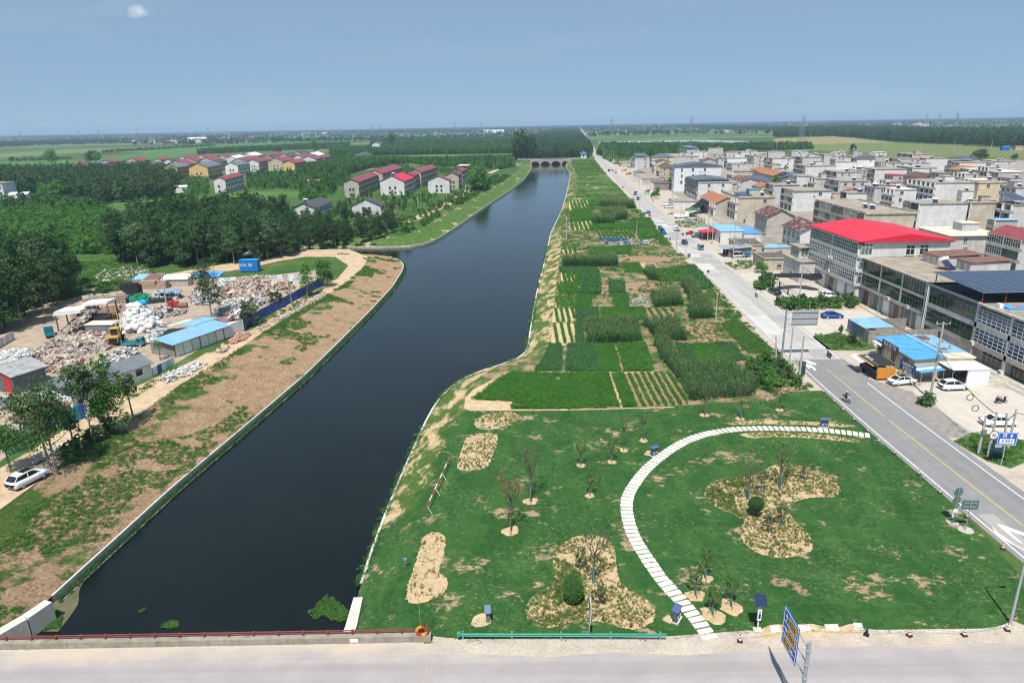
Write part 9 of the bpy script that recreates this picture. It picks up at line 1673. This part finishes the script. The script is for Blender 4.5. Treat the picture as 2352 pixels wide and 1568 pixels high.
 t=thing('guard_rail','green crash barrier along the foot of the lawn','guard rail',(-4.96,48.05,0),math.atan2(-.5,17.5));GR=paint('green_rail_paint',(.03,.32,.22),.5,.15,2,stain=(.16,.36,.28));wedged(([(-.10,.52),(-.04,.58),(-.10,.64),(-.10,.70),(-.04,.76),(-.10,.82),(-.06,.83),(0,.76),(-.06,.70),(-.06,.64),(0,.58),(-.06,.51)],'x',0,17.6),'rail',GR,t);m=MB()
 for x in np.arange(.3,17.6,4.2):m.cyl((x,.08,0),(x,.08,.85),.07,n=8)
 m.build('post',M_STEEL,t);m=MB();m.cyl((-.05,-.05,.5),(-.05,-.05,.85),.16,n=10);m.build('end_cap',GR,t)
bins()
def cones():
 cm=MB();cm.lathe([(.15,.04),(.13,.18),(.105,.34),(.07,.52),(.04,.68)],12);orange=flat('cone_maroon',(.30,.05,.045));cme=cm.mesh('cone',orange);bm_=MB();bm_.box(-.22,-.22,0,.22,.22,.05);bme=bm_.mesh('base',K_BLACK);w1=MB();w1 .lathe([(.138,.19),(.118,.32)],12);w2=MB();w2 .lathe([(.088,.44),(.062,.58)],12);w1,w2=w1 .mesh('white_band',K_WHITE),w2 .mesh('white_band',K_WHITE);pos=[]
 spots=[('B7',245,705),('B7',355,803),('B7',448,892),('B7',565,993),('B7',708,1112),('B8',478,372),('B8',620,478),('B8',842,662),('B8',1028,830),('B8',1272,1048),('B8',1592,1330),('B4',2245,815),('B4',1975,848),('B4',1630,850),('B4',1360,845),('B4',565,885)]
 for i,(c,x,y) in enumerate(spots):
  t=thing('traffic_cone',('%s traffic cone of the row along the road edge of the lawn'%('first second third fourth fifth sixth seventh eighth ninth tenth eleventh'.split()[i])+', counted from far') if i<11 else('rightmost traffic cone at the foot of the lawn','second traffic cone from right at the foot of the lawn','third traffic cone from right at the foot of the lawn','dark bare traffic cone at the foot of the lawn','traffic cone beside the end of the stone path')[i-11],'traffic cone',tuple(at(c,x,y,.05)),i*.4,'traffic cones round the lawn');b=ob('cone',cme if i!=14 else cm.mesh('cone',K_BLACK),t);ob('base',bme,t)
  if i!=14:ob('white_band',w1,b);ob('white_band',w2,b)
  pos.append(t.location.copy())
 fl=[flat('pennant_%d'%k,c,.7) for k,c in enumerate(((.55,.05,.05),(.05,.2,.55),(.6,.5,.06),(.05,.4,.2)))]
 t=thing('bunting_line','string of coloured pennants between cones at the foot of the lawn','bunting',tuple(pos[15]));ch=[pos[15],pos[15].lerp(pos[14],.5)+Vector((0,.6,0)),pos[14],pos[13],pos[12],pos[11]];m=MB();k=0
 for a,b in zip(ch[:-1],ch[1:]):
  prev=None
  for i in range(13):
   f=i/12;p=a.lerp(b,f)-t.location+Vector((0,0,.62-.35*4*f*(1-f)*.5))
   if prev:m.cyl(prev,p,.012,n=3)
   if i%2:q=MB();q.add([p,p+Vector((.09,0,0)),p+Vector((.045,.01,-.16))],[(0,1,2)]);q.build('pennant',fl[k%4],t);k+=1
   prev=p
 m.build('string',K_WHITE,t)
cones()
def floaters():
 for i,(c,pts,lab,n) in enumerate((('B2',[(2080,760),(2130,700),(2200,640),(2250,680),(2330,740),(2340,800),(2280,820),(2200,780),(2130,800)],'leafy branch drooping over the water beside the parapet',150),('B2',[(1080,850),(1130,820),(1190,805),(1200,850)],'small patch of floating leaves by the parapet',60),('B2',[(180,860),(300,720),(420,760),(400,850),(300,880)],'green scum and weeds trapped by the wing wall',260),('B2',[(940,750),(970,730),(965,750)],'tiny raft of leaves on the water',8))):
  P=xy(c,pts,WATER+.04);X,Y=rand_in(P,n=n,seed=i);scatter('floating_plants',z0(X,Y,WATER+.02),WEED,lab,'plants',.35 if i!=0 else.5,.7 if i!=0 else.9,.3,seed=i)
 sheet('scum_film',[tuple(p) for p in smoothline(xy('B2',[(390,880),(470,780),(530,690),(530,600),(580,520),(700,400),(660,440),(420,620),(330,720),(250,880),(390,880)],WATER),60,2)],WATER+.006,ramp_mat('murky_film',[(.3,(.10,.10,.05)),(.6,(.16,.15,.085)),(.8,(.2,.18,.11))],.6,.35))
floaters()
def far_things():
 a=at('A2',1556,425,-2.5);b=at('A2',1800,425,-2.5);t=thing('arched_bridge','low stone bridge with four arches across the far canal','bridge',(a.x,818,-3));W=b.x-a.x+6;t.location.x-=3;n=4;sp=W/n;top=6.0;prof=[(0,0)]
 for k in range(n):
  c=sp*(k+.5);r=sp*.42
  for i in range(11):th=math.pi*(1-i/10);prof.append((c+r*math.cos(th),.2+3.6*math.sin(th)))
 prof+=[(W,0),(W,top-.8),(W*.5,top),(0,top-.8)];wedged((prof,'y',0,7),'arches',paint('bridge_stone',(.40,.34,.29),.9,.2,.3,stain=(.22,.19,.16)),t);m=MB();m.box(-14,-.1,top-.2,W+10,.25,top+.15);m.box(-14,-.1,top+1.0,W+10,.15,top+1.2);m.build('handrail',M_CONCL,t);m=MB()
 for x in np.arange(-14,W+10,2.2):m.box(x,-.08,top+.1,x+.4,.2,top+1.2)
 m.build('post',M_CONCL,t)
 p=at('C4',135,290);t=thing('white_kiosk','small white kiosk with blue pyramid roof by the far road','kiosk',tuple(p));boxed((-3.5,0,0,3.5,6,5.5),'wall',W_WHITE,t);added(([(-5,-1.2,5.5),(5,-1.2,5.5),(5,7.2,5.5),(-5,7.2,5.5),(0,3,9)],[(0,1,4),(1,2,4),(2,3,4),(3,0,4),(3,2,1,0)]),'roof',flat('blue_tile_roof',(.05,.14,.34)),t);window(t,(0,0,1.5),2,2,'S',2,1)
 def far_village(c,pts,n,label,group,seed,s=1.0,cols=None):
  P=xy(c,pts);X,Y=rand_in(P,n=n,seed=seed);r=random.Random(seed)
  for x,y in zip(X,Y):
   t=thing('far_house',label,'house',(float(x),float(y),0),r.uniform(-.25,.25),group);w,d,h=r.uniform(14,34)*s,r.uniform(9,13)*s,r.choice((6.5,9,10))*s;boxed((-w/2,0,0,w/2,d,h),'wall',r.choice(cols or(W_WHITE,W_LIGHT,W_WHITE,W_LIGHT,W_BEIGE)),t);m=MB();k=r.random()
   if k<.45:gable(m,-w/2,w/2,0,d,h,h+2.6*s,.5,.2,'x');m.build('roof',r.choice((T_MAROON,T_TERRA,T_SLATE)),t)
   else:m.box(-w/2-.4,-.4,h-.02,w/2+.4,d+.4,h+.3);m.build('roof',R_FLAT,t)
   for i in range(int(w/5)):boxed((-w/2+1.5+i*5,-.05,h*.55,-w/2+3.6+i*5,.0,h*.8),'window',G_DARK,t)
 far_village('A1',[(680,285),(1000,262),(1160,275),(1400,272),(1740,262),(1740,275),(1350,292),(1100,300),(720,302)],34,'pale house of the hazy village across the left plain','hazy village left',1,1.15);far_village('A1',[(1940,232),(2352,212),(2352,226),(1980,240)],18,'tiny pale house of the village on the left horizon','village on the left horizon',2,1.3);far_village('A2',[(0,230),(220,218),(640,192),(640,204),(240,232),(0,240)],34,'tiny white house of the long village near the horizon','long village near the horizon',3,1.3);far_village('A2',[(1410,212),(1640,200),(1640,206),(1430,216)],9,'pink-roofed house of the far hamlet behind the wood','far hamlet behind the wood',4,1.2);far_village('A3',[(0,130),(110,122),(110,142),(10,150)],12,'far house at the end of the straight road','far end of the straight road',5,1.2);far_village('A3',[(1390,185),(1560,172),(1560,182),(1400,195)],7,'far house among trees beyond the greenhouses','houses beyond the greenhouses',6,.9);far_village('A4',[(0,190),(120,170),(120,200),(20,215)],8,'far house at the tree belt gap','houses at the tree belt gap',7,.9);far_village('A4',[(900,130),(1150,118),(1900,150),(1900,165),(1150,135)],14,'hazy house beyond the right tree belt','houses beyond the right tree belt',8,1.4);far_village('A3',[(550,125),(900,122),(900,126),(550,130)],6,'long pale shed on the right plain','long sheds on the right plain',9,1.8,(W_WHITE,))
 p=at('A4',1345,150);t=thing('white_factory','white factory block with red stripe above the right tree belt','factory',tuple(p));h=high('A4',1345,150,105);m=MB();w=at('A4',1475,150).x-p.x;m.box(0,0,0,w,40,h);m.build('wall',W_WHITE,t);boxed((w*.1,-.3,h*.45,w*.7,0,h*.6),'stripe',K_RED,t);boxed((w*.4,0,h,w*.75,30,h*1.12),'roof',W_WHITE,t)
 for i in range(5):boxed((w*(.08+.18*i),-.25,h*.7,w*(.18+.18*i),0,h*.85),'window',G_DARK,t)
 t=thing('solar_farm','dark strip of solar farm on the right plain','solar farm',tuple(at('A3',560,178)));q=at('A3',1165,172)-t.location
 for i in range(14):
  for j in range(3):m=MB();x=q.x*i/14;m.wedge([(0,1),(14,6),(14,6.4),(0,1.4)],'x',x,x+q.x/14-3);m.build('panel_row',M_PV,t,loc=(0,j*40+q.y*i/14,0))
 for c,x,y,w,lab in(('A3',205,192,16,'small red brick building in the far right fields'),('C7',2050,205,9,'blue tarpaulin shed in the far right field'),('C7',2260,205,10,'low red brick shed in the far right field'),('A2',1270,222,60,'long white shed in the far centre plain'),('A2',1335,222,60,'second long white shed in the far centre plain'),('A1',130,690,12,'white tarpaulin shed among the left orchards'),('A1',1215,625,9,'small white hut beside the lone house'),('A1',2115,582,9,'orange roofed hut in the orchards'),('A2',95,582,9,'orange roofed hut left of the long terrace'),('A1',1320,282,70,'white multi-windowed block of the hazy village')):
  p=at(c,x,y);t=thing('far_shed',lab,'shed',tuple(p));h=min(10,w*.3+1.5);boxed((-w/2,0,0,w/2,w*.5,h),'wall',W_WHITE if 'white' in lab else(K_BLUE if 'blue' in lab else W_BEIGE),t);m=MB();gable(m,-w/2,w/2,0,w*.5,h,h+w*.1,.3,.15,'x');m.build('roof',T_TERRA if 'orange' in lab or 'red' in lab else(flat('sheet_blue_roof',(.05,.2,.5)) if 'blue' in lab else T_WHITE),t)
 p=at('A1',-10,690);t=thing('terrace_house','grey block with square windows cut by the left edge','house',(p.x-6,p.y,0));boxed((-9,0,0,11,12,12),'wall',W_LIGHT,t)
 for z in(1.2,5,8.6):
  for x in(-5,0,5,9):window(t,(x,0,z),1.6,1.6,'S')
 boxed((-9.4,-.4,12,11.4,12.4,12.3),'roof',R_FLAT,t)
 M_PYL=paint('pylon_steel',(.20,.22,.23),.6,.1,.2);m=MB();H=42.0
 def leg(z):return 4.2*(1-z/H)+.8
 for sx in(-1,1):
  for sy in(-1,1):m.cyl((sx*leg(0),sy*leg(0),0),(sx*leg(H),sy*leg(H),H),.28,.18,4)
 z=0
 while z<H-3:
  z2=min(H,z+5)
  for s in(-1,1):m.cyl((-leg(z),s*leg(z),z),(leg(z2),s*leg(z2),z2),.14,n=3);m.cyl((leg(z),s*leg(z),z),(-leg(z2),s*leg(z2),z2),.14,n=3);m.cyl((s*leg(z),-leg(z),z),(s*leg(z2),leg(z2),z2),.14,n=3)
  z=z2
 for sx in(-1,1):m.cyl((0,0,H-2),(sx*9,0,H+5),.3,.15,4);m.cyl((0,0,H-8),(sx*10,0,H-7),.25,.15,4);m.cyl((0,0,H-5),(sx*10,0,H-7),.2,.12,4)
 pm=m.mesh('lattice',M_PYL)
 for i,(c,x,y,ty,lab) in enumerate((('A3',340,212,35,'lattice pylon left of the greenhouses'),('A3',1085,232,15,'lattice pylon behind the greenhouse strip'),('A3',2130,262,0,'lattice pylon at the right tree belt'),('A4',1700,205,-20,'tall lattice pylon above the right tree belt'),('A4',1425,130,0,'thin hazy pylon left of the white factory'),('A4',1545,140,0,'thin hazy pylon right of the white factory'),('A2',1220,205,125,'hazy pylon in the centre of the plain'),('A2',1040,190,140,'fainter pylon left of the centre one'),('A2',487,185,145,'hazy pylon over the long far village'),('A2',537,185,138,'mast beside the hazy pylon'),('A1',670,262,195,'hazy pylon above the left plain'),('A1',920,225,190,'second hazy pylon along the left horizon'),('A1',530,232,198,'third hazy pylon along the left horizon'),('A1',1398,212,166,'fourth hazy pylon along the left horizon'),('A1',1890,195,162,'fifth hazy pylon along the left horizon'),('A1',1200,215,188,'sixth hazy pylon along the left horizon'),('A1',138,240,202,'leftmost hazy pylon on the horizon'))):
  p=at(c,x,y);d=math.hypot(p.x,p.y)
  if d>5200:p=p*(5200/d)
  t=thing('power_pylon',lab,'pylon',(p.x,p.y,0),.3);a=VIEW[c];tgt=(a[1]+ty*a[2])/1.7415;lo,hi=0.,80.
  for _ in range(30):
   md=(lo+hi)/2;zz=md-CAM_H;f=p.y*_cp-zz*_sp;yy=784+FPX*(-(p.x/f)*_sr+(-p.y*_sp-zz*_cp)/f*_cr);lo,hi=(md,hi) if yy>tgt else(lo,md)
  s=min(74,lo)/47;t.scale=(s*(.9 if d<3000 else 1.3),)*2+(s,);ob('lattice',pm,t)
far_things()
# lettering as meshes; names for look-alike houses
def letters():
 dg=bpy.context.evaluated_depsgraph_get()
 for o in[o for o in SC.objects if o.type=='FONT']:
  me=bpy.data.meshes.new_from_object(o.evaluated_get(dg));n=ob(o.name.split('.')[0],me,o.parent,o.location,o.rotation_euler,o.scale);c=o.data
  nm=n.name;bpy.data.objects.remove(o);bpy.data.curves.remove(c);me.name='lettering'
letters()
def name_lookalikes():
 ref=[(o,o.matrix_world.translation.copy() if o.parent else o.location.copy()) for o in SC.objects if o.get('category')=='house' and not o.get('group')];used=set()
 for o in SC.objects:
  g=o.get('group')
  if g not in('back row village houses','crowded terraces left of the canal','courtyard annexes of the village','courtyard trees of the village'):continue
  c=sorted(ref,key=lambda r:(r[1]-o.location).length)[:6];kind='grey flat-roofed house' if g.startswith('back') else 'low %s annex'%o['kindword'] if 'annex' in g else 'courtyard tree' if 'trees' in g else('terrace with %s roof'%('faded maroon' if 'maroon' in o['label'] else 'grey' if 'grey' in o['label'] else 'slate' if 'slate' in o['label'] else 'white'))
  for r,p in c:
   d=o.location-p;rel=('behind' if d.y>0 else 'in front of') if abs(d.y)>abs(d.x) else('right of' if d.x>0 else 'left of');short=r['label'].split(' with ')[0].split(' behind ')[0].split(' beside ')[0].split(' before ')[0];w=short.split()
   lab='%s %s the %s'%(kind,rel,r['label'] if len(r['label'].split())+len(kind.split())+3<=16 else short)
   if lab not in used and len(lab.split())<=16:break
  lab=' '.join(lab.split()[:16])
  used.add(lab);o['label']=lab
name_lookalikes()
# the summer air
def haze():
 t=NT('haze_air');nt=t.t;nt.nodes.remove(t.b);v=nt.nodes.new('ShaderNodeVolumePrincipled');v.inputs['Color'].default_value=(.55,.76,1.0,1)
 v.inputs['Density'].default_value=HAZE;v.inputs['Anisotropy'].default_value=.0;v.inputs['Density Attribute'].default_value=''
 nt.links.new(v.outputs[0],t.out.inputs['Volume'])
 m=MB();m.box(-14500,-200,-4,14500,17500,82);o=m.build('haze',t.mat);tag(o,'thin blue summer haze over the plain','haze',kind='stuff')
HAZE=1.15e-4
haze()
